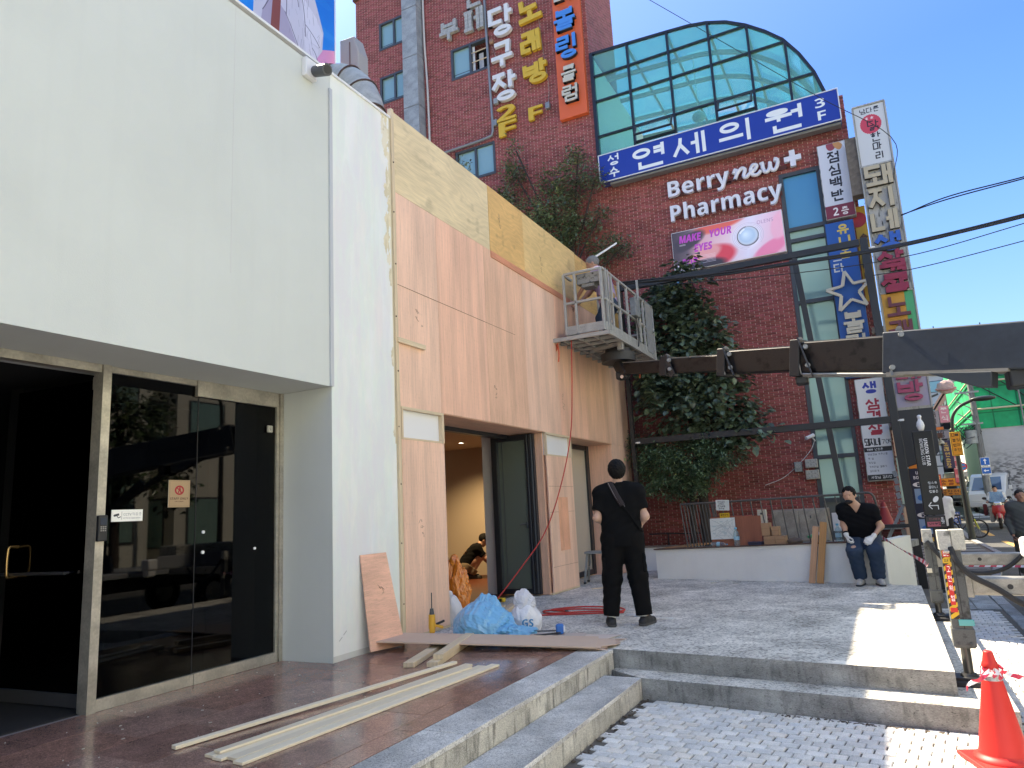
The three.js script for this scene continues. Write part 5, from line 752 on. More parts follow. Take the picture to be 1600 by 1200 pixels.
  const cc = G('cream_panel', 'narrow cream metal panel left of the steel cabinet', 'panel', plan(1.36, 1.5, 0.98).toArray(), plTurn); M('panel_plate', B(0.16, 0.42, 0.05, 0, 0.21, 0, 0.008), MT.cream, cc); M('screw', [new THREE.CylinderGeometry(0.02, 0.02, 0.02, 10).rotateX(Math.PI / 2).translate(0, 0.35, 0.03)], MT.frameGrey, cc); M('screw', [new THREE.CylinderGeometry(0.02, 0.02, 0.02, 10).rotateX(Math.PI / 2).translate(0, 0.08, 0.03)], MT.frameGrey, cc);
  // timber leaning on the planter
  const lm = (a, w, h, l, m) => { const b = plan(a, -0.17, 0.322), t = plan(a + 0.11, -0.03, 0.322 + h), g = uvm(bar([0, 0, 0], [0, 0, Math.hypot(h, 0.16)], w, 0.05, 0.003), 1, a, 0, true); const q = M('leaning_timber', g.applyMatrix4(new THREE.Matrix4().copy(frameOf(b, t))).translate(0, 0, 0), m); q.geometry.computeBoundingBox(); q.position.set(0, 0, 0); const c = b.clone().lerp(t, 0.5), bb = q.geometry.boundingBox.getCenter(V(0, 0, 0)); q.position.copy(c.sub(bb)); tag(q, l, 'timber', 'timber leaning on the planter'); };
  lm(2.68, 0.085, 0.82, 'pinkish timber offcut leaning on the planter, left of two', mat(0xe3c3b2, 0.65, { map: rp(pine, 1, 0.3) })); lm(2.8, 0.095, 0.88, 'yellow timber offcut leaning on the planter, right of two', MT.pineDk);
  // low brick wall with a red cone on it, and the paper on the wall
  const bw = G('low_brick_wall', 'low dark brick wall by the building corner behind the seated man', 'wall'); M('brickwork', UB(-0.2, 0.22, -0.08, 0.94, -15.3, -14.55), mat(0x9a8a88, 0.9, { map: brickTex, bumpMap: brickBump, bumpScale: 0.006 }), bw); M('wall_cap', UB(-0.22, 0.24, 0.94, 0.965, -15.3, -14.53), MT.concrete, bw);
}
function cone(name, label, pos, h, r0, mats, bands, baseW, turn = 0, group) {
  const o = G(name, label, 'traffic cone', pos, turn, group), rt = r0 * 0.2, R = (y) => r0 + (rt - r0) * y / h;
  M('cone_base', [B(baseW, 0.028, baseW, 0, 0.018, 0, 0.012), lathe([[r0 * 1.22, 0.03], [r0 * 1.2, 0.05], [r0 * 1.04, 0.058], [r0, 0.07]], 28)], mats, o);
  M('cone_body', lathe([[r0, 0.06], [R(h * 0.86), h * 0.86], [R(h * 0.86) + 0.006, h * 0.862], [R(h * 0.9) + 0.004, h * 0.9], [R(h * 0.9), h * 0.905], [rt, h - 0.01], [rt * 0.8, h], [rt * 0.4, h], [0.001, h - 0.004]], 32), mats, o);
  for (const [a, b] of bands) M('reflective_band', lathe([[R(a * h) + 0.0015, a * h], [R(b * h) + 0.0015, b * h]], 32), mat([0.62, 0.62, 0.64], 0.3, { metalness: 0.3, map: rp(scuff, 0.3) }), o);
  return o;
}
cone('traffic_cone', 'large red cone with barrier tape knotted round it, nearest the viewer', [0.432, 0, -5.22], 0.63, 0.128, MT.red, [[0.46, 0.58], [0.73, 0.84]], 0.37, 0.35);
cone('traffic_cone', 'small orange cone with white bands beside the planter end', [-0.012, -0.02, -12.75], 0.66, 0.15, MT.orangePlastic, [[0.32, 0.5], [0.66, 0.82]], 0.4, 0.2);
cone('traffic_cone', 'faded red cone standing on the low brick wall behind the seated man', [-0.02, 0.965, -14.8], 0.46, 0.14, mat([0.3, 0.03, 0.03], 0.6), [[0.62, 0.8]], 0.34, 0);
// ---------- trees ----------
const leafMat = (c, r = 0.5) => new THREE.MeshPhysicalMaterial({ clearcoat: 0.6, clearcoatRoughness: 0.3, color: lin(...c), roughness: r, vertexColors: true, side: THREE.DoubleSide });
function leaves(blobs, n, size, o = {}) { // folded leaves scattered in the blobs, more of them near the surface
  const P = [], C = [], vol = blobs.map((b) => b[3] * b[4] * b[5]), tot = vol.reduce((a, b) => a + b, 0);
  const e = V(0, 0, 0), x = V(0, 0, 0), y = V(0, 0, 0), z = V(0, 0, 0);
  blobs.forEach((b, bi) => {
    const m = Math.round(n * vol[bi] / tot), clumps = []; for (let i = 0; i < Math.max(5, m / 22); i++) { const u = rnd() * 2 - 1, t = rnd() * 6.283, r = Math.pow(rnd(), 0.4), s = Math.sqrt(1 - u * u); clumps.push([b[0] + b[3] * r * s * Math.cos(t), b[1] + b[4] * r * u, b[2] + b[5] * r * s * Math.sin(t), rr(0.6, 1.2)]); }
    for (let i = 0; i < m; i++) {
      const c = clumps[Math.floor(rnd() * clumps.length)], g = () => (rnd() + rnd() + rnd() - 1.5) * (o.clump ?? 0.16);
      e.set(c[0] + g(), c[1] + g() * 0.7, c[2] + g());
      const s = size * rr(0.65, 1.25), out = V(e.x - b[0], (e.y - b[1]) * 0.5, e.z - b[2] + 0.25).normalize();
      y.set(out.x * 0.8 + rr(-0.8, 0.8), rr(-0.75, 0.25) + out.y * 0.2, out.z * 0.6 + rr(-0.5, 0.8)).normalize(); z.set(rr(-0.5, 0.5) + out.x * 0.3, 1, rr(-0.3, 0.6)).normalize(); x.crossVectors(y, z).normalize(); z.crossVectors(x, y);
      const w = s * (o.aspect ?? 0.42), p = (a, bb, cc) => [e.x + y.x * a + x.x * bb + z.x * cc, e.y + y.y * a + x.y * bb + z.y * cc, e.z + y.z * a + x.z * bb + z.z * cc];
      const A = p(0, 0, 0), L1 = p(s * 0.32, -w, s * 0.1), R1 = p(s * 0.32, w, s * 0.1), L2 = p(s * 0.7, -w * 0.8, s * 0.06), R2 = p(s * 0.7, w * 0.8, s * 0.06), Tp = p(s, 0, -s * 0.1), Md = p(s * 0.5, 0, -s * 0.02);
      P.push(...A, ...Md, ...L1, ...L1, ...Md, ...L2, ...L2, ...Md, ...Tp, ...A, ...R1, ...Md, ...R1, ...R2, ...Md, ...R2, ...Tp, ...Md);
      const k = c[3] * rr(0.55, 1.5), yl = rnd() < (o.light ?? 0.06) ? 1.7 : 1, cc = [k * yl * 1.05, k * (yl > 1 ? 1.35 : 1), k]; for (let j = 0; j < 18; j++) C.push(...cc);
    }
  });
  const g = new THREE.BufferGeometry(); g.setAttribute('position', new THREE.Float32BufferAttribute(P, 3)); g.setAttribute('color', new THREE.Float32BufferAttribute(C, 3)); g.computeVertexNormals(); return g;
}
function tree(name, label, trunk, blobs, n, size, color, opt = {}, category = 'tree', group) {
  const o = G(name, label, category, [0, 0, 0], 0, group), bark = mat([0.07, 0.055, 0.045], 0.95, { bumpMap: rp(fine, 0.3), bumpScale: 0.01 });
  const [x, y, z, r, ty] = trunk, topP = V(x + 0.1, ty, z - 0.05);
  M('trunk', [tube([[x, y - 0.1, z], [x + 0.05, y + (ty - y) * 0.4, z + 0.03], topP.toArray()], r, 14, 8)], bark, o);
  M('branches', blobs.map((b) => { const t = Math.min(1, Math.max(0.25, (b[1] - 0.5 - y) / (ty - y))), s = V(x + 0.05, y + (ty - y) * t * 0.9, z); return tube([s.toArray(), [(s.x + b[0]) / 2, (s.y + b[1]) / 2 + 0.1, (s.z + b[2]) / 2], [b[0], b[1], b[2]]], r * 0.3, 8, 5); }), bark, o).userData.kind = 'stuff';
  const c = M('crown', leaves(blobs, n, size, opt), leafMat(color, 0.5), o); c.userData.kind = 'stuff'; return o;
}
reseed(41);
tree('broadleaf_tree', 'tall dark broad leaved tree growing against the brick wall beside the shop', [-3.3, 0.4, -14.9, 0.1, 5.6], [
  [-3.05, 6.35, -14.7, 0.34, 0.34, 0.35], [-3.83, 6.1, -14.8, 0.48, 0.5, 0.4], [-3.15, 5.95, -14.7, 0.52, 0.5, 0.45], [-3.62, 5.4, -14.65, 0.66, 0.6, 0.5], [-2.95, 5.0, -14.6, 0.6, 0.6, 0.5], [-3.6, 4.55, -14.5, 0.76, 0.7, 0.55], [-2.8, 4.2, -14.5, 0.66, 0.62, 0.5], [-2.33, 4.1, -14.6, 0.4, 0.36, 0.35], [-3.5, 3.6, -14.4, 0.8, 0.6, 0.55], [-2.66, 3.28, -14.4, 0.66, 0.6, 0.5], [-2.12, 2.85, -14.4, 0.5, 0.36, 0.4], [-4.17, 4.1, -14.8, 0.4, 0.5, 0.4], [-4.07, 5.2, -14.8, 0.42, 0.5, 0.4]], 6600, 0.155, [0.11, 0.165, 0.1], { aspect: 0.4, clump: 0.26, light: 0.05, rough: 0.36 });
tree('maple_tree', 'fine leaved maple below the broad leaved tree, over the railing', [-3.5, 0.5, -14.6, 0.06, 2.2], [
  [-3.95, 2.46, -14.3, 0.5, 0.42, 0.4], [-3.3, 2.3, -14.2, 0.64, 0.46, 0.45], [-2.7, 2.48, -14.2, 0.48, 0.3, 0.4], [-3.74, 1.95, -14.25, 0.45, 0.32, 0.4], [-4.3, 2.7, -14.4, 0.32, 0.4, 0.3], [-3.12, 1.86, -14.2, 0.24, 0.2, 0.3], [-4.2, 2.1, -14.4, 0.26, 0.3, 0.3], [-3.0, 2.75, -14.3, 0.6, 0.25, 0.4]], 13000, 0.066, [0.1, 0.17, 0.085], { aspect: 0.24, clump: 0.17, light: 0.08 });
{
  const k = 14.95 / 13.2, q = (x, y, r, ry = r) => [x * k, 1.58 + (y - 1.58) * k, -14.95 + (hash(Math.round(x * 50), 1, 2) - 0.5) * 0.4, r * k, ry * k, 0.34];
  tree('shrub_tree', 'feathery dark shrub tree rising behind the plywood edge', [-5.9, 0.3, -15.0, 0.07, 7.6], [q(-7.07, 8.3, 0.36, 0.42), q(-6.4, 9.0, 0.2, 0.5), q(-6.0, 7.75, 0.48), q(-5.4, 7.8, 0.42), q(-5.0, 8.35, 0.36, 0.5), q(-4.82, 8.85, 0.18, 0.3), q(-4.5, 8.35, 0.22, 0.26), q(-5.0, 7.4, 0.42), q(-4.5, 7.45, 0.28, 0.2), q(-5.45, 7.05, 0.4), q(-6.58, 8.35, 0.28, 0.4), q(-5.63, 8.5, 0.2, 0.3), q(-4.45, 6.75, 0.34), q(-4.0, 6.72, 0.26, 0.16), q(-7.6, 8.9, 0.07, 0.7), q(-6.3, 9.5, 0.07, 0.22)], 10500, 0.09, [0.11, 0.16, 0.075], { aspect: 0.22, clump: 0.2, light: 0.1 });
}
// ---------- the boom lift truck: basket, boom, outriggers, and the truck itself beside the picture ----------
const stripeTex = (a, b, n = 8) => canvasTex(256, 32, (x, w, h) => { x.fillStyle = a; x.fillRect(0, 0, w, h); x.fillStyle = b; for (let i = 0; i < n; i++) { const s = w / n; x.beginPath(); x.moveTo(i * s, h); x.lineTo(i * s + s * 0.5, h); x.lineTo(i * s + s * 0.85, 0); x.lineTo(i * s + s * 0.35, 0); x.fill(); } });
{
  const o = G('boom_lift_truck', 'boom lift truck: basket at the plywood, long dark boom, grey outrigger legs', 'truck');
  const A = V(-3.8, 3.95, -11.8), D = V(5.3, -0.93, 2.8), at = (t, dy = 0, dz = 0) => { const p = A.clone().addScaledVector(D, t); p.y += dy; p.z += dz; return p; };
  const dark = mat([0.032, 0.028, 0.027], 0.38, { metalness: 0.25, map: rp(scuff, 0.6) }), slate = mat([0.046, 0.062, 0.09], 0.5, { map: rp(steelTex, 2.3) }), wornEdge = mat([0.42, 0.4, 0.36], 0.5, { map: rp(steelTex, 0.3) }), brown = mat([0.12, 0.075, 0.055], 0.5);
  const boom = (t0, t1, h, w, m, n = 0) => {
    const g = new THREE.Group(); g.name = 'boom_section'; o.add(g);
    M('boom_box', uvm(bar(at(t0), at(t1), w, h, 0.02)), m, g);
    if (m === dark) { M('top_edge', bar(at(t0, h / 2 + 0.006), at(t1, h / 2 + 0.006), w * 0.9, 0.012), wornEdge, g); M('side_stripe', bar(at(t0 + 0.004, -h * 0.12, w / 2 + 0.002), at(t1 - 0.004, -h * 0.12, w / 2 + 0.002), 0.012, h * 0.06), brown, g); M('side_stripe', bar(at(t0 + 0.004, -h * 0.36, w / 2 + 0.002), at(t1 - 0.004, -h * 0.36, w / 2 + 0.002), 0.012, h * 0.1), mat([0.06, 0.052, 0.048], 0.35, { metalness: 0.4 }), g); }
    return g;
  };
  const collar = (t, h, w) => { const g = new THREE.Group(); g.name = 'boom_collar'; o.add(g); M('collar_plate', bar(at(t - 0.012), at(t + 0.012), w + 0.09, h + 0.08, 0.012), MT.black, g); M('gusset', bar(at(t - 0.004, h / 2 + 0.04, w / 2 + 0.05), at(t + 0.02, -h / 2 - 0.06, w / 2 + 0.05), 0.02, 0.1), mat([0.06, 0.06, 0.062], 0.5, { map: rp(scuff, 0.3) }), g); M('collar_edge', bar(at(t - 0.014, h / 2 + 0.04, w / 2 + 0.052), at(t - 0.006, -h / 2 - 0.04, w / 2 + 0.052), 0.012, 0.012), wornEdge, g);
    for (const dy of [0.3, -0.3]) M('pin', cyl(at(t + 0.012, dy * h, w / 2 + 0.05).toArray(), at(t + 0.012, dy * h, w / 2 + 0.085).toArray(), 0.035, 0.03, 12), MT.galv, g); M('roller', cyl(at(t, h / 2 + 0.05, -w / 3).toArray(), at(t, h / 2 + 0.05, w / 3).toArray(), 0.03, 0.03, 10), wornEdge, g); };
  boom(0.02, 0.2, 0.2, 0.17, dark); boom(0.18, 0.39, 0.24, 0.21, dark); boom(0.37, 0.6, 0.33, 0.27, dark); boom(0.575, 0.8, 0.41, 0.33, dark); boom(0.772, 1.34, 0.5, 0.4, slate);
  collar(0.183, 0.24, 0.21); collar(0.377, 0.33, 0.27); collar(0.58, 0.41, 0.33);
  { const g = new THREE.Group(); g.name = 'boom_collar'; o.add(g); const pale = mat([0.3, 0.31, 0.32], 0.5, { map: rp(scuff, 0.25) }); M('gusset', bar(at(0.795, 0.262, 0.205), at(0.767, -0.24, 0.205), 0.022, 0.075), pale, g); M('gusset', bar(at(0.767, -0.24, 0.2), at(0.769, -0.3, 0.2), 0.03, 0.09), pale, g); for (const [t, y] of [[0.797, 0.19], [0.771, -0.2]]) M('pin', cyl(at(t, y, 0.2).toArray(), at(t, y, 0.245).toArray(), 0.036, 0.03, 12), MT.galv, g); M('roller', cyl(at(0.795, 0.28, -0.12).toArray(), at(0.795, 0.28, 0.16).toArray(), 0.03, 0.03, 10), wornEdge, g); M('slide_pad', bar(at(0.765, -0.275, 0.12), at(0.8, -0.275, 0.12), 0.2, 0.05), wornEdge, g); }
  M('hose_guide', [cyl(at(0.578, -0.24, 0.12).toArray(), at(0.79, -0.28, 0.14).toArray(), 0.028), cyl(at(0.578, -0.24, 0.2).toArray(), at(0.79, -0.28, 0.2).toArray(), 0.018)], MT.steelDull, o);
  M('hose_bundle', B(0.16, 0.12, 0.2, ...at(0.572, -0.3, 0.05).toArray(), 0.03), MT.black, o);
  M('flap', bar(at(0.78, -0.13, 0.215), at(0.865, -0.125, 0.215), 0.012, 0.1), mat([0.36, 0.33, 0.29], 0.5, { map: rp(scuff, 0.4) }), o);
  M('flap_end', bar(at(0.865, -0.125, 0.215), at(0.876, -0.125, 0.215), 0.03, 0.13), slate, o);
  M('paint_overspray', bar(at(0.785, -0.02, 0.2025), at(0.83, 0.02, 0.2025), 0.004, 0.035), mat([0.3, 0.32, 0.34], 0.7), o);
  M('weld_seam', bar(at(0.82, 0.02, 0.202), at(1.3, 0.02, 0.202), 0.003, 0.008), MT.black, o);
  M('wear_plate', bar(at(0.79, -0.262, 0.06), at(0.98, -0.262, 0.06), 0.34, 0.035), wornEdge, o);
  M('lift_bracket', T(poly([[0, 0], [0.62, 0], [0.62, -0.15], [0.5, -0.15]], 0.16, 0.01), 0.7, 2.88, -9.34, Math.atan2(2.8, 5.3) * -1 + 0.02, 0, -0.16), mat([0.04, 0.048, 0.056], 0.55), o);
  M('lift_cylinder', [cyl(at(0.985, -0.36).toArray(), [2.4, 1.9, -8.5], 0.05, 0.05, 14), cyl(at(1.06, -0.48).toArray(), [2.4, 1.9, -8.5], 0.085, 0.09, 14), B(0.2, 0.2, 0.3, ...at(0.985, -0.34).toArray(), 0.03)], MT.black, o);
  M('antenna', cyl(at(0.86, 0.24).toArray(), at(0.86, 0.3).toArray(), 0.006), MT.black, o); M('antenna', cyl(at(0.94, 0.24).toArray(), at(0.94, 0.3).toArray(), 0.006), MT.black, o);
  const lt = tgeo('oro-', 0.24, 0.004, fontB); M('boom_lettering', lt.rotateY(Math.PI).applyMatrix4(new THREE.Matrix4()).rotateY(0.49).rotateZ(0).translate(...at(1.26, -0.12, -0.22).toArray()), MT.white, o);
  // basket
  const k = new THREE.Group(); k.name = 'basket'; o.add(k);
  const al = mat(0xcbcdcd, 0.5, { metalness: 0.15, map: rp(steelTex, 0.5) }), x0 = -4.41, x1 = -3.72, z0 = -10.9, z1 = -13.85, yf = 4.47, yt = 5.54, q = 0.042;
  M('floor_frame', [bar([-4.7, 4.38, -10.76], [-4.7, 4.38, -13.5], 0.05, 0.06), bar([-3.62, 4.38, -10.76], [-3.62, 4.38, -13.5], 0.05, 0.06), bar([-4.7, 4.38, -10.76], [-3.62, 4.38, -10.76], 0.05, 0.062), bar([-4.7, 4.38, -13.5], [-3.62, 4.38, -13.5], 0.05, 0.062)], al, k);
  for (let i = 1; i < 9; i++) M('floor_joist', bar([-4.67, 4.375, -10.76 - i * 0.3], [-3.65, 4.375, -10.76 - i * 0.3], 0.04, 0.05), al, k);
  for (const x of [-4.43, -4.16, -3.89]) M('floor_joist', bar([x, 4.37, -10.8], [x, 4.37, -13.47], 0.035, 0.04), al, k);
  M('floor_plate', UB(-4.68, -3.64, 4.412, 4.425, -13.48, -10.78), mat(0x83868a, 0.55, { metalness: 0.4, map: rp(steelTex, 0.4) }), k);
  M('toe_board', UB(x0, x1, yf, yf + 0.15, z0 - 0.012, z0 + 0.012), al, k); M('toe_board', UB(x1 - 0.012, x1 + 0.012, yf, yf + 0.15, z1, z0 - 0.02), al, k); M('toe_board', UB(x0 - 0.012, x0 + 0.012, yf, yf + 0.15, z1, z0 - 0.02), al, k);
  const rails = [[[x0, yt, z0], [x1, yt, z0]], [[x1, yt, z0 - 0.03], [x1, yt, z1]], [[x0, yt, z1], [x1, yt, z1]], [[x0, 5.02, z0], [x1, 5.02, z0]], [[x1, 5.02, z0 - 0.03], [x1, 5.02, z1]], [[x0, 5.02, z1], [x1, 5.02, z1]], [[x0, yt, z0 - 0.03], [x0, yt, -11.25]], [[x0, yt, -12.6], [x0, yt, z1]]];
  for (const [a, b] of rails) M('guard_rail', bar(a, b, q, q, 0.008), al, k);
  for (const [x, z] of [[x0, z0], [x1 - 0.02, z0], [x0 + 0.2, z0], [x1, -11.35], [x1, -11.75], [x1, -12.2], [x1, -12.75], [x1, -13.2], [x1, z1], [x0, z1], [x0, -12.6]]) M('stanchion', bar([x, yf, z], [x, yt, z], q, q, 0.008), al, k);
  for (let i = 0; i < 5; i++) M('folded_gate_bar', bar([x1 - 0.03 + (i % 2) * 0.05, yf + 0.02, z0 - 0.07 - i * 0.055], [x1 - 0.03 + (i % 2) * 0.05, yt + 0.02, z0 - 0.07 - i * 0.055], 0.03, 0.03), al, k);
  for (let i = 0; i < 4; i++) M('folded_gate_bar', bar([x1 + 0.03, yf + 0.05, -13.3 - i * 0.1], [x1 + 0.03, yt - 0.04, -13.3 - i * 0.1], 0.028, 0.028), al, k);
  M('control_trough', [UB(-4.2, -3.8, 5.35, 5.53, -11.25, -10.98), BB(-4.12, -3.9, 5.29, 5.36, -11.2, -11.0)], mat(0xa9aaaa, 0.5, { metalness: 0.3, map: rp(scuff, 0.3) }), k);
  M('control_box', uvm(B(0.11, 0.34, 0.3, x1 + 0.06, 5.2, -12.5, 0.012)), mat(0xa2a8ad, 0.5, { map: rp(steelTex, 0.5) }), k); M('mast', bar([x1 + 0.05, 4.6, -12.78], [x1 + 0.05, 5.82, -12.78], 0.035, 0.035), MT.offWhite, k);
  M('hanging_hose', tube([[x1 + 0.06, 5.05, -12.5], [x1 + 0.07, 4.7, -12.55], [x1 + 0.05, 4.45, -12.5], [x1 - 0.05, 4.3, -12.2]], 0.013, 24, 6), MT.black, k);
  M('turntable', [new THREE.CylinderGeometry(0.3, 0.3, 0.15, 28).translate(-3.85, 4.16, -11.85), new THREE.CylinderGeometry(0.22, 0.24, 0.1, 24).translate(-3.85, 4.27, -11.85)], mat([0.03, 0.031, 0.032], 0.55), o);
  M('basket_mount', [bar([-3.85, 4.1, -11.85], [-3.7, 3.8, -11.73], 0.16, 0.22, 0.02), B(0.2, 0.14, 0.2, -3.78, 3.83, -11.8, 0.03)], MT.black, o); M('basket_arm', [bar([-4.2, 4.31, -11.6], [-3.66, 4.34, -11.5], 0.06, 0.06), B(0.1, 0.16, 0.1, -3.68, 4.3, -11.5, 0.01)], MT.steelDull, o); M('bolt', cyl([-3.72, 3.77, -11.62], [-3.72, 3.77, -11.56], 0.03), MT.chrome, o);
  const rb = mat([0.6, 0.09, 0.03], 0.5); for (const [x, z, l] of [[-4.55, -10.8, 0.32], [-3.95, -13.4, 0.3], [-4.6, -10.85, 0.12]]) M('red_strap', tube([[x, 4.34, z], [x + 0.02, 4.34 - l * 0.5, z + 0.01], [x, 4.34 - l, z]], 0.011, 10, 5), rb, k);
  // outriggers
  const grey = mat([0.13, 0.14, 0.145], 0.5, { map: rp(scuff, 0.3) }), alu = mat(0xc4c2bc, 0.42, { metalness: 0.35, map: rp(steelTex, 0.35) });
  const haz = canvasTex(96, 512, (x, w, h) => { x.fillStyle = '#e3b51d'; x.fillRect(0, 0, w, h); x.fillStyle = '#241d14'; for (let i = -1; i < 12; i++) { x.beginPath(); x.moveTo(0, i * 60 + 40); x.lineTo(w, i * 60); x.lineTo(w, i * 60 + 26); x.lineTo(0, i * 60 + 66); x.fill(); } x.fillStyle = '#d62a26'; x.fillRect(22, 110, 56, 300); x.fillRect(6, 2, 84, 50); x.fillRect(8, 430, 80, 34); ['고', '전', '위', '험'].forEach((c, i) => ktext(x, c, 30, 120 + i * 72, 44, 6, '#fff')); ktext(x, '접근', 14, 8, 34, 5, '#fff'); x.fillStyle = '#e3b51d'; x.fillRect(10, 58, 76, 40); x.fillStyle = '#222'; x.font = 'bold 24px sans-serif'; x.fillText('22.9', 18, 86); });
  const leg = (z, xl, w, y0, y1, yb, bh, near) => {
    const g = new THREE.Group(); g.name = 'outrigger'; o.add(g); const xc = xl + w / 2;
    M('leg_tube', uvm(B(w, y1 - y0, 0.13, xc, (y0 + y1) / 2, z, 0.006)), grey, g); M('leg_sleeve', uvm(B(w + 0.016, 0.13, 0.146, xc, y0 + 0.075, z, 0.006)), grey, g); M('foot_ram', cyl([xc, 0.185, z], [xc, y0 + 0.02, z], 0.033, 0.033, 16), mat([0.09, 0.09, 0.09], 0.3, { metalness: 0.7 }), g);
    M('foot_plate', [new THREE.CylinderGeometry(0.05, 0.07, 0.04, 18).translate(xc, 0.215, z), B(0.2, 0.02, 0.17, xc, 0.205, z, 0.004)], MT.black, g); M('support_mat', B(0.34, 0.034, 0.24, xc + 0.0, 0.178, z + 0.02, 0.006), MT.rubber, g);
    M('head_box', uvm(B(near ? 0.085 : 0.1, 0.148, 0.16, near ? xl + 0.035 : xl + 0.045, y1 + 0.073, z, 0.006)), MT.offWhite, g); if (near) M('head_box', uvm(B(0.088, 0.152, 0.158, xl + 0.124, y1 + 0.0735, z + 0.001, 0.006)), mat(0xdad8cc, 0.5, { map: rp(scuff, 0.7) }), g);
    M('cross_beam', uvm(bar([xl + w - 0.01, yb, z], [2.2, yb - 0.02, z], 0.1, bh, 0.02)), alu, g); M('beam_socket', uvm(B(0.05, bh + 0.03, 0.13, xl + w + 0.02, yb, z, 0.012)), alu, g); M('beam_hole', cyl([near ? 0.74 : 0.85, yb - 0.005, z + 0.03], [near ? 0.74 : 0.85, yb - 0.005, z + 0.0515], 0.019, 0.019, 16), MT.black, g);
    M('leg_groove', B(0.006, y1 - y0 - 0.1, 0.004, xc + 0.012, (y0 + y1) / 2, z + 0.066), MT.black, g); for (const x of [-0.04, 0.04]) M('bolt', cyl([xc + x, y0 + 0.035, z + 0.07], [xc + x, y0 + 0.035, z + 0.082], 0.011, 0.011, 8), MT.frameGrey, g);
    if (near) { M('hazard_sticker', new THREE.PlaneGeometry(0.055, 0.5).translate(xl + 0.03, 0.88, z + 0.0672), new THREE.MeshStandardMaterial({ map: haz, roughness: 0.4 }), g); M('warning_plate', [B(0.1, 0.045, 0.01, xc + 0.03, 0.605, z + 0.075, 0.003)], mat([0.12, 0.42, 0.42], 0.4), g); M('cable_clip', [cyl([xl + 0.02, y1 - 0.01, z + 0.085], [xl + 0.08, y1 - 0.01, z + 0.085], 0.012)], MT.steel, g); } else M('clamp', B(0.05, 0.05, 0.02, xl + 0.02, 0.7, z + 0.075, 0.004), MT.cream, g);
  };
  leg(-6.49, 0.333, 0.132, 0.42, 1.131, 0.865, 0.135, true); leg(-9.53, 0.335, 0.108, 0.345, 1.005, 0.818, 0.135, false);
  const hose = (p, r) => M('hydraulic_hose', tube(p, r, 60, 10), MT.rubber, o);
  hose([[0.4, 1.15, -6.42], [0.42, 1.06, -6.38], [0.5, 0.95, -6.37], [0.64, 0.86, -6.38], [0.8, 0.74, -6.4], [1.3, 0.5, -6.5]], 0.021);
  hose([[0.37, 1.02, -9.44], [0.44, 0.91, -9.4], [0.53, 0.79, -9.38], [0.7, 0.69, -9.38], [0.9, 0.675, -9.38], [1.09, 0.74, -9.38], [1.25, 0.87, -9.4]], 0.022);
  M('valve_box', [B(0.22, 0.2, 0.2, 1.235, 0.99, -8.6, 0.04), B(0.18, 0.14, 0.16, 1.235, 0.85, -8.6, 0.04)], MT.white, o);
  // the truck, just outside the picture and seen in the dark glass
  const wh = mat([0.62, 0.63, 0.64], 0.3, { clearcoat: 0.6 }), dkb = mat([0.3, 0.31, 0.33], 0.4);
  M('chassis', [BB(2.1, 3.5, 0.5, 0.75, -12.2, -3.4, 0.02)], MT.black, o); M('flatbed', [uvm(BB(1.85, 3.7, 0.76, 0.86, -12.2, -5.5, 0.015)), uvm(BB(1.84, 1.88, 0.87, 1.1, -12.2, -9.2, 0.01)), uvm(BB(1.84, 1.88, 0.87, 1.1, -7.3, -5.5, 0.01))], dkb, o);
  M('tool_chest', B(0.5, 0.4, 1.5, 2.15, 1.08, -10.4, 0.03), MT.offWhite, o);
  const cab = poly([[-5.3, 0.55], [-5.3, 2.25], [-5.15, 2.35], [-3.9, 2.35], [-3.7, 2.25], [-3.4, 1.35], [-3.35, 0.55]], 1.8, 0.03).rotateY(-Math.PI / 2).scale(1, 1, 1).translate(3.66, 0, 0); M('cab', cab, wh, o);
  M('side_window', T(poly([[-4.95, 1.4], [-4.95, 2.1], [-4.0, 2.1], [-3.72, 1.4]], 0.02).rotateY(-Math.PI / 2), 1.832, 0, 0), MT.black, o);
  for (const [x, z] of [[1.98, -4.2], [3.5, -4.2], [1.98, -10.6], [3.5, -10.6], [1.98, -7.6]]) { const w = new THREE.Group(); w.name = 'wheel'; w.position.set(x, 0.3, z); o.add(w); M('tyre', new THREE.TorusGeometry(0.3, 0.11, 12, 28).rotateY(Math.PI / 2), MT.tyre, w); M('rim', [new THREE.CylinderGeometry(0.22, 0.22, 0.12, 20).rotateZ(Math.PI / 2), new THREE.CylinderGeometry(0.08, 0.09, 0.18, 12).rotateZ(Math.PI / 2)], MT.steel, w); }
  M('turret', [new THREE.CylinderGeometry(0.5, 0.55, 0.3, 24).translate(2.75, 1.02, -8.3), B(0.7, 1.6, 0.7, 2.85, 1.95, -8.3, 0.05)], slate, o);
}
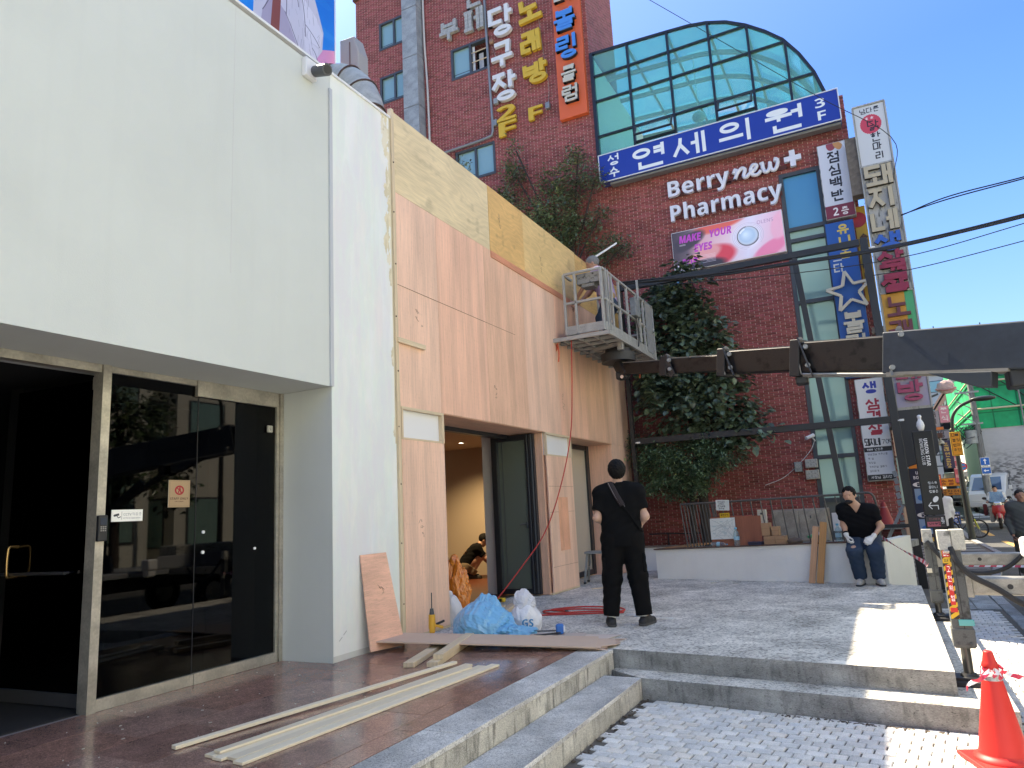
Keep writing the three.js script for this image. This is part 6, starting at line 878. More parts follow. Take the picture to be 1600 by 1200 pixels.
// barrier tape
function tape(label, pts, w, twist = 0.6) {
  const c = new THREE.CatmullRomCurve3(pts.map(v3)), n = Math.max(24, Math.round(c.getLength() * 30)), P = [], U = [], I = [];
  for (let i = 0; i <= n; i++) { const t = i / n, p = c.getPoint(t), d = c.getTangent(t), a = Math.sin(t * 9 * twist) * 0.7, up = V(0, 1, 0).applyAxisAngle(d, a); P.push(p.x - up.x * w / 2, p.y - up.y * w / 2, p.z - up.z * w / 2, p.x + up.x * w / 2, p.y + up.y * w / 2, p.z + up.z * w / 2); const u = t * c.getLength() / 0.5; U.push(u, 0, u, 1); if (i < n) I.push(i * 2, i * 2 + 2, i * 2 + 1, i * 2 + 1, i * 2 + 2, i * 2 + 3); }
  const g = new THREE.BufferGeometry(); g.setAttribute('position', new THREE.Float32BufferAttribute(P, 3)); g.setAttribute('uv', new THREE.Float32BufferAttribute(U, 2)); g.setIndex(I); g.computeVertexNormals();
  const t = tapeTex; const m = M('barrier_tape', g, new THREE.MeshStandardMaterial({ map: t, roughness: 0.35, side: THREE.DoubleSide }), null); tag(m, label, 'tape', null); return m;
}
const tapeTex = stripeTex('#e9e5e8', '#cf3350', 4); tapeTex.wrapS = tapeTex.wrapT = THREE.RepeatWrapping;
tape('red and white tape from the planter end to the rear outrigger leg', [[-0.09, 0.97, -11.5], [0.12, 0.85, -10.7], [0.33, 0.77, -9.62], [0.345, 0.76, -9.45]], 0.05);
tape('red and white tape stretched low behind the grey outrigger beams', [[0.42, 0.74, -9.75], [0.8, 0.7, -10.2], [1.4, 0.65, -10.5]], 0.06);
tape('pink striped tape end trailing right from the nearest cone', [[0.47, 0.53, -5.17], [0.53, 0.505, -5.18], [0.66, 0.47, -5.2], [0.9, 0.42, -5.25]], 0.03, 1.5);
tape('pink striped tape end hanging left from the nearest cone', [[0.42, 0.53, -5.14], [0.36, 0.48, -5.13], [0.31, 0.455, -5.14], [0.29, 0.42, -5.15]], 0.03, 1.3);
{ const p = []; for (let i = 0; i <= 40; i++) { const a = i / 40 * 12.566; p.push([0.432 + Math.cos(a) * (0.052 + 0.006 * Math.sin(i)), 0.5 + 0.012 * Math.sin(i * 1.7) + i * 0.0006, -5.22 + Math.sin(a) * (0.052 + 0.006 * Math.cos(i * 1.3))]); } tape('pink striped tape knotted round the neck of the nearest cone', p, 0.045, 4); }
// overhead cables
{
  const o = (l, pts, r, n = 1) => { const g = G('overhead_cable', l, 'cable'); for (let i = 0; i < n; i++) M('strand', tube(pts.map(([x, y, z], j) => [x, y + Math.sin(j * 1.3 + i * 2.1) * 0.03 * (n > 1), z + Math.cos(j * 1.7 + i * 2.1) * 0.03 * (n > 1)]), r, 60, 5), MT.rubber, g); };
  o('thick bundle of black cables crossing from the tree to the right edge', [[-4.1, 5.9, -13.0], [-3.67, 5.85, -13], [-1.87, 5.68, -13], [-0.94, 5.643, -13], [0.7, 5.6, -13], [2.48, 5.7, -13], [9, 6.4, -13]], 0.02, 4);
  o('thin black cable just below the thick bundle', [[-4.0, 5.78, -12.9], [-1.9, 5.52, -12.9], [0.67, 5.36, -12.9], [2.46, 5.55, -12.9], [9, 6.6, -12.9]], 0.008);
  o('thin black cable, lowest of those right of the tall sign', [[0.3, 5.2, -13.1], [0.85, 5.19, -13.1], [2.43, 5.33, -13.1], [9, 6.1, -13]], 0.008);
  o('thin cable leaving the tall sign to the right edge, above the others', [[0.95, 6.62, -14.5], [1.6, 6.45, -13.6], [2.58, 6.32, -13], [9, 6.4, -12]], 0.011, 2);
  o('thin dark cable slanting down across the glass vault', [[-6.5, 15.6, -13], [-2.96, 11.72, -13], [-0.11, 8.58, -13], [0.9, 7.6, -13.2], [0.95, 7.5, -14.6]], 0.007);
}
// the black bowling club pylon sign
{
  const o = G('bowling_club_pylon', 'black pylon sign reading UNION STAR BOWLING CLUB with white pin', 'sign', [0.69, 0, -13.4]);
  const tex = canvasTex(256, 1216, (x, w, h) => {
    x.fillStyle = '#14161a'; x.fillRect(0, 0, w, h); x.fillStyle = '#f2f2f0'; x.save(); x.translate(132, 100); x.rotate(Math.PI / 2); x.font = 'bold 74px sans-serif'; x.scale(0.92, 1); x.fillText('UNION STAR', 0, 0); x.restore(); x.save(); x.translate(70, 100); x.rotate(Math.PI / 2); x.font = '64px sans-serif'; x.scale(0.86, 1); x.fillText('BOWLING CLUB', 0, 0); x.restore();
    ['유니온', '스타볼', '링클럽'].forEach((t, i) => t.split('').forEach((c, j) => ktext(x, c, 160 - i * 0 - (i ? i * 44 : 0) + 30, 740 + j * 62, 40, 5, '#e8e8e6')));
    x.save(); x.translate(176, 1000); x.rotate(0.7); x.beginPath(); x.ellipse(0, 0, 34, 50, 0, 0, 7); x.fill(); x.restore(); x.lineWidth = 12; x.strokeStyle = '#f2f2f0'; x.beginPath(); x.moveTo(196, 1150); x.lineTo(196, 1090); x.lineTo(70, 1090); x.moveTo(110, 1040); x.lineTo(66, 1090); x.lineTo(110, 1140); x.stroke();
  });
  const b = new THREE.Group(); b.name = 'main_panel'; b.position.set(0, 1.87, 0); o.add(b); signBox(b, 0.285, 1.36, 0.1, tex, MT.black, 0.3);
  const t2 = canvasTex(256, 192, (x) => { x.fillStyle = '#3a3234'; x.fillRect(0, 0, 256, 192); x.fillStyle = '#b9596a'; x.fillRect(10, 92, 180, 84); ktext(x, '안내받는', 40, 24, 36, 5, '#8d5a5e'); ktext(x, '성수부킹', 24, 106, 44, 6, '#33202a', 'h', 0); ktext(x, '포켓', 198, 16, 52, 7, '#f0f0f0', 'v'); });
  const c = new THREE.Group(); c.name = 'lower_panel'; c.position.set(0, 1.085, 0); o.add(c); signBox(c, 0.29, 0.2, 0.1, t2, MT.black, 0.3);
  M('pylon_post', B(0.13, 0.99, 0.07, 0.01, 0.5, -0.05, 0.006), MT.frameBlack, o); M('pylon_base', B(0.36, 0.04, 0.3, 0.01, 0.02, -0.05, 0.006), MT.frameBlack, o);
  M('bowling_pin', lathe([[0, 0], [0.035, 0.0], [0.045, 0.03], [0.06, 0.085], [0.05, 0.14], [0.025, 0.185], [0.026, 0.21], [0.034, 0.235], [0.026, 0.26], [0, 0.268]], 20).translate(-0.005, 2.552, -0.05), MT.white, o);
  const t3 = canvasTex(192, 768, (x, w, h) => { x.fillStyle = '#1d2340'; x.fillRect(0, 0, w, h); x.fillStyle = '#e9e9ee'; x.font = 'bold 44px sans-serif'; x.fillText('UI', 60, 60); x.fillText('BOW', 30, 108); for (const y of [140, 450]) { x.fillStyle = '#e6e6ea'; x.beginPath(); x.ellipse(96, y + 24, 80, 26, 0, 0, 7); x.fill(); ktext(x, '볼링', 56, y + 4, 36, 5, '#1d2340'); x.fillStyle = '#88a4c8'; x.fillRect(24, y + 66, 144, 150); x.fillStyle = '#2f6fc0'; x.beginPath(); x.ellipse(100, y + 160, 54, 32, 0, 0, 7); x.fill(); } x.fillStyle = '#d5b24a'; x.fillRect(20, 700, 150, 40); });
  const p = G('bowling_poster_board', 'dark blue poster board half hidden behind the black pylon sign', 'sign', [0.7, 1.28, -16.9], 0.0); signBox(p, 0.36, 1.55, 0.08, t3, MT.frameBlack, 0.35); M('board_leg', B(0.05, 0.5, 0.05, 0, -1.02, -0.05), MT.frameBlack, p);
  const q = G('orange_lamp_sign', 'small orange lantern sign hanging beside the tall sign base', 'sign', [0.62, 2.25, -16.95]); M('lantern', B(0.16, 0.42, 0.12, 0, 0, 0, 0.02), mat([0.75, 0.27, 0.03], 0.5), q); M('hanger', bar([0.03, 0.2, 0], [0.05, 0.75, 0], 0.03, 0.03), mat([0.7, 0.25, 0.03], 0.5), q);
  const w = G('notice_plate', 'white and black wall notice above the orange lantern', 'sign', [0.82, 2.42, -17.2]); M('plate', B(0.3, 0.3, 0.03, 0, 0, 0, 0.004), MT.white, w); M('text_line', B(0.22, 0.05, 0.005, 0, 0.06, 0.018), MT.black, w); M('text_line', B(0.2, 0.05, 0.005, 0, -0.04, 0.018), MT.black, w);
}
// ---------- people: continuous bodies meshed from a smooth distance field ----------
function surfaceNet(f, lo, hi, c) {
  const n = [0, 1, 2].map((k) => Math.ceil((hi[k] - lo[k]) / c) + 2), [nx, ny, nz] = n, D = new Float32Array(nx * ny * nz), id = (i, j, k) => (k * ny + j) * nx + i;
  for (let k = 0; k < nz; k++) for (let j = 0; j < ny; j++) for (let i = 0; i < nx; i++) D[id(i, j, k)] = f(lo[0] + (i - 0.5) * c, lo[1] + (j - 0.5) * c, lo[2] + (k - 0.5) * c);
  const vi = new Int32Array(nx * ny * nz).fill(-1), P = [], I = [];
  const E = [[0, 1], [0, 2], [0, 4], [1, 3], [1, 5], [2, 3], [2, 6], [3, 7], [4, 5], [4, 6], [5, 7], [6, 7]];
  for (let k = 0; k + 1 < nz; k++) for (let j = 0; j + 1 < ny; j++) for (let i = 0; i + 1 < nx; i++) {
    const v = []; let m = 0; for (let q = 0; q < 8; q++) { const d = D[id(i + (q & 1), j + ((q >> 1) & 1), k + (q >> 2))]; v.push(d); if (d < 0) m |= 1 << q; }
    if (m === 0 || m === 255) continue;
    let x = 0, y = 0, z = 0, t = 0; for (const [a, b] of E) { if ((v[a] < 0) === (v[b] < 0)) continue; const s = v[a] / (v[a] - v[b]); x += (a & 1) + ((b & 1) - (a & 1)) * s; y += ((a >> 1) & 1) + (((b >> 1) & 1) - ((a >> 1) & 1)) * s; z += (a >> 2) + ((b >> 2) - (a >> 2)) * s; t++; }
    vi[id(i, j, k)] = P.length / 3; P.push(lo[0] + (i + x / t - 0.5) * c, lo[1] + (j + y / t - 0.5) * c, lo[2] + (k + z / t - 0.5) * c);
  }
  const quad = (a, b, d, e, flip) => { if (a < 0 || b < 0 || d < 0 || e < 0) return; flip ? I.push(a, d, b, a, e, d) : I.push(a, b, d, a, d, e); };
  for (let k = 1; k + 1 < nz; k++) for (let j = 1; j + 1 < ny; j++) for (let i = 1; i + 1 < nx; i++) {
    const d = D[id(i, j, k)] < 0;
    if (d !== D[id(i + 1, j, k)] < 0) quad(vi[id(i, j - 1, k - 1)], vi[id(i, j, k - 1)], vi[id(i, j, k)], vi[id(i, j - 1, k)], !d);
    if (d !== D[id(i, j + 1, k)] < 0) quad(vi[id(i - 1, j, k - 1)], vi[id(i - 1, j, k)], vi[id(i, j, k)], vi[id(i, j, k - 1)], !d);
    if (d !== D[id(i, j, k + 1)] < 0) quad(vi[id(i - 1, j - 1, k)], vi[id(i, j - 1, k)], vi[id(i, j, k)], vi[id(i - 1, j, k)], !d);
  }
  const g = new THREE.BufferGeometry(); g.setAttribute('position', new THREE.Float32BufferAttribute(P, 3)); g.setIndex(I);
  const N = new Float32Array(P.length), e = c * 0.6; for (let q = 0; q < P.length; q += 3) { const [x, y, z] = [P[q], P[q + 1], P[q + 2]], gx = f(x + e, y, z) - f(x - e, y, z), gy = f(x, y + e, z) - f(x, y - e, z), gz = f(x, y, z + e) - f(x, y, z - e), l = Math.hypot(gx, gy, gz) || 1; N[q] = gx / l; N[q + 1] = gy / l; N[q + 2] = gz / l; }
  g.setAttribute('normal', new THREE.BufferAttribute(N, 3)); return g;
}
const cap = (a, b, ra, rb = ra, flat_ = 0) => { const d = [b[0] - a[0], b[1] - a[1], b[2] - a[2]], L = d[0] * d[0] + d[1] * d[1] + d[2] * d[2] || 1e-9; return { a, b, d, L, l: Math.sqrt(L), ra, rb, flat_ }; };
const capD = (c, x, y, z) => { const px = x - c.a[0], py = y - c.a[1], pz = z - c.a[2], q = (px * c.d[0] + py * c.d[1] + pz * c.d[2]) / c.L, t = q < 0 ? 0 : q > 1 ? 1 : q; const D = Math.hypot(px - c.d[0] * t, py - c.d[1] * t, pz - c.d[2] * t) - (c.ra + (c.rb - c.ra) * t); return c.flat_ ? Math.max(D, (q - 1) * c.l) : D; };
const smin = (a, b, k) => { const h = Math.max(k - Math.abs(a - b), 0) / k; return Math.min(a, b) - h * h * k * 0.25; };
const field = (caps, k) => (x, y, z) => { let d = 1e3; for (const c of caps) d = smin(d, capD(c, x, y, z), k); return d; };
function bounds(caps, m = 0.03) { const lo = [1e3, 1e3, 1e3], hi = [-1e3, -1e3, -1e3]; for (const c of caps) for (const p of [c.a, c.b]) for (let i = 0; i < 3; i++) { const r = Math.max(c.ra, c.rb) + m; lo[i] = Math.min(lo[i], p[i] - r); hi[i] = Math.max(hi[i], p[i] + r); } return [lo, hi]; }
const net = (caps, k, c, f2, m) => { const f = field(caps, k), [lo, hi] = bounds(caps, m), g = f2 ? (x, y, z) => f2(f(x, y, z), x, y, z) : f; return surfaceNet(g, lo, hi, c); };
const lp3 = (a, b, t) => [a[0] + (b[0] - a[0]) * t, a[1] + (b[1] - a[1]) * t, a[2] + (b[2] - a[2]) * t];
const wob = (x, y, z, s) => Math.sin(x * 31 + y * 17 + s) * Math.sin(y * 43 + z * 23 + s * 2) * 0.5 + Math.sin(y * 71 + x * 37 + z * 29 + s * 3) * 0.3;
function handCaps(w, dir, palm, side, curl, s = 1) { // palm, four fingers, thumb
  const d = v3(dir).normalize(), p = v3(palm), n = p.sub(d.clone().multiplyScalar(p.dot(d))).normalize(), r = d.clone().cross(n).multiplyScalar(side), W = v3(w), at = (a, b, c) => W.clone().addScaledVector(d, a * s).addScaledVector(r, b * s).addScaledVector(n, c * s).toArray(), C = [];
  const len = [0.066, 0.074, 0.07, 0.054];
  for (let i = 0; i < 4; i++) {
    const b = (i - 1.5) * 0.0195, k = at(0.086 - Math.abs(i - 1.2) * 0.004, b, 0); C.push(cap(at(0.015, b * 0.55, 0), k, 0.014 * s, 0.0115 * s));
    let o = v3(k), a = curl * 0.5; for (let j = 0; j < 3; j++) { const L = len[i] * [0.45, 0.31, 0.26][j] * s, e = o.clone().addScaledVector(d, Math.cos(a) * L).addScaledVector(n, Math.sin(a) * L).addScaledVector(r, b * 0.12 * s); C.push(cap(o.toArray(), e.toArray(), (0.0098 - j * 0.001) * s, (0.0092 - j * 0.0012) * s)); o = e; a += curl * 0.75; }
  }
  const t0 = at(0.022, -0.026, 0.004), t1 = at(0.058, -0.052, 0.022), t2 = at(0.085, -0.05, 0.04 + 0.01 * curl); C.push(cap(t0, t1, 0.014 * s, 0.011 * s), cap(t1, t2, 0.0105 * s, 0.008 * s)); return C;
}
function human(name, label, pos, turn, J, o) {
  const G0 = G(name, label, 'person', pos, turn), cell = o.cell ?? 0.013, S = o.scale ?? 1; G0.scale.setScalar(S);
  const { pelvis, chest, neck, head } = J, s2 = ['L', 'R'];
  const up = v3(chest).sub(v3(pelvis)).normalize(), f = v3(J.face ?? [0, 0, 1]).normalize(), hu0 = v3(J.headUp ?? [0, 1, 0]), hx = hu0.clone().cross(f).normalize(), hu = f.clone().cross(hx).normalize();
  const H = (x, y, z) => v3(head).addScaledVector(hx, x).addScaledVector(hu, y).addScaledVector(f, z).toArray();
  const toH = (x, y, z) => { const q = [x - head[0], y - head[1], z - head[2]]; return [q[0] * hx.x + q[1] * hx.y + q[2] * hx.z, q[0] * hu.x + q[1] * hu.y + q[2] * hu.z, q[0] * f.x + q[1] * f.y + q[2] * f.z]; };
  const torso = (g) => { const C = [cap(lp3(chest, pelvis, 0.05), pelvis, 0.115 + g, 0.115 + g), cap(J.shL, J.shR, 0.055 + g, 0.055 + g), cap(lp3(chest, neck, 0.4), neck, 0.09 + g, 0.055 + g)]; for (const s of s2) C.push(cap(lp3(J['sh' + s], chest, 0.4), lp3(J['hip' + s], pelvis, 0.15), 0.092 + g, 0.098 + g), cap(lp3(J['sh' + s], neck, 0.45), J['sh' + s], 0.055 + g, 0.058 + g)); return C; };
  const skin = mat(o.skin ?? [0.46, 0.27, 0.19], 0.5), legs = (g, gk, ga) => s2.flatMap((s) => [cap(J['hip' + s], J['kn' + s], 0.086 + g, 0.06 + gk), cap(J['kn' + s], J['an' + s], 0.06 + gk, 0.04 + ga)]);
  const arms = s2.flatMap((s) => [cap(J['sh' + s], J['el' + s], 0.046, 0.038), cap(J['el' + s], J['wr' + s], 0.037, 0.026)]);
  // body: torso, limbs, neck, head and hands in one surface
  const geos = [net([...torso(0), ...arms, ...legs(0, 0, 0), cap(neck, H(0, -0.06, -0.02), 0.054, 0.05)], 0.05, cell)];
  const hd = (x0, y0, z0) => {
    const [x, y, z] = toH(x0, y0, z0), E = (cx, cy, cz, a, b, c) => { const q = Math.hypot((x - cx) / a, (y - cy) / b, (z - cz) / c); return (q - 1) * Math.min(a, b, c); };
    let d = smin(E(0, 0.03, -0.012, 0.077, 0.092, 0.097), E(0, -0.045, 0.026, 0.058, 0.07, 0.062), 0.05); d = smin(d, E(0, 0.045, 0.03, 0.064, 0.05, 0.062), 0.03);
    d = smin(d, Math.hypot(x, (y + 0.018) * 0.8, z - 0.094) - 0.015, 0.018); d = smin(d, capD(cap([0, 0.02, 0.082], [0, -0.015, 0.1], 0.008, 0.01), x, y, z), 0.012);
    for (const q of [-1, 1]) { d = Math.max(d, -(Math.hypot(x - q * 0.031, y - 0.012, z - 0.1) - 0.019) * 0.7); d = smin(d, E(q * 0.079, -0.005, -0.006, 0.012, 0.032, 0.02), 0.01); d = smin(d, capD(cap([q * 0.016, 0.03, 0.09], [q * 0.046, 0.03, 0.076], 0.007, 0.006), x, y, z), 0.012); d = smin(d, Math.hypot(x - q * 0.031, y - 0.011, z - 0.072) - 0.0135, 0.006); }
    d = smin(d, capD(cap([-0.02, -0.057, 0.079], [0.02, -0.057, 0.079], 0.0065, 0.0065), x, y, z), 0.008); d = Math.max(d, -capD(cap([-0.02, -0.0565, 0.088], [0.02, -0.0565, 0.088], 0.0022, 0.0022), x, y, z)); d = smin(d, Math.hypot(x, y + 0.102, z - 0.062) - 0.014, 0.03);
    return d;
  };
  const hb = 0.15, hc = o.headCell ?? 0.006; geos.push(surfaceNet(hd, head.map((v) => v - hb), head.map((v) => v + hb), hc));
  for (const s of s2) if (!o.gloves) { const h = J['hand' + s]; geos.push(net([cap(lp3(J['el' + s], J['wr' + s], 0.85), J['wr' + s], 0.028, 0.025), ...handCaps(J['wr' + s], h[0], h[1], s === 'L' ? 1 : -1, h[2] ?? 0.7)], 0.012, o.handCell ?? 0.006)); }
  M('body', geos, skin, G0);
  if (o.gloves) for (const s of s2) { const h = J['hand' + s]; M('glove', net([cap(lp3(J['el' + s], J['wr' + s], 0.86), J['wr' + s], 0.036, 0.032), ...handCaps(J['wr' + s], h[0], h[1], s === 'L' ? 1 : -1, h[2] ?? 0.7, 1.12)], 0.012, 0.0055), mat([0.72, 0.72, 0.7], 0.85), G0); }
  if (o.eyes !== false) for (const q of [-1, 1]) { M('eye', new THREE.SphereGeometry(0.0105, 10, 8).translate(...H(q * 0.031, 0.011, 0.077)), mat([0.6, 0.58, 0.55], 0.2), G0); M('iris', new THREE.SphereGeometry(0.0062, 8, 6).translate(...H(q * 0.031, 0.011, 0.083)), MT.black, G0); M('eyebrow', net([cap(H(q * 0.014, 0.034, 0.093), H(q * 0.048, 0.036, 0.079), 0.005, 0.004)], 0.01, 0.003, null, 0.01), MT.black, G0); }
  // hair
  const hm = mat(o.hair ?? [0.008, 0.0075, 0.0075], 0.7, { specularIntensity: 0.3 }), long = o.long ?? 0, vol = o.vol ?? 1.03;
  M('hair', surfaceNet((x, y, z) => { const [a, b, c] = toH(x, y, z), n = 0.0022 * (Math.sin(a * 190 + c * 90 + b * 70) * Math.sin(c * 120 + b * 160) + Math.sin(c * 230 + b * 90 - a * 130) * 0.6); const e = (Math.hypot(a / (0.088 * vol), (b - 0.036) / (0.1 * vol), (c + 0.014) / (0.106 * vol)) - 1) * 0.088; const lg = long ? (Math.hypot(a / 0.085, (b + long * 0.5) / (long * 0.75 + 0.05), (c + 0.07) / 0.05) - 1) * 0.05 : 1; const cut = -(0.9 * b - 0.78 * c + (o.fringe ?? 0.008) - 0.012 * Math.sin(a * 60)); return Math.min(Math.max(e + n, cut), Math.max(lg + n, c - 0.01)); }, head.map((v) => v - 0.17 - long), head.map((v) => v + 0.17), 0.008), hm, G0);
  // shirt
  const sh = o.shirt, sl = sh.sleeve ?? 0.62, slv = s2.flatMap((s) => (sl > 1 ? [cap(J['sh' + s], J['el' + s], 0.066, 0.056), cap(J['el' + s], lp3(J['el' + s], J['wr' + s], sl - 1), 0.055, 0.042, 1)] : [cap(J['sh' + s], lp3(J['sh' + s], J['el' + s], sl), 0.066 + (sh.loose ?? 0), 0.062 + (sh.loose ?? 0), 1)]));
  const hem = v3(pelvis).addScaledVector(up, -(sh.hem ?? 0.06)), hole = cap(lp3(neck, head, -0.05), lp3(neck, head, 0.7), 0.06, 0.085), drop = sh.hem > 0.06 ? [cap(pelvis, hem.toArray(), 0.14, 0.14), ...s2.map((s) => cap(J['hip' + s], v3(J['hip' + s]).addScaledVector(up, 0.09 - sh.hem).toArray(), 0.102, 0.1))] : [];
  M('shirt', net([...torso(0.017 + (sh.loose ?? 0)), ...slv, ...drop], 0.045, cell, (d, x, y, z) => { d += 0.0055 * wob(x, y, z, 1); d = Math.max(d, -((x - hem.x) * up.x + (y - hem.y) * up.y + (z - hem.z) * up.z)); d = Math.max(d, -capD(hole, x, y, z)); if (sh.vneck) { const [a, b, c] = [x - neck[0], y - neck[1], z - neck[2]]; d = Math.max(d, -Math.max(Math.abs(a) - (b + 0.1) * 0.6, -c - 0.02, b - 0.1)); } return d; }, 0.05), sh.mat ?? mat(sh.color, 0.9), G0);
  // trousers
  const tr = o.trousers, an = s2.map((s) => v3(lp3(J['kn' + s], J['an' + s], tr.len ?? 0.97))), wa = v3(pelvis).addScaledVector(up, 0.1);
  M('trousers', net([...legs(0.02 + (tr.loose ?? 0), 0.02 + (tr.loose ?? 0), 0.022 + (tr.loose ?? 0)), cap(J.hipL, J.hipR, 0.115, 0.115), cap(lp3(J.hipL, J.hipR, 0.5), pelvis, 0.12, 0.12)], 0.045, cell, (d, x, y, z) => { d += 0.006 * wob(x, y, z, 5); for (let i = 0; i < 2; i++) { const q = v3(J['kn' + s2[i]]).sub(v3(J['an' + s2[i]])).normalize(); const e = (x - an[i].x) * q.x + (y - an[i].y) * q.y + (z - an[i].z) * q.z; if (Math.hypot(x - an[i].x, y - an[i].y, z - an[i].z) < 0.15) d = Math.max(d, -e); } return Math.max(d, (x - wa.x) * up.x + (y - wa.y) * up.y + (z - wa.z) * up.z); }, 0.05), tr.mat ?? mat(tr.color, 0.85), G0);
  for (const s of s2) { const a = J['an' + s], t = J['toe' + s], gy = (J.groundY ?? 0) + 0.001, back = lp3(a, t, -0.28); M('shoe', net([cap([back[0], gy + 0.04, back[2]], [t[0], gy + 0.03, t[2]], 0.044, 0.04), cap([a[0], gy + 0.07, a[2]], lp3([a[0], gy + 0.07, a[2]], [t[0], gy + 0.04, t[2]], 0.45), 0.046, 0.042)], 0.03, 0.008, (d, x, y) => Math.max(d, gy + 0.02 - y)), o.shoe ?? mat([0.02, 0.02, 0.021], 0.6), G0); M('sole', net([cap([back[0], gy + 0.02, back[2]], [t[0], gy + 0.02, t[2]], 0.047, 0.043)], 0.01, 0.009, (d, x, y) => Math.max(d, y - gy - 0.026, gy - y)), o.sole ?? mat([0.05, 0.05, 0.05], 0.7), G0); }
  return G0;
}
const stand = (o = {}) => ({ pelvis: [0, 0.95, 0], chest: [0, 1.28, 0.0], neck: [0, 1.45, -0.015], head: [0, 1.605, 0.02], shL: [0.185, 1.4, -0.01], shR: [-0.185, 1.4, -0.01], elL: [0.23, 1.12, -0.02], elR: [-0.23, 1.12, -0.02], wrL: [0.22, 0.88, 0.06], wrR: [-0.22, 0.88, 0.06], hipL: [0.09, 0.9, 0], hipR: [-0.09, 0.9, 0], knL: [0.1, 0.48, 0.015], knR: [-0.1, 0.48, 0.015], anL: [0.11, 0.08, -0.02], anR: [-0.11, 0.08, -0.02], toeL: [0.13, 0.03, 0.15], toeR: [-0.13, 0.03, 0.15], handL: [[0, -1, 0.2], [-1, 0, 0.2]], handR: [[0, -1, 0.2], [1, 0, 0.2]], ...o });
{
  const blackT = mat([0.0055, 0.0058, 0.0065], 0.92, { specularIntensity: 0.25 }), jet = mat([0.0055, 0.0055, 0.006], 0.88, { specularIntensity: 0.25 }), denim = mat([0.034, 0.054, 0.09], 0.88, { specularIntensity: 0.4,  bumpMap: rp(fine, 0.05), bumpScale: 0.001 });
  const m1 = human('person', 'standing person seen from behind in black T-shirt and black cargo trousers', [-2.61, 0.32, -7.665], Math.PI + 0.33, stand({ hipL: [0.1, 0.9, 0], hipR: [-0.1, 0.9, 0], knL: [0.135, 0.49, 0.02], knR: [-0.135, 0.49, 0.02], anL: [0.175, 0.09, -0.02], anR: [-0.17, 0.09, -0.02], toeL: [0.2, 0.03, 0.15], toeR: [-0.255, 0.03, 0.13], shL: [0.19, 1.375, -0.01], shR: [-0.19, 1.375, -0.01], elL: [0.25, 1.12, -0.05], elR: [-0.258, 1.11, -0.04], wrL: [0.13, 1.0, 0.15], wrR: [-0.15, 0.94, 0.13], handL: [[-0.9, 0.1, 0.5], [0, 0, -1], 1], handR: [[0.8, 0.0, 0.5], [0, 0, -1], 1], head: [0.005, 1.6, 0.0], face: [0.15, 0.42, 0.9], headUp: [0, 0.9, -0.42] }), { scale: 1.03, skin: [0.5, 0.31, 0.22], shirt: { mat: blackT, sleeve: 0.72, hem: 0.14, loose: 0.008 }, trousers: { mat: jet, loose: 0.022, len: 0.97 }, shoe: mat([0.02, 0.02, 0.022], 0.7), sole: mat([0.06, 0.06, 0.06], 0.7), fringe: 0.03, vol: 1.1 });
  M('cargo_pocket', [B(0.04, 0.19, 0.15, -0.205, 0.63, 0.0, 0.015, [0, 0, -0.06]), B(0.046, 0.06, 0.16, -0.2, 0.71, 0.0, 0.012, [0, 0, -0.06])], jet, m1); M('cargo_pocket', [B(0.04, 0.19, 0.15, 0.205, 0.6, 0.0, 0.015, [0, 0, 0.06]), B(0.046, 0.06, 0.16, 0.2, 0.68, 0.0, 0.012, [0, 0, 0.06])], jet, m1);
  const sg = new THREE.Group(); sg.name = 'sling_strap'; m1.add(sg); M('strap_pad', tube([[0.085, 1.475, -0.07], [0.06, 1.42, -0.112], [0.02, 1.33, -0.14], [-0.03, 1.235, -0.152]], 0.03, 20, 8).scale(1, 1, 1), mat([0.02, 0.014, 0.016], 0.9), sg);
  for (const k of [-1, 1]) M('stitch_line', tube([[0.085 + k * 0.022, 1.475 + k * 0.012, -0.089], [0.06 + k * 0.024, 1.42 + k * 0.012, -0.134], [0.02 + k * 0.024, 1.33 + k * 0.012, -0.161], [-0.03 + k * 0.024, 1.235 + k * 0.012, -0.173]], 0.0022, 20, 4), mat([0.3, 0.29, 0.3], 0.8), sg);
  M('strap_web', tube([[-0.03, 1.235, -0.155], [-0.1, 1.13, -0.155], [-0.17, 1.02, -0.125], [-0.215, 0.95, -0.04]], 0.011, 20, 6), blackT, sg);
  for (const s of [[0.17, -0.02], [-0.165, -0.02]]) M('sock', cyl([s[0], 0.08, s[1]], [s[0] * 0.97, 0.15, s[1]], 0.043, 0.045, 14), mat([0.65, 0.65, 0.64], 0.9), m1);
  // seated on the planter
  const sn = { pelvis: [0, 0.64, -0.1], chest: [-0.03, 0.92, 0.04], neck: [-0.06, 1.1, 0.15], head: [-0.12, 1.25, 0.23], shL: [0.15, 1.03, 0.11], shR: [-0.235, 1.06, 0.13], elL: [0.235, 0.8, 0.08], elR: [-0.245, 0.84, 0.06], wrL: [0.11, 0.66, 0.22], wrR: [-0.225, 0.69, 0.14], hipL: [0.1, 0.6, -0.1], hipR: [-0.1, 0.6, -0.1], knL: [0.115, 0.47, 0.26], knR: [-0.15, 0.48, 0.27], anL: [0.12, 0.085, 0.16], anR: [-0.11, 0.085, 0.15], toeL: [0.15, 0.03, 0.33], toeR: [-0.15, 0.03, 0.32], handL: [[-0.6, -0.5, 0.5], [-0.3, -0.6, -0.6], 1.0], handR: [[0.2, -0.9, 0.4], [0.9, 0, 0], 1.1], face: [-0.28, -0.12, 0.95], headUp: [-0.1, 1, 0.1] };
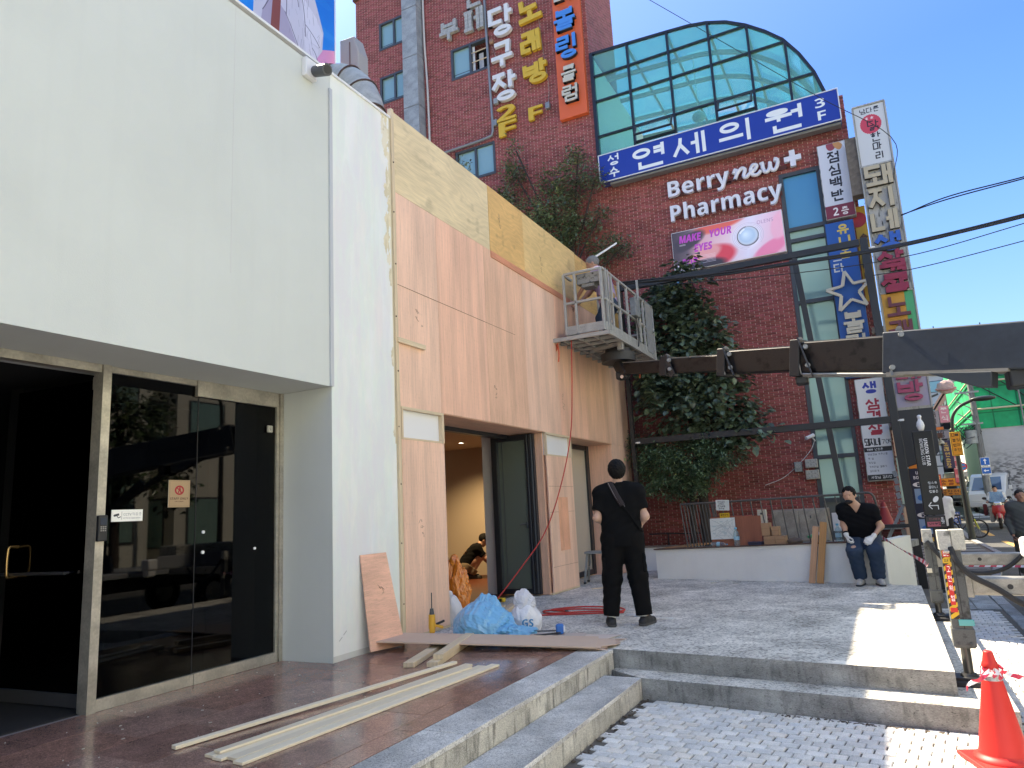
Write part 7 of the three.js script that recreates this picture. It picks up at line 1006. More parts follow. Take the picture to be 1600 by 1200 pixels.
  const m2 = human('person', 'seated person in black V-neck, jeans and white gloves, mask under the chin', [-0.325, 0.32, -11.63], 0.05, sn, { gloves: true, skin: [0.5, 0.3, 0.21], shirt: { mat: mat([0.007, 0.0075, 0.01], 0.9, { specularIntensity: 0.25 }), sleeve: 0.66, hem: 0.02, vneck: true, loose: 0.006 }, trousers: { mat: denim, loose: 0.024 }, shoe: mat([0.42, 0.41, 0.38], 0.7), sole: mat([0.05, 0.05, 0.05], 0.7), fringe: 0.022, headCell: 0.005 });
  M('face_mask', surfaceNet((x, y, z) => { const q = v3([x, y, z]).sub(V(-0.12 - 0.018, 1.25 - 0.085, 0.23 + 0.055)), e = Math.hypot(q.x / 0.052, q.y / 0.034, q.z / 0.05) - 1; return Math.max(e * 0.034, -q.z - 0.03); }, [-0.23, 1.1, 0.2], [-0.04, 1.23, 0.37], 0.006), mat([0.012, 0.012, 0.015], 0.9), m2);
  M('wrist_band', cyl([-0.231, 0.74, 0.115], [-0.227, 0.705, 0.132], 0.036, 0.035, 14), jet, m2);
  // worker in the basket
  const ln = { pelvis: [0, 0.66, 0.02], chest: [0, 0.98, 0.07], neck: [0, 1.17, 0.14], head: [0.02, 1.32, 0.22], shL: [0.18, 1.12, 0.12], shR: [-0.18, 1.12, 0.12], elL: [0.24, 0.93, 0.32], elR: [-0.16, 0.9, 0.36], wrL: [0.14, 0.74, 0.5], wrR: [-0.1, 0.73, 0.53], hipL: [0.09, 0.62, 0], hipR: [-0.09, 0.62, 0], knL: [0.11, 0.38, 0.12], knR: [-0.11, 0.38, 0.12], anL: [0.12, 0.08, -0.04], anR: [-0.12, 0.08, -0.04], toeL: [0.13, 0.03, 0.13], toeR: [-0.13, 0.03, 0.13], handL: [[-0.2, -0.6, 0.8], [0, -0.8, -0.5], 0.8], handR: [[0.1, -0.5, 0.8], [0, -0.8, -0.5], 0.8], face: [0.1, -0.35, 0.9], headUp: [0, 0.9, 0.35] };
  const m3 = human('person', 'grey haired worker in lilac shirt and jeans leaning out of the basket', [-3.9, 4.426, -11.75], -Math.PI / 2 + 0.15, ln, { skin: [0.42, 0.23, 0.16], hair: [0.2, 0.195, 0.19], shirt: { color: [0.36, 0.28, 0.46], sleeve: 0.7, hem: 0.03, loose: 0.012 }, trousers: { mat: denim, loose: 0.012 }, fringe: 0.01, scale: 1.13 });
  M('tool_belt', net([cap([0.09, 0.72, 0.02], [-0.09, 0.72, 0.02], 0.135, 0.135)], 0.02, 0.014, (d, x, y) => Math.max(d, Math.abs(y - 0.72) - 0.055)), mat([0.3, 0.2, 0.1], 0.8), m3);
  // crouching in the room
  const cn = { pelvis: [0, 0.24, -0.14], chest: [0, 0.5, 0.08], neck: [0, 0.63, 0.2], head: [0.01, 0.73, 0.3], shL: [0.18, 0.57, 0.14], shR: [-0.18, 0.57, 0.14], elL: [0.23, 0.38, 0.3], elR: [-0.23, 0.38, 0.3], wrL: [0.1, 0.24, 0.42], wrR: [-0.1, 0.24, 0.42], hipL: [0.1, 0.22, -0.12], hipR: [-0.1, 0.22, -0.12], knL: [0.17, 0.44, 0.22], knR: [-0.17, 0.44, 0.22], anL: [0.13, 0.085, 0.0], anR: [-0.13, 0.085, 0.0], toeL: [0.15, 0.03, 0.17], toeR: [-0.15, 0.03, 0.17], handL: [[-0.4, -0.6, 0.6], [0, -1, 0], 0.6], handR: [[0.4, -0.6, 0.6], [0, -1, 0], 0.6], face: [0, -0.55, 0.8], headUp: [0, 0.8, 0.5] };
  const m4 = human('person', 'crouching worker in black T-shirt and khaki trousers inside the opened room', [-7.52, 0.326, -12.62], 2.25, cn, { skin: [0.45, 0.27, 0.19], shirt: { mat: blackT, sleeve: 0.7, hem: 0.03, loose: 0.008 }, trousers: { color: [0.17, 0.13, 0.085], loose: 0.015 }, eyes: false, fringe: 0.02, cell: 0.016 });
  M('back_print', [B(0.22, 0.022, 0.004, 0, 0.53, -0.075, 0, [-0.85, 0, 0]), B(0.12, 0.016, 0.004, 0, 0.49, -0.108, 0, [-0.85, 0, 0])], mat([0.4, 0.17, 0.04], 0.8), m4);
  // passers-by
  const jk = mat([0.075, 0.083, 0.08], 0.9);
  const m5 = human('person', 'person in grey green jacket with a black cane at the right edge', [2.27, -0.1, -16.4], 0.1, stand({ wrR: [-0.25, 0.84, 0.12], elR: [-0.28, 1.1, -0.02], handR: [[0.05, -0.95, 0.3], [1, 0, 0.2], 1.3] }), { scale: 0.93, skin: [0.4, 0.22, 0.15], shirt: { mat: jk, sleeve: 1.95, hem: 0.12, loose: 0.025 }, trousers: { color: [0.06, 0.066, 0.05], loose: 0.03 }, cell: 0.016, hair: [0.03, 0.03, 0.03], headCell: 0.008 });
  const cane = G('walking_cane', 'thin black walking cane in the hand at the right edge', 'cane', [2.27 - 0.225, -0.1, -16.25]); M('shaft', cyl([0, 0, 0.02], [0.005, 0.72, 0], 0.011, 0.012, 8), MT.black, cane); M('cane_grip', tube([[0.005, 0.72, 0], [0.01, 0.75, 0.01], [0.01, 0.755, 0.06], [0.01, 0.74, 0.09]], 0.015, 12, 8), MT.black, cane); M('wrist_loop', tube([[0.01, 0.68, 0.02], [0.03, 0.6, 0.03], [0.025, 0.52, 0.03], [0.01, 0.6, 0.02]], 0.006, 14, 5), MT.black, cane);
  human('person', 'long haired person in a white shirt walking away beside the black pylon', [1.22, 0, -20.5], Math.PI + 0.2, stand({ anR: [-0.1, 0.09, -0.12], toeR: [-0.12, 0.03, 0.02] }), { scale: 0.95, shirt: { color: [0.7, 0.7, 0.7], sleeve: 1.8, hem: 0.2, loose: 0.012 }, trousers: { color: [0.015, 0.015, 0.017], loose: 0.03 }, long: 0.22, eyes: false, cell: 0.018, headCell: 0.01, handCell: 0.009 });
  human('person', 'small far person in black top and blue jeans at the open tailgate', [3.38, -0.1, -50], Math.PI, stand(), { scale: 1.0, shirt: { mat: blackT, sleeve: 1.8, hem: 0.06, loose: 0.02 }, trousers: { color: [0.16, 0.24, 0.34], loose: 0.02 }, eyes: false, cell: 0.03, headCell: 0.016, handCell: 0.014 });
}
// ---------- behind the shop roof: advert hoarding, duct ----------
{
  const tex = canvasTex(1024, 1024, (x, w, h) => { // a coat and a bag strap against blue sky and pink ground
    const g = x.createLinearGradient(0, 0, 0, h); g.addColorStop(0, '#0d6fd0'); g.addColorStop(0.6, '#1a8be6'); g.addColorStop(1, '#6fb2e6'); x.fillStyle = g; x.fillRect(0, 0, w, h);
    reseed(3); for (let i = 0; i < 40; i++) { x.fillStyle = 'rgba(255,255,255,.05)'; x.beginPath(); x.ellipse(rnd() * w, rnd() * h * 0.8, 90, 30, 0, 0, 7); x.fill(); }
    const sh = (c, p) => { x.fillStyle = c; x.beginPath(); p.forEach(([a, b], i) => x[i ? 'lineTo' : 'moveTo'](a * w, b * h)); x.closePath(); x.fill(); };
    sh('#e39ac4', [[0.3, 1], [0.78, 0.62], [0.9, 0.46], [1, 0.4], [1, 1]]);
    sh('#d3ccd6', [[0.41, 0.6], [0.42, 0.2], [0.5, 0.0], [0.78, 0.0], [0.86, 0.2], [0.91, 0.34], [0.9, 0.47], [0.85, 0.56], [0.8, 0.7], [0.4, 0.9]]);
    sh('#b3a6b8', [[0.47, 0.5], [0.53, 0.34], [0.62, 0.4], [0.74, 0.62], [0.7, 0.9], [0.42, 0.9]]); sh('#8e4a3c', [[0.555, 0.1], [0.605, 0.1], [0.575, 0.7], [0.515, 0.7]]);
    sh('#e2dbe4', [[0.74, 0.2], [0.86, 0.28], [0.905, 0.36], [0.88, 0.46], [0.8, 0.47], [0.76, 0.4]]); sh('#ddd6e0', [[0.76, 0.46], [0.87, 0.48], [0.85, 0.6], [0.78, 0.62]]);
    x.strokeStyle = '#6f6674'; x.lineWidth = 5; for (const [a, b, c, d] of [[0.47, 0.5, 0.53, 0.34], [0.62, 0.4, 0.74, 0.62], [0.74, 0.2, 0.77, 0.46], [0.77, 0.38, 0.88, 0.46], [0.66, 0.1, 0.72, 0.3], [0.62, 0.2, 0.63, 0.42], [0.82, 0.5, 0.86, 0.56]]) { x.beginPath(); x.moveTo(a * w, b * h); x.quadraticCurveTo((a + c) / 2 * w + 14, (b + d) / 2 * h - 10, c * w, d * h); x.stroke(); }
    x.lineWidth = 2; x.strokeStyle = 'rgba(120,110,125,.5)'; for (let i = 0; i < 50; i++) { const a = (0.62 + rnd() * 0.26) * w, b = rnd() * 0.6 * h; x.beginPath(); x.moveTo(a, b); x.lineTo(a + rr(-20, 20), b + 30 + rnd() * 60); x.stroke(); }
  });
  const o = G('advert_hoarding', 'huge rooftop advert of a pale coat against blue above the white wall', 'billboard', [-9.5, 0, 0]);
  M('hoarding_body', BB(-0.6, 0, 6.2, 13.15, -11.05, -4.6), MT.offWhite, o); M('advert_face', new THREE.PlaneGeometry(3.9, 3.5).rotateY(Math.PI / 2).translate(0.004, 11.42, -9.05), new THREE.MeshStandardMaterial({ map: tex, roughness: 0.6 }), o); M('edge_strip', BB(-0.01, 0.02, 6.3, 13.15, -11.03, -11.0), MT.white, o);
  const d = G('air_duct', 'fat silver ventilation duct bending down behind the plywood top', 'duct');
  const dm = mat(0xdcdcd6, 0.5, { metalness: 0.1, map: rp(steelTex, 0.9) }), P = [[-8.6, 9.75, -9.6], [-8.1, 9.72, -9.5], [-7.7, 9.45, -9.5], [-7.45, 8.95, -9.5], [-7.4, 8.3, -9.5]];
  const c = new THREE.CatmullRomCurve3(P.map(v3)); for (let i = 0; i < 5; i++) { const pts = [0, 0.5, 1].map((t) => c.getPoint((i + t) / 5).toArray()); M('duct_segment', tube(pts, 0.3 + (i % 2) * 0.006, 8, 18), i === 4 ? mat(0xb59a8a, 0.6, { metalness: 0.3, map: rp(steelTex, 0.4) }) : dm, d); const q = c.getPoint((i + 1) / 5), t = c.getTangent((i + 1) / 5); M('joint_ring', new THREE.TorusGeometry(0.315, 0.016, 6, 24).applyMatrix4(frameOf(q.clone().sub(t), q.clone().add(t))), mat([0.1, 0.06, 0.05], 0.7), d); }
  M('duct_collar', UB(-7.8, -6.98, 6.2, 8.55, -9.9, -9.1), dm, d);
  const a = G('rooftop_unit', 'beige rooftop unit between the advert and the brick tower', 'box'); M('unit_body', poly([[-9.36, 11.1], [-8.88, 11.1], [-8.88, 11.55], [-9.0, 11.95], [-9.36, 11.98]], 0.3, 0.02).translate(0, 0, -11.35), mat([0.42, 0.38, 0.34], 0.7), a); M('unit_louvre', BB(-9.1, -9.08, 11.2, 11.85, -11.03, -11.015), mat([0.2, 0.12, 0.1], 0.7), a); M('unit_stand', BB(-9.3, -8.95, 6.2, 11.08, -11.3, -11.1), MT.frameGrey, a);
}
// ---------- the street beyond ----------
function facade(o, x0, x1, z0, z1, y0, h, m, floors, side, fm = MT.winGlass) { // box with window rows; side '+x', '-x', '+z', '-z'
  M('wall', uvm(BB(x0, x1, y0, y0 + h, z0, z1)), m, o);
  const fh = h / floors;
  for (const s of side) for (let f = 0; f < floors; f++) {
    const along = s[1] === 'x' ? Math.abs(z1 - z0) : Math.abs(x1 - x0), n = Math.max(1, Math.round(along / 2.6));
    for (let i = 0; i < n; i++) {
      const c = (i + 0.5) / n, w = along / n * 0.62, hh = fh * 0.5, y = y0 + (f + 0.55) * fh; const g = new THREE.Group(); g.name = 'window'; o.add(g);
      const fr = B(w, hh, 0.06, 0, 0, 0), pn = B(w - 0.14, hh - 0.14, 0.06, 0, 0, 0.012);
      const p = s === '+x' ? [x1, y, z0 + (z1 - z0) * c, Math.PI / 2] : s === '-x' ? [x0, y, z0 + (z1 - z0) * c, -Math.PI / 2] : s === '+z' ? [x0 + (x1 - x0) * c, y, Math.max(z0, z1), 0] : [x0 + (x1 - x0) * c, y, Math.min(z0, z1), Math.PI];
      M('frame', T(fr, ...p), MT.frameGrey, g); M('pane', T(pn, ...p), fm, g);
    }
  }
  M('parapet', BB(x0 - 0.08, x1 + 0.08, y0 + h, y0 + h + 0.25, Math.min(z0, z1) - 0.08, Math.max(z0, z1) + 0.08), m, o);
}
const wallM = (c) => mat(c, 0.85, { map: rp(grime, 4) });
{
  const b1 = G('street_building', 'narrow beige building past the brick building, nearest on the left side', 'building'); facade(b1, -8, 1.55, -38, -29.5, 0, 7.2, wallM(0xc2b59f), 2, ['+x', '+z']);
  for (let i = 0; i < 3; i++) { const u = new THREE.Group(); u.name = 'air_conditioner'; u.position.set(1.75, 4.2 + i * 0.95, -30.2 - i * 0.3); b1.add(u); M('unit_case', B(0.36, 0.6, 0.8, 0, 0, 0, 0.03), MT.offWhite, u); M('fan_grille', new THREE.TorusGeometry(0.2, 0.03, 6, 18).translate(0, 0, 0.405), MT.frameGrey, u); }
  const b2 = G('street_building', 'pale cream building with stepped balcony behind the hanging shop signs', 'building'); facade(b2, -6, 2.1, -56, -42, 0.3, 8.6, wallM(0xd8cfb8), 3, ['+x', '+z']); M('balcony', UB(2.1, 2.7, 5.2, 5.8, -50, -44), wallM(0xcac3b4), b2);
  const b3 = G('street_building', 'white building closing the far end of the street', 'building'); facade(b3, 3.0, 8.2, -110, -92, 1.2, 13, wallM(0xdad6cc), 5, ['+z', '+x']);
  const b5 = G('street_building', 'dark brown building strip just left of the green netting', 'building'); facade(b5, 5.3, 9, -78, -64, 0.6, 8.5, wallM(0x4a3634), 3, ['-x', '+z']);
  const b6 = G('street_building', 'lower beige building with a sloping gable behind the pink lump sign', 'building'); facade(b6, -2, 3.6, -86, -62, 0.8, 9.4, wallM(0xb8ad98), 3, ['+z', '+x']);
  const tw = G('glass_tower', 'far blue glass office tower seen below the boom', 'building'); M('curtain_wall', BB(8, 24, 0, 29, -190, -160), mat([0.05, 0.15, 0.34], 0.2, { metalness: 0.3 }), tw);
  for (let i = 0; i < 14; i++) M('mullion', BB(8 + i * 1.2 - 0.06, 8 + i * 1.2 + 0.06, 0, 29, -160, -159.86), MT.steelDull, tw); for (let j = 0; j < 12; j++) M('floor_band', BB(8, 24, 2 + j * 2.2, 2.35 + j * 2.2, -160, -159.9), mat([0.2, 0.32, 0.5], 0.4), tw);
  // building site in green netting
  const s = G('netted_building', 'building site wrapped in bright green netting with printed grey tarp below', 'building');
  const net1 = dataTex(512, 512, (u, v) => { const a = fbm(u, v, 9, 7, 4, 201), l = (Math.abs((u * 6) % 1 - 0.5) > 0.47 || Math.abs((v * 5) % 1 - 0.5) > 0.475) ? 0.75 : 1, k = (0.75 + 0.6 * (a - 0.4)) * l; return [42 * k, 198 * k, 128 * k]; });
  const nm = mat(0xffffff, 0.75, { map: rp(net1, 7), bumpMap: rp(net1, 7), bumpScale: 0.12 });
  M('netting', [uvm(BB(4.95, 26, 4.75, 9.7, -60, -46))], nm, s); M('concrete_wall', uvm(BB(4.99, 25.9, 0, 4.75, -59.9, -46.06)), wallM(0xe6e6e2), s);
  const tarp = dataTex(1024, 512, (u, v) => { const a = fbm(u, v, 150, 60, 4, 211), b = fbm(u, v, 22, 9, 4, 212), m = Math.max(0, Math.min(1, (0.78 - v) * 3)) * Math.min(1, Math.max(0, (a - 0.36) * 3.2)) * Math.min(1, Math.max(0.25, (b - 0.3) * 3.4)), k = 186 - 96 * m + 10 * (a - 0.5); return [k, k + 1, k + 3]; });
  M('printed_tarp', new THREE.PlaneGeometry(20.8, 4.5).translate(15.5, 2.5, -46.04), new THREE.MeshStandardMaterial({ map: tarp, roughness: 0.7 }), s);
  for (const y of [5.8, 7.3, 8.8]) M('scaffold_tube', [cyl([4.85, y, -45.85], [26, y, -45.85], 0.05), cyl([4.85, y, -46], [4.85, y, -60], 0.05)], mat([0.6, 0.55, 0.35], 0.6), s); for (let i = 0; i < 8; i++) M('scaffold_tube', cyl([5 + i * 2.1, 4.6, -45.8], [5 + i * 2.1, 9.9, -45.8], 0.045), MT.galv, s);
  M('shade_panel', [BB(7.2, 9.6, 5.9, 6.7, -45.96, -45.9), BB(5.9, 7.0, 7.5, 8.2, -45.96, -45.9)], mat([0.01, 0.12, 0.07], 0.8), s); for (const [a, b, c, d] of [[5.2, 7.2, 8.2, 4.8], [6.4, 7.2, 9, 4.8], [9, 7.2, 11, 5]]) M('diagonal_brace', cyl([a, b, -45.86], [c, d, -45.86], 0.03), MT.black, s);
  // utility pole with its clutter
  const u = G('utility_pole', 'grey concrete utility pole before the green netting', 'pole', [4.9, ry(-45), -45]); M('pole_shaft', cyl([0.02, 0, 0], [-0.02, 7.6, 0], 0.19, 0.13, 14), MT.concWall, u); for (const [y, w] of [[7.0, 1.0], [6.3, 0.8], [4.6, 0.7]]) M('cross_arm', bar([-w, y, 0.1], [w * 0.4, y, 0.1], 0.09, 0.09), MT.zinc, u); for (let i = 0; i < 5; i++) M('insulator', new THREE.CylinderGeometry(0.05, 0.06, 0.16, 8).translate(-0.9 + i * 0.22, 7.13, 0.1), MT.offWhite, u);
  reseed(17); M('cable_tangle', Array.from({ length: 10 }, () => tube([[rr(-1.3, 0.1), rr(3.4, 4.8), rr(-0.2, 0.3)], [rr(-1, 0.1), rr(3.2, 4.4), 0.2], [rr(-1, 0.3), rr(3.6, 5), 0.1], [rr(-1.5, 0), rr(3.6, 4.8), 0.1]], 0.022, 14, 4)), MT.black, u).userData.kind = 'stuff'; M('transformer', new THREE.CylinderGeometry(0.28, 0.28, 0.7, 14).translate(-0.35, 3.9, 0.1), MT.zinc, u); for (const y of [6.6, 5.9, 5.2]) M('brace', bar([-0.8, y, 0.1], [0, y - 0.6, 0.1], 0.05, 0.05), MT.zinc, u);
  for (const [l, a, b, sag] of [['thin cable from the utility pole to the upper right', [4.5, 7.2, -45], [12, 9.5, -30], 0.4], ['white cable from the utility pole leftwards', [4.8, 4.9, -45], [1.6, 4.6, -36], 0.3], ['second cable leaving the utility pole to the left', [4.8, 4.3, -45], [1.6, 3.9, -36], 0.25]]) { const g = G('street_cable', l, 'cable'); M('strand', tube([a, [(a[0] + b[0]) / 2, (a[1] + b[1]) / 2 - sag, (a[2] + b[2]) / 2], b], 0.02, 16, 4), MT.frameGrey, g); }
  // street lamp with its yellow sign
  const lp = G('street_lamp', 'tall dark street lamp with curved arm beyond the pylon sign', 'street lamp', [2.32, 0, -27]);
  const dg = mat([0.018, 0.026, 0.024], 0.45); M('lamp_post', [cyl([0, 0, 0], [-0.02, 1.4, 0], 0.105, 0.095, 16), cyl([-0.02, 1.4, 0], [-0.04, 3.0, 0], 0.085, 0.06, 14)], dg, lp); M('lamp_arm', tube([[-0.04, 3.0, 0], [-0.05, 3.6, 0], [0.02, 3.95, 0], [0.22, 4.2, 0], [0.6, 4.38, 0]], 0.052, 30, 10), dg, lp); M('lamp_head', ellipsoid(0.9, 4.4, 0, 0.36, 0.085, 0.14, 16).rotateZ(0.0), dg, lp); M('base_plate', B(0.3, 0.03, 0.3, 0, 0.015, 0, 0.006), dg, lp);
  const yt = canvasTex(192, 512, (x) => { x.fillStyle = '#e3a11f'; x.fillRect(0, 0, 192, 512); x.lineWidth = 8; x.strokeStyle = '#5b3c10'; x.strokeRect(6, 6, 180, 500); x.fillStyle = '#4a3010'; x.fillRect(24, 22, 60, 70); x.fillStyle = '#e3a11f'; x.fillRect(36, 34, 36, 46); x.fillStyle = '#4a3010'; x.fillRect(92, 30, 70, 54); ['불법주', '정차단', '속구간', '감시중'].forEach((t, i) => t.split('').forEach((c, j) => i < 2 && ktext(x, c, 30 + i * 78, 120 + j * 110 + 20, 66, 9, '#4a3010'))); });
  const ys = G('yellow_parking_sign', 'yellow vertical parking notice on the dark street lamp', 'sign', [2.29, 3.02, -26.9], -0.05); signBox(ys, 0.3, 0.76, 0.03, yt, MT.yellow); for (const y of [0.2, -0.2]) M('clamp', B(0.1, 0.04, 0.12, 0, y, -0.07, 0.01), MT.galv, ys);
  // road signs
  const bt = (draw) => canvasTex(160, 160, draw); const arrow = (x, up) => { x.save(); x.translate(80, 66); if (!up) x.rotate(-Math.PI / 2); x.fillStyle = '#fff'; x.fillRect(-9, -30, 18, 76); x.beginPath(); x.moveTo(0, -52); x.lineTo(34, -14); x.lineTo(-34, -14); x.fill(); x.restore(); };
  const rs = G('direction_signs', 'pair of blue one way arrow signs on a thin pole by the van', 'sign', [4.43, ry(-40), -40]); for (const [y, w, h, up] of [[2.5, 0.38, 0.44, true], [2.08, 0.38, 0.36, false]]) { const g = new THREE.Group(); g.name = 'sign_board'; g.position.set(0, y, 0); rs.add(g); signBox(g, w, h, 0.03, bt((x) => { x.fillStyle = '#1763c0'; x.fillRect(0, 0, 160, 160); arrow(x, up); x.fillStyle = '#f2f2f2'; x.fillRect(0, 132, 160, 28); ktext(x, '일방통행', 22, 134, 22, 3, '#333', 'h', 0.15); }), MT.white); } M('sign_pole', cyl([0.08, -0.1, -0.05], [0.06, 2.8, -0.05], 0.03), MT.offWhite, rs);
  const rd = G('round_sign', 'round no parking sign with red rim behind the lamp post', 'sign', [3.5, ry(-40), -40]); M('sign_disc', new THREE.CylinderGeometry(0.2, 0.2, 0.02, 28).rotateX(Math.PI / 2).translate(0, 2.36, 0), mat([0.6, 0.04, 0.04], 0.5), rd); M('inner_disc', new THREE.CylinderGeometry(0.15, 0.15, 0.02, 28).rotateX(Math.PI / 2).translate(0, 2.36, 0.005), mat([0.05, 0.22, 0.55], 0.5), rd); M('slash', B(0.3, 0.04, 0.006, 0, 2.36, 0.018, 0, [0, 0, 0.1]), mat([0.6, 0.04, 0.04], 0.5), rd); M('sub_plate', B(0.34, 0.26, 0.02, 0, 2.0, 0, 0.005), MT.offWhite, rd); M('sign_pole', cyl([0, -0.1, -0.04], [0, 2.6, -0.04], 0.03), MT.galv, rd);
  // hanging shop signs on the left
  const hs = (l, x, y, z, w, h, bg, fg, txt, vert = true) => { const g = G('hanging_shop_sign', l, 'sign', [x, y, z]); signBox(g, w, h, 0.12, canvasTex(vert ? 96 : 256, vert ? Math.round(96 * h / w) : Math.round(256 * h / w), (c, W, H) => { c.fillStyle = bg; c.fillRect(0, 0, W, H); const n = txt.length; if (vert) txt.split('').forEach((t, i) => ktext(c, t, 14, H / n * i + H / n * 0.1, Math.min(68, H / n * 0.82), 9, fg)); else ktext(c, txt, 14, H * 0.14, H * 0.7, H * 0.09, fg); }), MT.frameGrey); M('hanger', bar([-w / 2 - 0.9, 0, -0.06], [-w / 2, 0, -0.06], 0.05, 0.05), MT.frameGrey, g); };
  hs('purple hanging karaoke sign with gold letters', 2.56, 3.0, -34, 0.36, 1.15, '#3a3152', '#c9a45a', '노래연습장'); hs('grey hanging sign above the purple one', 2.55, 3.82, -34.2, 0.4, 0.36, '#8d8892', '#3a3540', '당구'); hs('pale grey sign higher up with dark letters', 2.38, 4.55, -36, 0.42, 0.9, '#9a949e', '#4a3f4a', '커피숍'); hs('pink hanging sign above the pale grey sign', 2.95, 5.0, -38, 0.42, 0.8, '#d58c98', '#e9d8d6', '분식'); hs('red and pink narrow sign right of the purple one', 2.92, 2.6, -36, 0.2, 1.5, '#d4606c', '#f0d9d0', '포장마차'); hs('orange horizontal sign below the purple one', 3.1, 1.95, -42, 1.1, 0.42, '#d98a1c', '#8a3a10', '숯불갈비', false); hs('second orange sign below, with brown letters', 3.25, 1.45, -44, 1.2, 0.36, '#c27a24', '#5a2f12', '곱창전골', false); hs('tall red orange sign at the left of the orange signs', 2.5, 1.6, -41, 0.26, 1.5, '#d9551c', '#ffe2b0', '막걸리'); hs('small orange strip sign over a dark awning', 2.1, 4.0, -33, 0.75, 0.14, '#d97a30', '#f0d0a0', '치킨', false);
  hs('blue and white small sign low beside the lamp post', 2.1, 0.62, -28.6, 0.24, 0.44, '#3a62a8', '#e8e8ee', '할인');
  const aw = M('awning', B(0.8, 0.18, 0.5, 1.98, 3.72, -33, 0.02), mat([0.09, 0.045, 0.04], 0.8)); tag(aw, 'dark awning box under the small orange strip sign', 'awning');
  const gl = G('globe_camera', 'white dome camera below the dark awning', 'camera', [2.3, 3.42, -33]); M('dome', new THREE.SphereGeometry(0.12, 14, 10), MT.offWhite, gl); M('stem', cyl([0, 0.1, 0], [0, 0.3, 0], 0.03), MT.offWhite, gl); M('lens', ellipsoid(0.02, -0.06, 0.06, 0.07, 0.06, 0.07, 10), MT.black, gl);
  const pk = G('pink_lump_sign', 'big pale pink meat shaped sign high over the street', 'sign', [2.84, 5.75, -34]); const lump = new THREE.IcosahedronGeometry(1, 3), lpz = lump.attributes.position; for (let i = 0; i < lpz.count; i++) { const x = lpz.getX(i), y = lpz.getY(i), z = lpz.getZ(i), k = 1 + 0.09 * Math.sin(x * 4 + y * 3) * Math.cos(z * 3 + y * 5) + 0.03 * Math.sin(x * 13 + z * 11); lpz.setXYZ(i, x * 0.4 * k * (y < 0 ? 1 : 0.78), y * 0.3 * k * (x < 0 ? 0.9 : 1), z * 0.16 * k); } lump.computeVertexNormals(); M('meat_shape', lump, mat([0.56, 0.4, 0.38], 0.6, { bumpMap: rp(fine, 0.5), bumpScale: 0.02 }), pk); M('lower_edge', tube([[-0.36, -0.08, 0.06], [-0.1, -0.14, 0.15], [0.14, -0.13, 0.15], [0.36, -0.06, 0.06]], 0.03, 16, 6), mat([0.42, 0.2, 0.18], 0.6), pk); M('sign_stand', bar([-0.3, -0.25, -0.05], [-1.3, -0.6, -0.05], 0.08, 0.08), MT.frameGrey, pk);
}
function wheel(o, x, y, z, r, w, turn = 0) { const g = new THREE.Group(); g.name = 'wheel'; g.position.set(x, y, z); g.rotation.y = turn; o.add(g); M('tyre', new THREE.TorusGeometry(r * 0.78, r * 0.24, 10, 24).rotateY(Math.PI / 2).scale(w / (r * 0.48), 1, 1), MT.tyre, g); M('rim', new THREE.CylinderGeometry(r * 0.56, r * 0.56, w * 0.8, 16).rotateZ(Math.PI / 2), MT.steelDull, g); }
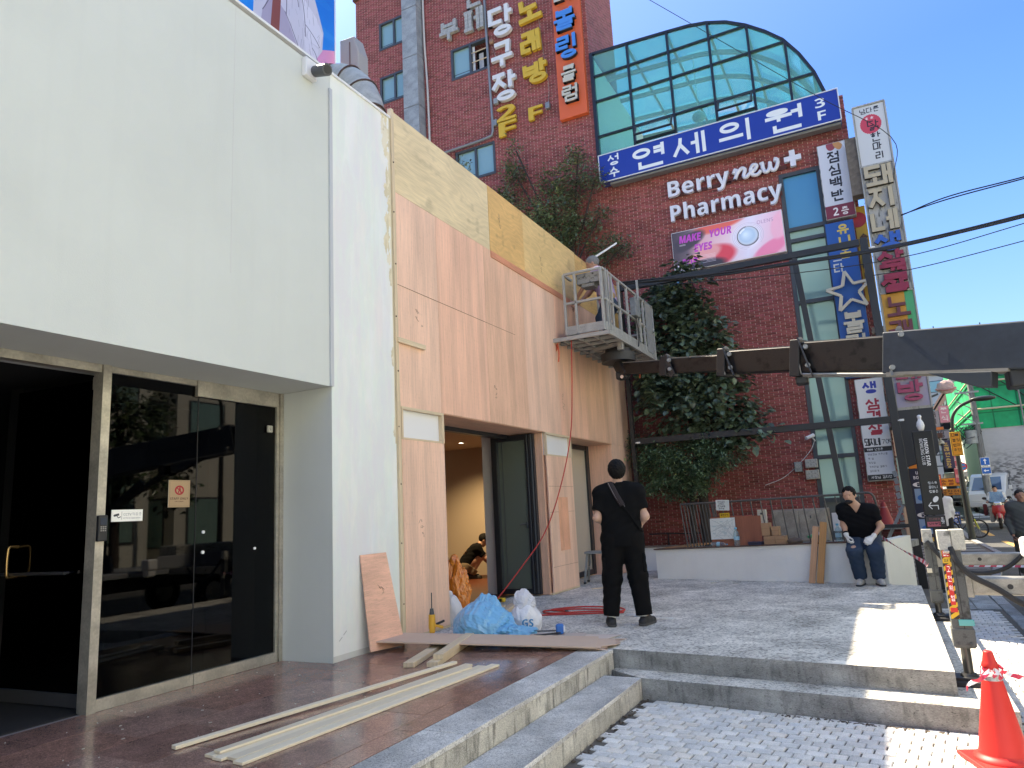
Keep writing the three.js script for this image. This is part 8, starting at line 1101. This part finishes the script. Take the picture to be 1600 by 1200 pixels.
{
  const paint = mat([0.7, 0.7, 0.68], 0.25, { clearcoat: 0.7 }), glassC = mat([0.03, 0.045, 0.06], 0.06, { clearcoat: 1 });
  const side = (pts, w, bev = 0.05) => poly(pts, w - 2 * bev, bev).rotateY(-Math.PI / 2).translate(w / 2 - bev, 0, 0);   // profile in (z, y), front at +z
  const v = G('parked_van', 'white van with blue reflecting windscreen facing the viewer', 'van', [5.55, ry(-47) - 0.1, -47.2], -0.32);
  M('body', side([[2.36, 0.34], [2.42, 0.62], [2.38, 0.92], [2.2, 1.08], [1.52, 1.82], [1.25, 1.95], [-2.2, 1.97], [-2.38, 1.8], [-2.4, 0.34]], 1.7, 0.06), paint, v); M('windscreen', T(poly([[-0.68, 0], [0.68, 0], [0.6, 0.9], [-0.6, 0.9]], 0.02, 0.006), 0, 1.14, 2.22, 0, -0.74), mat([0.06, 0.11, 0.2], 0.06, { clearcoat: 1 }), v);
  for (const s of [-1, 1]) { M('side_window', T(poly([[0.4, 1.16], [1.62, 1.16], [1.28, 1.76], [0.4, 1.76]], 0.014).rotateY(-Math.PI / 2), s * 0.857 + 0.007, 0, 0), glassC, v); M('side_window', T(poly([[-2.1, 1.16], [0.28, 1.16], [0.28, 1.76], [-2.1, 1.76]], 0.014).rotateY(-Math.PI / 2), s * 0.857 + 0.007, 0, 0), glassC, v); M('headlight', B(0.34, 0.2, 0.08, s * 0.6, 0.78, 2.4, 0.03), MT.chrome, v); M('mirror', B(0.16, 0.22, 0.1, s * 0.98, 1.24, 1.7, 0.03), paint, v); for (const z of [1.5, -1.5]) wheel(v, s * 0.76, 0.32, z, 0.33, 0.2); M('wheel_arch', T(new THREE.TorusGeometry(0.4, 0.025, 6, 20, Math.PI), s * 0.86, 0.32, 1.5, Math.PI / 2), MT.frameGrey, v); }
  M('bumper', B(1.66, 0.24, 0.16, 0, 0.42, 2.4, 0.05), mat([0.55, 0.55, 0.54], 0.4), v); M('grille', B(0.7, 0.12, 0.05, 0, 0.78, 2.41, 0.02), MT.black, v); M('number_plate', B(0.42, 0.1, 0.02, 0, 0.46, 2.49, 0.005), MT.white, v); M('door_line', BB(0.854, 0.858, 0.5, 1.8, 0.33, 0.35), MT.frameGrey, v); M('wiper', bar([-0.3, 1.22, 2.2], [0.25, 1.34, 2.1], 0.02, 0.02), MT.black, v);
  const c = G('open_hatchback', 'white car with raised tailgate and dark load space, far down the street', 'car', [4.25, ry(-56) - 0.1, -57.5], Math.PI + 0.1);
  M('body', side([[2.1, 0.3], [2.15, 0.75], [1.3, 0.98], [0.7, 1.5], [-1.6, 1.56], [-2.05, 1.0], [-2.1, 0.3]], 1.75, 0.05), paint, c); M('load_space', B(1.35, 0.72, 0.1, 0, 1.02, -2.0, 0.03, [0.3, 0, 0]), MT.black, c); M('tailgate', B(1.5, 0.06, 1.0, 0, 1.92, -2.05, 0.03, [0.5, 0, 0]), paint, c); for (const s of [-1, 1]) { M('tail_light', B(0.16, 0.3, 0.08, s * 0.76, 0.95, -2.08, 0.02), MT.red, c); for (const z of [1.3, -1.3]) wheel(c, s * 0.78, 0.3, z, 0.31, 0.2); } M('number_plate', B(0.45, 0.1, 0.02, 0, 0.55, -2.13, 0.004), MT.white, c); M('rear_bumper', B(1.7, 0.2, 0.16, 0, 0.4, -2.1, 0.05), MT.frameGrey, c);
  const k = G('dark_car', 'dark grey car facing the viewer beside the lamp post, far away', 'car', [5.1, ry(-54) - 0.1, -54.8], 0.05);
  M('body', side([[2.1, 0.28], [2.18, 0.6], [2.05, 0.86], [1.1, 1.02], [0.4, 1.5], [-1.3, 1.55], [-2.0, 1.05], [-2.1, 0.3]], 1.75, 0.05), mat([0.05, 0.05, 0.052], 0.25, { clearcoat: 0.6 }), k); M('windscreen', T(poly([[-0.68, 0], [0.68, 0], [0.6, 0.78], [-0.6, 0.78]], 0.02), 0, 1.03, 1.14, 0, -0.95), glassC, k); for (const s of [-1, 1]) { M('headlight', B(0.36, 0.14, 0.1, s * 0.62, 0.7, 2.12, 0.03), MT.chrome, k); for (const z of [1.3, -1.3]) wheel(k, s * 0.78, 0.3, z, 0.31, 0.2); } M('bumper', B(1.7, 0.2, 0.14, 0, 0.42, 2.15, 0.05), MT.frameGrey, k); M('number_plate', B(0.45, 0.1, 0.02, 0, 0.45, 2.235, 0.004), MT.white, k);
  // delivery scooter and its rider
  const s = G('scooter', 'red and white delivery scooter with clear windscreen coming towards the viewer', 'scooter', [3.9, ry(-33.5) - 0.1, -33.6], -0.12), rd = mat([0.4, 0.015, 0.02], 0.3, { clearcoat: 0.6 });
  wheel(s, 0, 0.27, 0.62, 0.27, 0.12); wheel(s, 0, 0.27, -0.6, 0.27, 0.12); M('front_shield', lathe([[0.02, 0.9], [0.2, 0.85], [0.22, 0.6], [0.14, 0.42], [0.02, 0.4]], 18).scale(1, 1, 0.5).translate(0, 0.02, 0.46), rd, s); M('front_fender', new THREE.TorusGeometry(0.29, 0.07, 8, 14, 2.2).rotateZ(0.5).rotateY(Math.PI / 2).translate(0, 0.27, 0.62), rd, s); for (const q of [-1, 1]) { M('leg_shield', B(0.14, 0.56, 0.05, q * 0.24, 0.52, 0.34, 0.02, [0.1, q * 0.4, 0]), MT.offWhite, s); M('mirror', [ellipsoid(q * 0.4, 1.16, 0.3, 0.08, 0.055, 0.03, 10), cyl([q * 0.22, 1.0, 0.32], [q * 0.38, 1.13, 0.3], 0.012)], MT.black, s); M('fork', cyl([q * 0.08, 0.27, 0.62], [q * 0.06, 0.85, 0.42], 0.025), MT.steelDull, s); }
  M('headlight', B(0.26, 0.16, 0.1, 0, 0.93, 0.5, 0.04), MT.chrome, s); M('handlebar', tube([[-0.36, 1.0, 0.3], [-0.2, 0.98, 0.38], [0.2, 0.98, 0.38], [0.36, 1.0, 0.3]], 0.022, 16, 8), MT.black, s); M('windscreen', T(poly([[-0.25, 0], [0.25, 0], [0.2, 0.42], [-0.2, 0.42]], 0.008), 0, 1.0, 0.5, 0, -0.4), mat([0.55, 0.7, 0.8], 0.05, { transmission: 0.8 }), s); M('seat', B(0.28, 0.12, 0.6, 0, 0.78, -0.25, 0.05), MT.black, s); M('frame_body', B(0.3, 0.34, 1.0, 0, 0.5, -0.2, 0.1), rd, s); M('delivery_box', B(0.5, 0.5, 0.45, 0, 1.14, -0.75, 0.04), mat([0.2, 0.11, 0.07], 0.7), s); M('side_bag', B(0.14, 0.44, 0.3, -0.42, 0.72, 0.0, 0.05), mat([0.12, 0.02, 0.025], 0.8), s);
  const wt = { color: [0.55, 0.53, 0.52], sleeve: 1.9, hem: 0.03, loose: 0.02 };
  human('person', 'scooter rider with dark hair behind the clear windscreen', [3.9, ry(-33.5) - 0.1, -33.75], -0.12, { pelvis: [0, 0.86, -0.12], chest: [0, 1.16, -0.06], neck: [0, 1.34, 0], head: [0, 1.48, 0.04], shL: [0.18, 1.29, 0], shR: [-0.18, 1.29, 0], elL: [0.3, 1.1, 0.2], elR: [-0.3, 1.1, 0.2], wrL: [0.3, 1.03, 0.4], wrR: [-0.3, 1.03, 0.4], hipL: [0.1, 0.82, -0.1], hipR: [-0.1, 0.82, -0.1], knL: [0.2, 0.72, 0.3], knR: [-0.2, 0.72, 0.3], anL: [0.17, 0.36, 0.2], anR: [-0.17, 0.36, 0.2], toeL: [0.17, 0.3, 0.36], toeR: [-0.17, 0.3, 0.36], groundY: 0.28, handL: [[0, -0.2, 1], [0, -1, 0], 1.2], handR: [[0, -0.2, 1], [0, -1, 0], 1.2] }, { shirt: wt, trousers: { color: [0.03, 0.03, 0.035], loose: 0.015 }, cell: 0.022, headCell: 0.012, handCell: 0.01 });
  const b = G('bicycle', 'yellow green bicycle leaning behind the street lamp', 'bicycle', [2.22, -0.02, -27.9], 0.25), yb = mat([0.5, 0.55, 0.06], 0.4);
  for (const x of [-0.42, 0.42]) { const w = new THREE.Group(); w.name = 'wheel'; w.position.set(x, 0.3, 0); b.add(w); M('tyre', new THREE.TorusGeometry(0.275, 0.026, 8, 36), MT.tyre, w); M('spokes', Array.from({ length: 9 }, (_, i) => cyl([0, 0, 0], [Math.cos(i * 0.698) * 0.26, Math.sin(i * 0.698) * 0.26, 0], 0.004, 0.004, 4)), MT.steelDull, w); M('hub', cyl([0, 0, -0.05], [0, 0, 0.05], 0.025), MT.steelDull, w); }
  M('frame', [cyl([-0.42, 0.3, 0], [-0.08, 0.28, 0], 0.016), cyl([-0.08, 0.28, 0], [0.3, 0.68, 0], 0.02), cyl([-0.15, 0.72, 0], [-0.08, 0.28, 0], 0.018), cyl([-0.15, 0.66, 0], [0.29, 0.7, 0], 0.018)], MT.black, b); M('fork', [cyl([0.42, 0.3, 0.04], [0.32, 0.62, 0.02], 0.018), cyl([0.42, 0.3, -0.04], [0.32, 0.62, -0.02], 0.018)], yb, b); M('stem', cyl([0.32, 0.6, 0], [0.25, 0.98, 0], 0.018), MT.black, b); M('handlebar', tube([[0.24, 0.98, -0.28], [0.25, 0.99, 0], [0.24, 0.98, 0.28]], 0.014, 12, 6), MT.black, b); M('saddle', ellipsoid(-0.17, 0.76, 0, 0.13, 0.035, 0.06, 10), MT.black, b); M('brake_cable', tube([[0.25, 0.97, 0.1], [0.45, 0.98, 0.08], [0.5, 0.75, 0.05], [0.4, 0.5, 0.04]], 0.006, 18, 4), MT.black, b);
}
// ---------- across the street and behind the viewer: seen only in the dark glass and as light ----------
{
  const b1 = G('opposite_building', 'sunlit pale building across the street, seen mirrored in the dark glass', 'building'); facade(b1, 11.5, 22, -16, 3, -0.1, 13, wallM(0xf0ede4), 3, ['-x']);
  const b2 = G('opposite_building', 'light grey building across the street, further along', 'building'); facade(b2, 11.5, 22, -40, -17, -0.1, 14, wallM(0xebe6dc), 4, ['-x', '+z']);
  const b3 = G('opposite_building', 'white building across the street behind the viewer', 'building'); facade(b3, 11.5, 24, 4, 30, -0.1, 14, wallM(0xf0eee8), 4, ['-x']);
  const b4 = G('apartment_block', 'white apartment block far behind the viewer, mirrored in the tower windows', 'building'); facade(b4, -26, 6, 44, 56, -0.1, 30, wallM(0xdfe2de), 10, ['-z']);
  reseed(77); tree('street_tree', 'roadside tree across the street, seen mirrored in the dark glass', [9.6, 0, -13.6, 0.14, 5], [[9.6, 4.6, -13.6, 1.5, 1.3, 1.5], [9.2, 3.4, -12.8, 1.2, 0.9, 1.2], [10, 5.6, -14.2, 1.1, 1.0, 1.1], [9.4, 3.0, -14.8, 1.1, 0.9, 1.1], [9.6, 6.4, -13.2, 1.0, 0.9, 1.0]], 2600, 0.2, [0.05, 0.085, 0.03], { aspect: 0.4, clump: 0.4 });
  const l = G('street_lamp', 'street lamp across the road, seen mirrored in the dark glass', 'street lamp', [9.0, 0, -16.8]); M('lamp_post', cyl([0, -0.1, 0], [0, 5, 0], 0.1, 0.07, 12), MT.black, l); M('lamp_arm', tube([[0, 5, 0], [0, 5.8, 0.1], [-0.1, 6.1, 0.6], [-0.1, 6.15, 1.3]], 0.06, 20, 8), MT.black, l); M('lamp_head', ellipsoid(-0.1, 6.15, 1.6, 0.14, 0.08, 0.4), MT.black, l);
}
// ---------- building material and rubbish on the terrace and plaza ----------
const PY = 0.3215;
{ // leaning red plywood strip
  const o = G('plywood_offcut', 'red plywood strip with pencil notes leaning on the white pier', 'board'); const g = uvm(poly([[-0.02, 0], [0.5, -0.03], [0.36, 0.9], [-0.03, 0.9]].map(([a, b]) => [a, b]), 0.011), 1, 0, 0, true);
  M('board', T(g, -4.49, PY + 0.03, -5.655, Math.PI / 2 - 0.03, -0.115), mat(0xfff2ee, 0.6, { map: rp(plyRed, 1.6, 0.9) }), o); scribble(o, -4.53, PY + 0.62, -5.86, 0.13, 4, 31); scribble(o, -4.51, PY + 0.3, -5.84, 0.13, 3, 33);
}
const plank = (name, a, b, w, h, m, l, cat, grp, off = 0) => { const q = M(name, uvm(bar(a, b, w, h, 0.003), 1, off, off * 0.3, true), m); const c = v3(a).lerp(v3(b), 0.5); q.geometry.translate(-c.x, -c.y, -c.z); q.position.copy(c); return tag(q, l, cat, grp); };
// thin pale strips on the terrace
const strips = mat([1, 0.86, 0.66], 0.6, { map: rp(grime, 1.1, 0.2), bumpMap: rp(pine, 1.2, 0.1), bumpScale: 0.001 }), strips2 = mat([0.9, 0.76, 0.57], 0.62, { map: rp(grime, 0.9, 0.2), bumpMap: rp(pine, 1, 0.1), bumpScale: 0.001 }), grpS = 'long pale timber strips on the terrace';
plank('timber_strip', [-3.86, PY + 0.012, -3.03], [-3.4, PY + 0.034, -5.4], 0.05, 0.022, strips, 'single pale strip apart from the rest, leftmost of the long strips', 'timber', grpS);
plank('timber_strip', [-3.52, PY + 0.0085, -2.99], [-3.3, PY + 0.0085, -5.46], 0.075, 0.017, strips2, 'long pale strip, second from the left at the near end', 'timber', grpS, 0.3);
plank('timber_strip', [-3.435, PY + 0.0085, -2.97], [-3.235, PY + 0.0085, -5.3], 0.08, 0.016, strips, 'long pale strip, third from the left at the near end', 'timber', grpS, 0.7);
plank('timber_strip', [-3.35, PY + 0.009, -3.0], [-3.15, PY + 0.009, -5.42], 0.08, 0.0175, strips2, 'long pale strip, fourth from the left at the near end', 'timber', grpS, 1.1);
plank('timber_strip', [-3.262, PY + 0.0085, -2.96], [-3.065, PY + 0.0085, -5.5], 0.08, 0.0165, strips, 'long pale strip, rightmost and longest of the bundle', 'timber', grpS, 1.5);
plank('timber_strip', [-3.49, PY + 0.026, -3.02], [-3.2, PY + 0.026, -5.3], 0.06, 0.015, strips2, 'narrow pale strip lying on top of the bundle', 'timber', grpS, 1.9);
// square lumber
plank('timber_length', [-3.78, PY + 0.022, -5.26], [-4.76, PY + 0.022, -8.8], 0.1, 0.042, MT.pine, 'thick pale timber under the cardboard, left of the pair', 'timber', 'thick timbers under the cardboard');
plank('timber_length', [-3.58, PY + 0.022, -5.32], [-4.5, PY + 0.022, -8.7], 0.1, 0.042, MT.pine, 'thick pale timber under the cardboard, lower one on the right', 'timber', 'thick timbers under the cardboard', 0.5);
plank('timber_length', [-3.585, PY + 0.066, -5.42], [-4.48, PY + 0.066, -8.6], 0.09, 0.044, MT.pine, 'thick pale timber stacked on top of the right one', 'timber', 'thick timbers under the cardboard', 0.9);
{ // brown board sheet bridging the timbers, and torn cardboard at its end
  const bm = mat(0xdcc0ab, 0.75, { map: rp(grime, 1.3) });
  const s = M('cardboard_sheet', slab([[-4.5, -5.72], [-4.6, -6.2], [-2.62, -6.77], [-2.44, -6.25]], 0, 0.012), bm); const p = s.geometry.attributes.position; for (let i = 0; i < p.count; i++) p.setY(i, p.getY(i) + PY + 0.1 - 0.0 * p.getX(i) + (p.getX(i) > -3 ? -0.075 : 0)); s.geometry.computeVertexNormals(); tag(s, 'long flat sheet of brown board lying across the timbers', 'board');
  const t = G('torn_cardboard', 'torn layered cardboard at the right end of the brown sheet', 'cardboard', [-2.5, PY, -6.55]); reseed(23); for (let k = 0; k < 4; k++) { const pts = [[-0.45, -0.25 + k * 0.05], [-0.4, 0.28]]; for (let i = 0; i < 9; i++) pts.push([0.02 + rnd() * 0.14 + k * 0.012, 0.28 - i * 0.06]); M('layer', slab(pts, 0.004 + k * 0.007, 0.008 + k * 0.007), k % 2 ? bm : mat(0xb89d8b, 0.8), t); }
  const o = G('cardboard_scrap', 'greyish cardboard piece under the blue bag and tools', 'cardboard', [-3.1, PY, -6.75]); M('scrap_sheet', slab([[-0.6, -0.12], [-0.5, 0.24], [0.5, 0.1], [0.62, -0.3], [0.1, -0.22]], 0.006, 0.012), mat(0xcbbdb2, 0.8), o); M('folded_flap', slab([[-0.3, -0.2], [-0.2, 0.0], [0.3, -0.1], [0.25, -0.28]], 0.014, 0.019), mat(0xbcaea4, 0.8), o);
}
function crumple(w, h, d, amp, seedN, detail = 26, base = 0.15) { // creased bag: sphere pushed about by ridged noise, flat below
  const g = new THREE.SphereGeometry(1, detail * 2, detail), p = g.attributes.position;
  for (let i = 0; i < p.count; i++) { const x = p.getX(i), y = p.getY(i), z = p.getZ(i); let n = 0, a = 1; for (let o = 0; o < 4; o++) { const k = 1.6 * 1.9 ** o; n += a * (0.5 - Math.abs(vn(x * k + 9, y * k + z * k * 0.7 + 5, 97, 97, seedN + o) - 0.5) * 2 + 0.2 * Math.sin(z * k * 3 + seedN)); a *= 0.55; } const r = 1 + amp * n; p.setXYZ(i, x * w * r, Math.max(-base, y * r) * h + base * h, z * d * r); }
  g.computeVertexNormals(); return g;
}
{
  const film = (c, t = 0.35) => mat(c, 0.28, { transmission: t, ior: 1.3, side: THREE.DoubleSide, clearcoat: 0.5, flatShading: true });
  const ob = G('rubble_sack', 'tall orange woven rubbish sack just inside the open doorway', 'sack', [-4.98, PY + 0.005, -8.0]); M('sack_body', crumple(0.16, 0.42, 0.15, 0.3, 31, 40, 0.55).translate(0, 0.0, 0), mat([0.72, 0.22, 0.02], 0.3, { clearcoat: 0.6, flatShading: true }), ob); M('sack_neck', crumple(0.08, 0.12, 0.07, 0.3, 33, 16).translate(-0.03, 0.6, 0), mat([0.7, 0.24, 0.03], 0.3, { clearcoat: 0.6, flatShading: true }), ob);
  const wb = G('rubble_sack', 'small white sack slumped against the pilaster beside the orange sack', 'sack', [-4.72, PY, -7.46]); M('sack_body', crumple(0.12, 0.2, 0.12, 0.16, 41, 24, 0.6), mat([0.68, 0.67, 0.66], 0.6), wb); M('sack_neck', crumple(0.06, 0.07, 0.05, 0.3, 43, 14).translate(-0.05, 0.3, 0), mat([0.68, 0.67, 0.66], 0.6), wb);
  const bl = G('blue_bag', 'crumpled sky blue plastic bag lying on the brown board', 'bag', [-3.86, PY + 0.06, -6.72]); M('bag_body', crumple(0.3, 0.22, 0.26, 0.24, 51, 34, 0.2), mat([0.17, 0.42, 0.66], 0.32, { clearcoat: 0.4, flatShading: true }), bl); M('bag_tail', crumple(0.24, 0.07, 0.12, 0.4, 53, 20, 0.2).translate(0.34, 0.0, 0.06), mat([0.15, 0.4, 0.64], 0.32, { clearcoat: 0.4, flatShading: true }), bl); M('bag_peak', crumple(0.15, 0.2, 0.13, 0.28, 57, 20, 0.2).translate(0.03, 0.1, -0.04), mat([0.18, 0.43, 0.67], 0.32, { clearcoat: 0.4, flatShading: true }), bl);
  const gs = G('shopping_bag', 'full white plastic shopping bag with blue letters on the plaza', 'bag', [-3.58, PY, -7.14]); M('bag_body', crumple(0.165, 0.19, 0.15, 0.12, 61, 32, 0.6), mat([0.74, 0.74, 0.76], 0.35, { clearcoat: 0.3, flatShading: true }), gs); M('bag_top', crumple(0.11, 0.12, 0.1, 0.3, 63, 26, 0.4).translate(-0.01, 0.24, 0), film([0.85, 0.85, 0.87], 0.3), gs); const t = T(tgeo('GS', 0.075, 0.006, fontB), 0.03, 0.07, 0.17, 0.32, -0.1); M('print', t, mat([0.03, 0.22, 0.45], 0.5), gs);
  const sm = M('plastic_wrap', crumple(0.1, 0.02, 0.05, 0.4, 71, 14).translate(-2.72, PY, -8.3), film([0.8, 0.82, 0.84], 0.5)); tag(sm, 'scrap of clear plastic wrap behind the standing man', 'wrap');
  // tools
  const dr = G('cordless_driver', 'yellow and black cordless driver standing on end by the pilaster', 'drill', [-4.36, PY, -6.5], 0.5), ye = mat([0.72, 0.38, 0.03], 0.4); M('battery', B(0.07, 0.05, 0.1, 0, 0.025, 0, 0.01), MT.black, dr); M('motor_body', [cyl([0, 0.11, 0], [0, 0.25, 0], 0.038, 0.034, 16), B(0.06, 0.07, 0.06, 0, 0.1, 0, 0.012)], ye, dr); M('chuck', cyl([0, 0.25, 0], [0, 0.31, 0], 0.026, 0.018, 14), MT.frameGrey, dr); M('bit', cyl([0, 0.3, 0], [0.003, 0.47, 0], 0.006), MT.frameGrey, dr); M('handle', B(0.1, 0.03, 0.035, 0.07, 0.13, 0, 0.012, [0, 0, -0.3]), ye, dr); M('grip', B(0.1, 0.024, 0.03, 0.085, 0.165, 0, 0.01, [0, 0, 0.35]), MT.black, dr); M('stand_leg', [cyl([0, 0.05, 0], [-0.05, 0.0, 0.04], 0.007), cyl([0, 0.05, 0], [0.05, 0.0, 0.04], 0.007)], MT.frameGrey, dr);
  const ts = G('tool_saw', 'dark hand tool with blue grip lying right of the blue bag', 'tool', [-3.25, PY + 0.02, -6.86], 0.35); M('blade', B(0.4, 0.008, 0.06, -0.06, 0.035, 0, 0.002), MT.frameGrey, ts); M('blade_arm', B(0.26, 0.012, 0.03, 0.06, 0.02, 0.1, 0.003, [0, 0.5, 0]), MT.black, ts); M('grip', B(0.08, 0.1, 0.08, 0.17, 0.05, 0.0, 0.02), mat([0.04, 0.16, 0.5], 0.4), ts); M('cap', B(0.02, 0.06, 0.06, 0.215, 0.05, 0, 0.01), MT.white, ts);
  const rt = G('tape_reel', 'yellow tape measure on the threshold of the open doorway', 'tape measure', [-5.06, PY, -9.35]); M('case', B(0.1, 0.06, 0.08, 0, 0.03, 0, 0.02), MT.yellow, rt); M('belt_clip', B(0.04, 0.04, 0.01, 0, 0.03, 0.045, 0.003), MT.black, rt);
  const r2 = G('tape_reel', 'yellow tool lying beyond the timber ends', 'tape measure', [-4.86, PY, -8.4]); M('case', B(0.12, 0.05, 0.06, 0, 0.025, 0, 0.02), MT.yellow, r2); M('belt_clip', B(0.04, 0.03, 0.01, 0, 0.025, 0.036, 0.003), MT.black, r2);
  // red air hose: from the basket down to the floor, then in loose coils
  const red = mat([0.5, 0.035, 0.025], 0.45), hz = G('air_hose', 'red air hose hanging from the basket and coiled on the plaza', 'hose');
  M('hanging_run', tube([[-4.32, 4.4, -10.86], [-4.36, 3.6, -10.85], [-4.42, 2.8, -10.8], [-4.5, 1.9, -10.4], [-4.58, 1.25, -9.9], [-4.7, 0.8, -9.3], [-4.86, 0.45, -8.9], [-4.9, PY + 0.012, -8.7], [-4.75, PY + 0.012, -8.3]], 0.009, 90, 6), red, hz);
  const coil = [[-4.75, -8.3], [-4.5, -8.05], [-4.28, -7.95], [-4.2, -7.8], [-4.28, -7.62], [-4.05, -7.5], [-3.9, -7.62], [-4.1, -7.9], [-3.9, -8.15], [-3.5, -8.3], [-3.1, -8.35], [-2.95, -8.5], [-3.15, -8.66], [-3.6, -8.62], [-4.0, -8.5], [-3.85, -8.32], [-3.4, -8.42], [-3.0, -8.62], [-3.1, -8.85], [-3.6, -8.84], [-3.95, -8.6], [-3.7, -8.5]]; M('coil', tube(coil.map(([x, z], i) => [x, PY + 0.011 + (i % 3 === 1 ? 0.012 : 0), z]), 0.01, 220, 6), red, hz);
  M('coupling', cyl([-3.7, PY + 0.015, -8.5], [-3.66, PY + 0.015, -8.47], 0.013), MT.frameGrey, hz); M('hose_heap', tube([[-4.3, PY + 0.02, -7.3], [-4.15, PY + 0.03, -7.25], [-4.1, PY + 0.02, -7.4], [-4.25, PY + 0.025, -7.45], [-4.32, PY + 0.03, -7.3], [-4.18, PY + 0.04, -7.22]], 0.012, 50, 6), red, hz);
  // aluminium step stool by the shop corner
  const st = G('step_stool', 'aluminium step stool half hidden behind the standing man', 'stool', [-4.35, PY, -11.9], 0.2); M('stool_top', UB(-0.36, 0.36, 0.49, 0.53, -0.16, 0.16, 0.008), MT.galv, st); for (const [x, z] of [[-0.32, 0.12], [-0.32, -0.12], [0.32, 0.12], [0.32, -0.12]]) { M('stool_leg', bar([x, 0.49, z], [x * 1.18, 0.03, z * 1.5], 0.035, 0.03), MT.galv, st); M('rubber_foot', B(0.045, 0.03, 0.045, x * 1.18, 0.016, z * 1.5, 0.006), MT.black, st); } for (const x of [-0.34, 0.34]) M('cross_rung', bar([x, 0.26, 0.14], [x, 0.26, -0.14], 0.022, 0.022), MT.galv, st);
  // small scraps
  const chip = (l, x, z, w, d, a, c) => tag(M('wood_scrap', T(poly([[-w / 2, -d / 2], [w / 2, -d * 0.2], [w * 0.4, d / 2], [-w * 0.3, d * 0.3]], 0.012).rotateX(-Math.PI / 2), x, PY + 0.001, z, a), c), l, 'scrap');
  chip('pale wood wedge on the plaza between the shop and the standing man', -4.2, -11.0, 0.22, 0.08, 0.4, MT.pine); chip('tiny pale chip on the plaza at the foot of the planter, left', -2.55, -11.75, 0.1, 0.04, 0.2, MT.cream); chip('tiny pale chip at the foot of the planter, right', -2.2, -11.7, 0.12, 0.03, 0.7, MT.offWhite); chip('white sliver on the plaza just behind the standing man', -2.35, -8.15, 0.22, 0.012, 0.1, MT.white); chip('small batten end by the first pilaster foot', -4.36, -7.1, 0.12, 0.05, 0.6, MT.pine);
  reseed(61); const dust = []; for (let i = 0; i < 70; i++) dust.push(T(B(rr(0.006, 0.022), 0.003, rr(0.003, 0.008)), rr(-5.1, -2.8), PY + 0.002, rr(-6.2, -2.2), rnd() * 3)); for (let i = 0; i < 40; i++) dust.push(T(B(rr(0.006, 0.02), 0.004, rr(0.004, 0.012)), rr(-4.6, 0.1), PY + 0.002, rr(-11.5, -6.7), rnd() * 3)); const du = M('wood_shavings', dust, mat([0.6, 0.55, 0.46], 0.9)); du.userData.kind = 'stuff'; du.userData.label = 'tiny pale wood chips scattered over terrace and plaza';
  reseed(67); const dirt = []; for (let i = 0; i < 160; i++) { const t = rnd(), p = t < 0.5 ? [rr(-1.985, -1.93), rr(-6.05, -3)] : [-1.97 + t * 2.2, -6.04 + t * 0.27 + rr(0, 0.04)]; dirt.push(T(ellipsoid(0, 0, 0, rr(0.006, 0.025), 0.005, rr(0.005, 0.014), 5), p[0], -0.002, p[1], rnd() * 3)); } const di = M('gutter_dirt', dirt, mat([0.09, 0.07, 0.05], 0.95)); di.userData.kind = 'stuff'; di.userData.label = 'dry leaf dirt along the foot of the steps';
}
renderer.render(scene, camera);
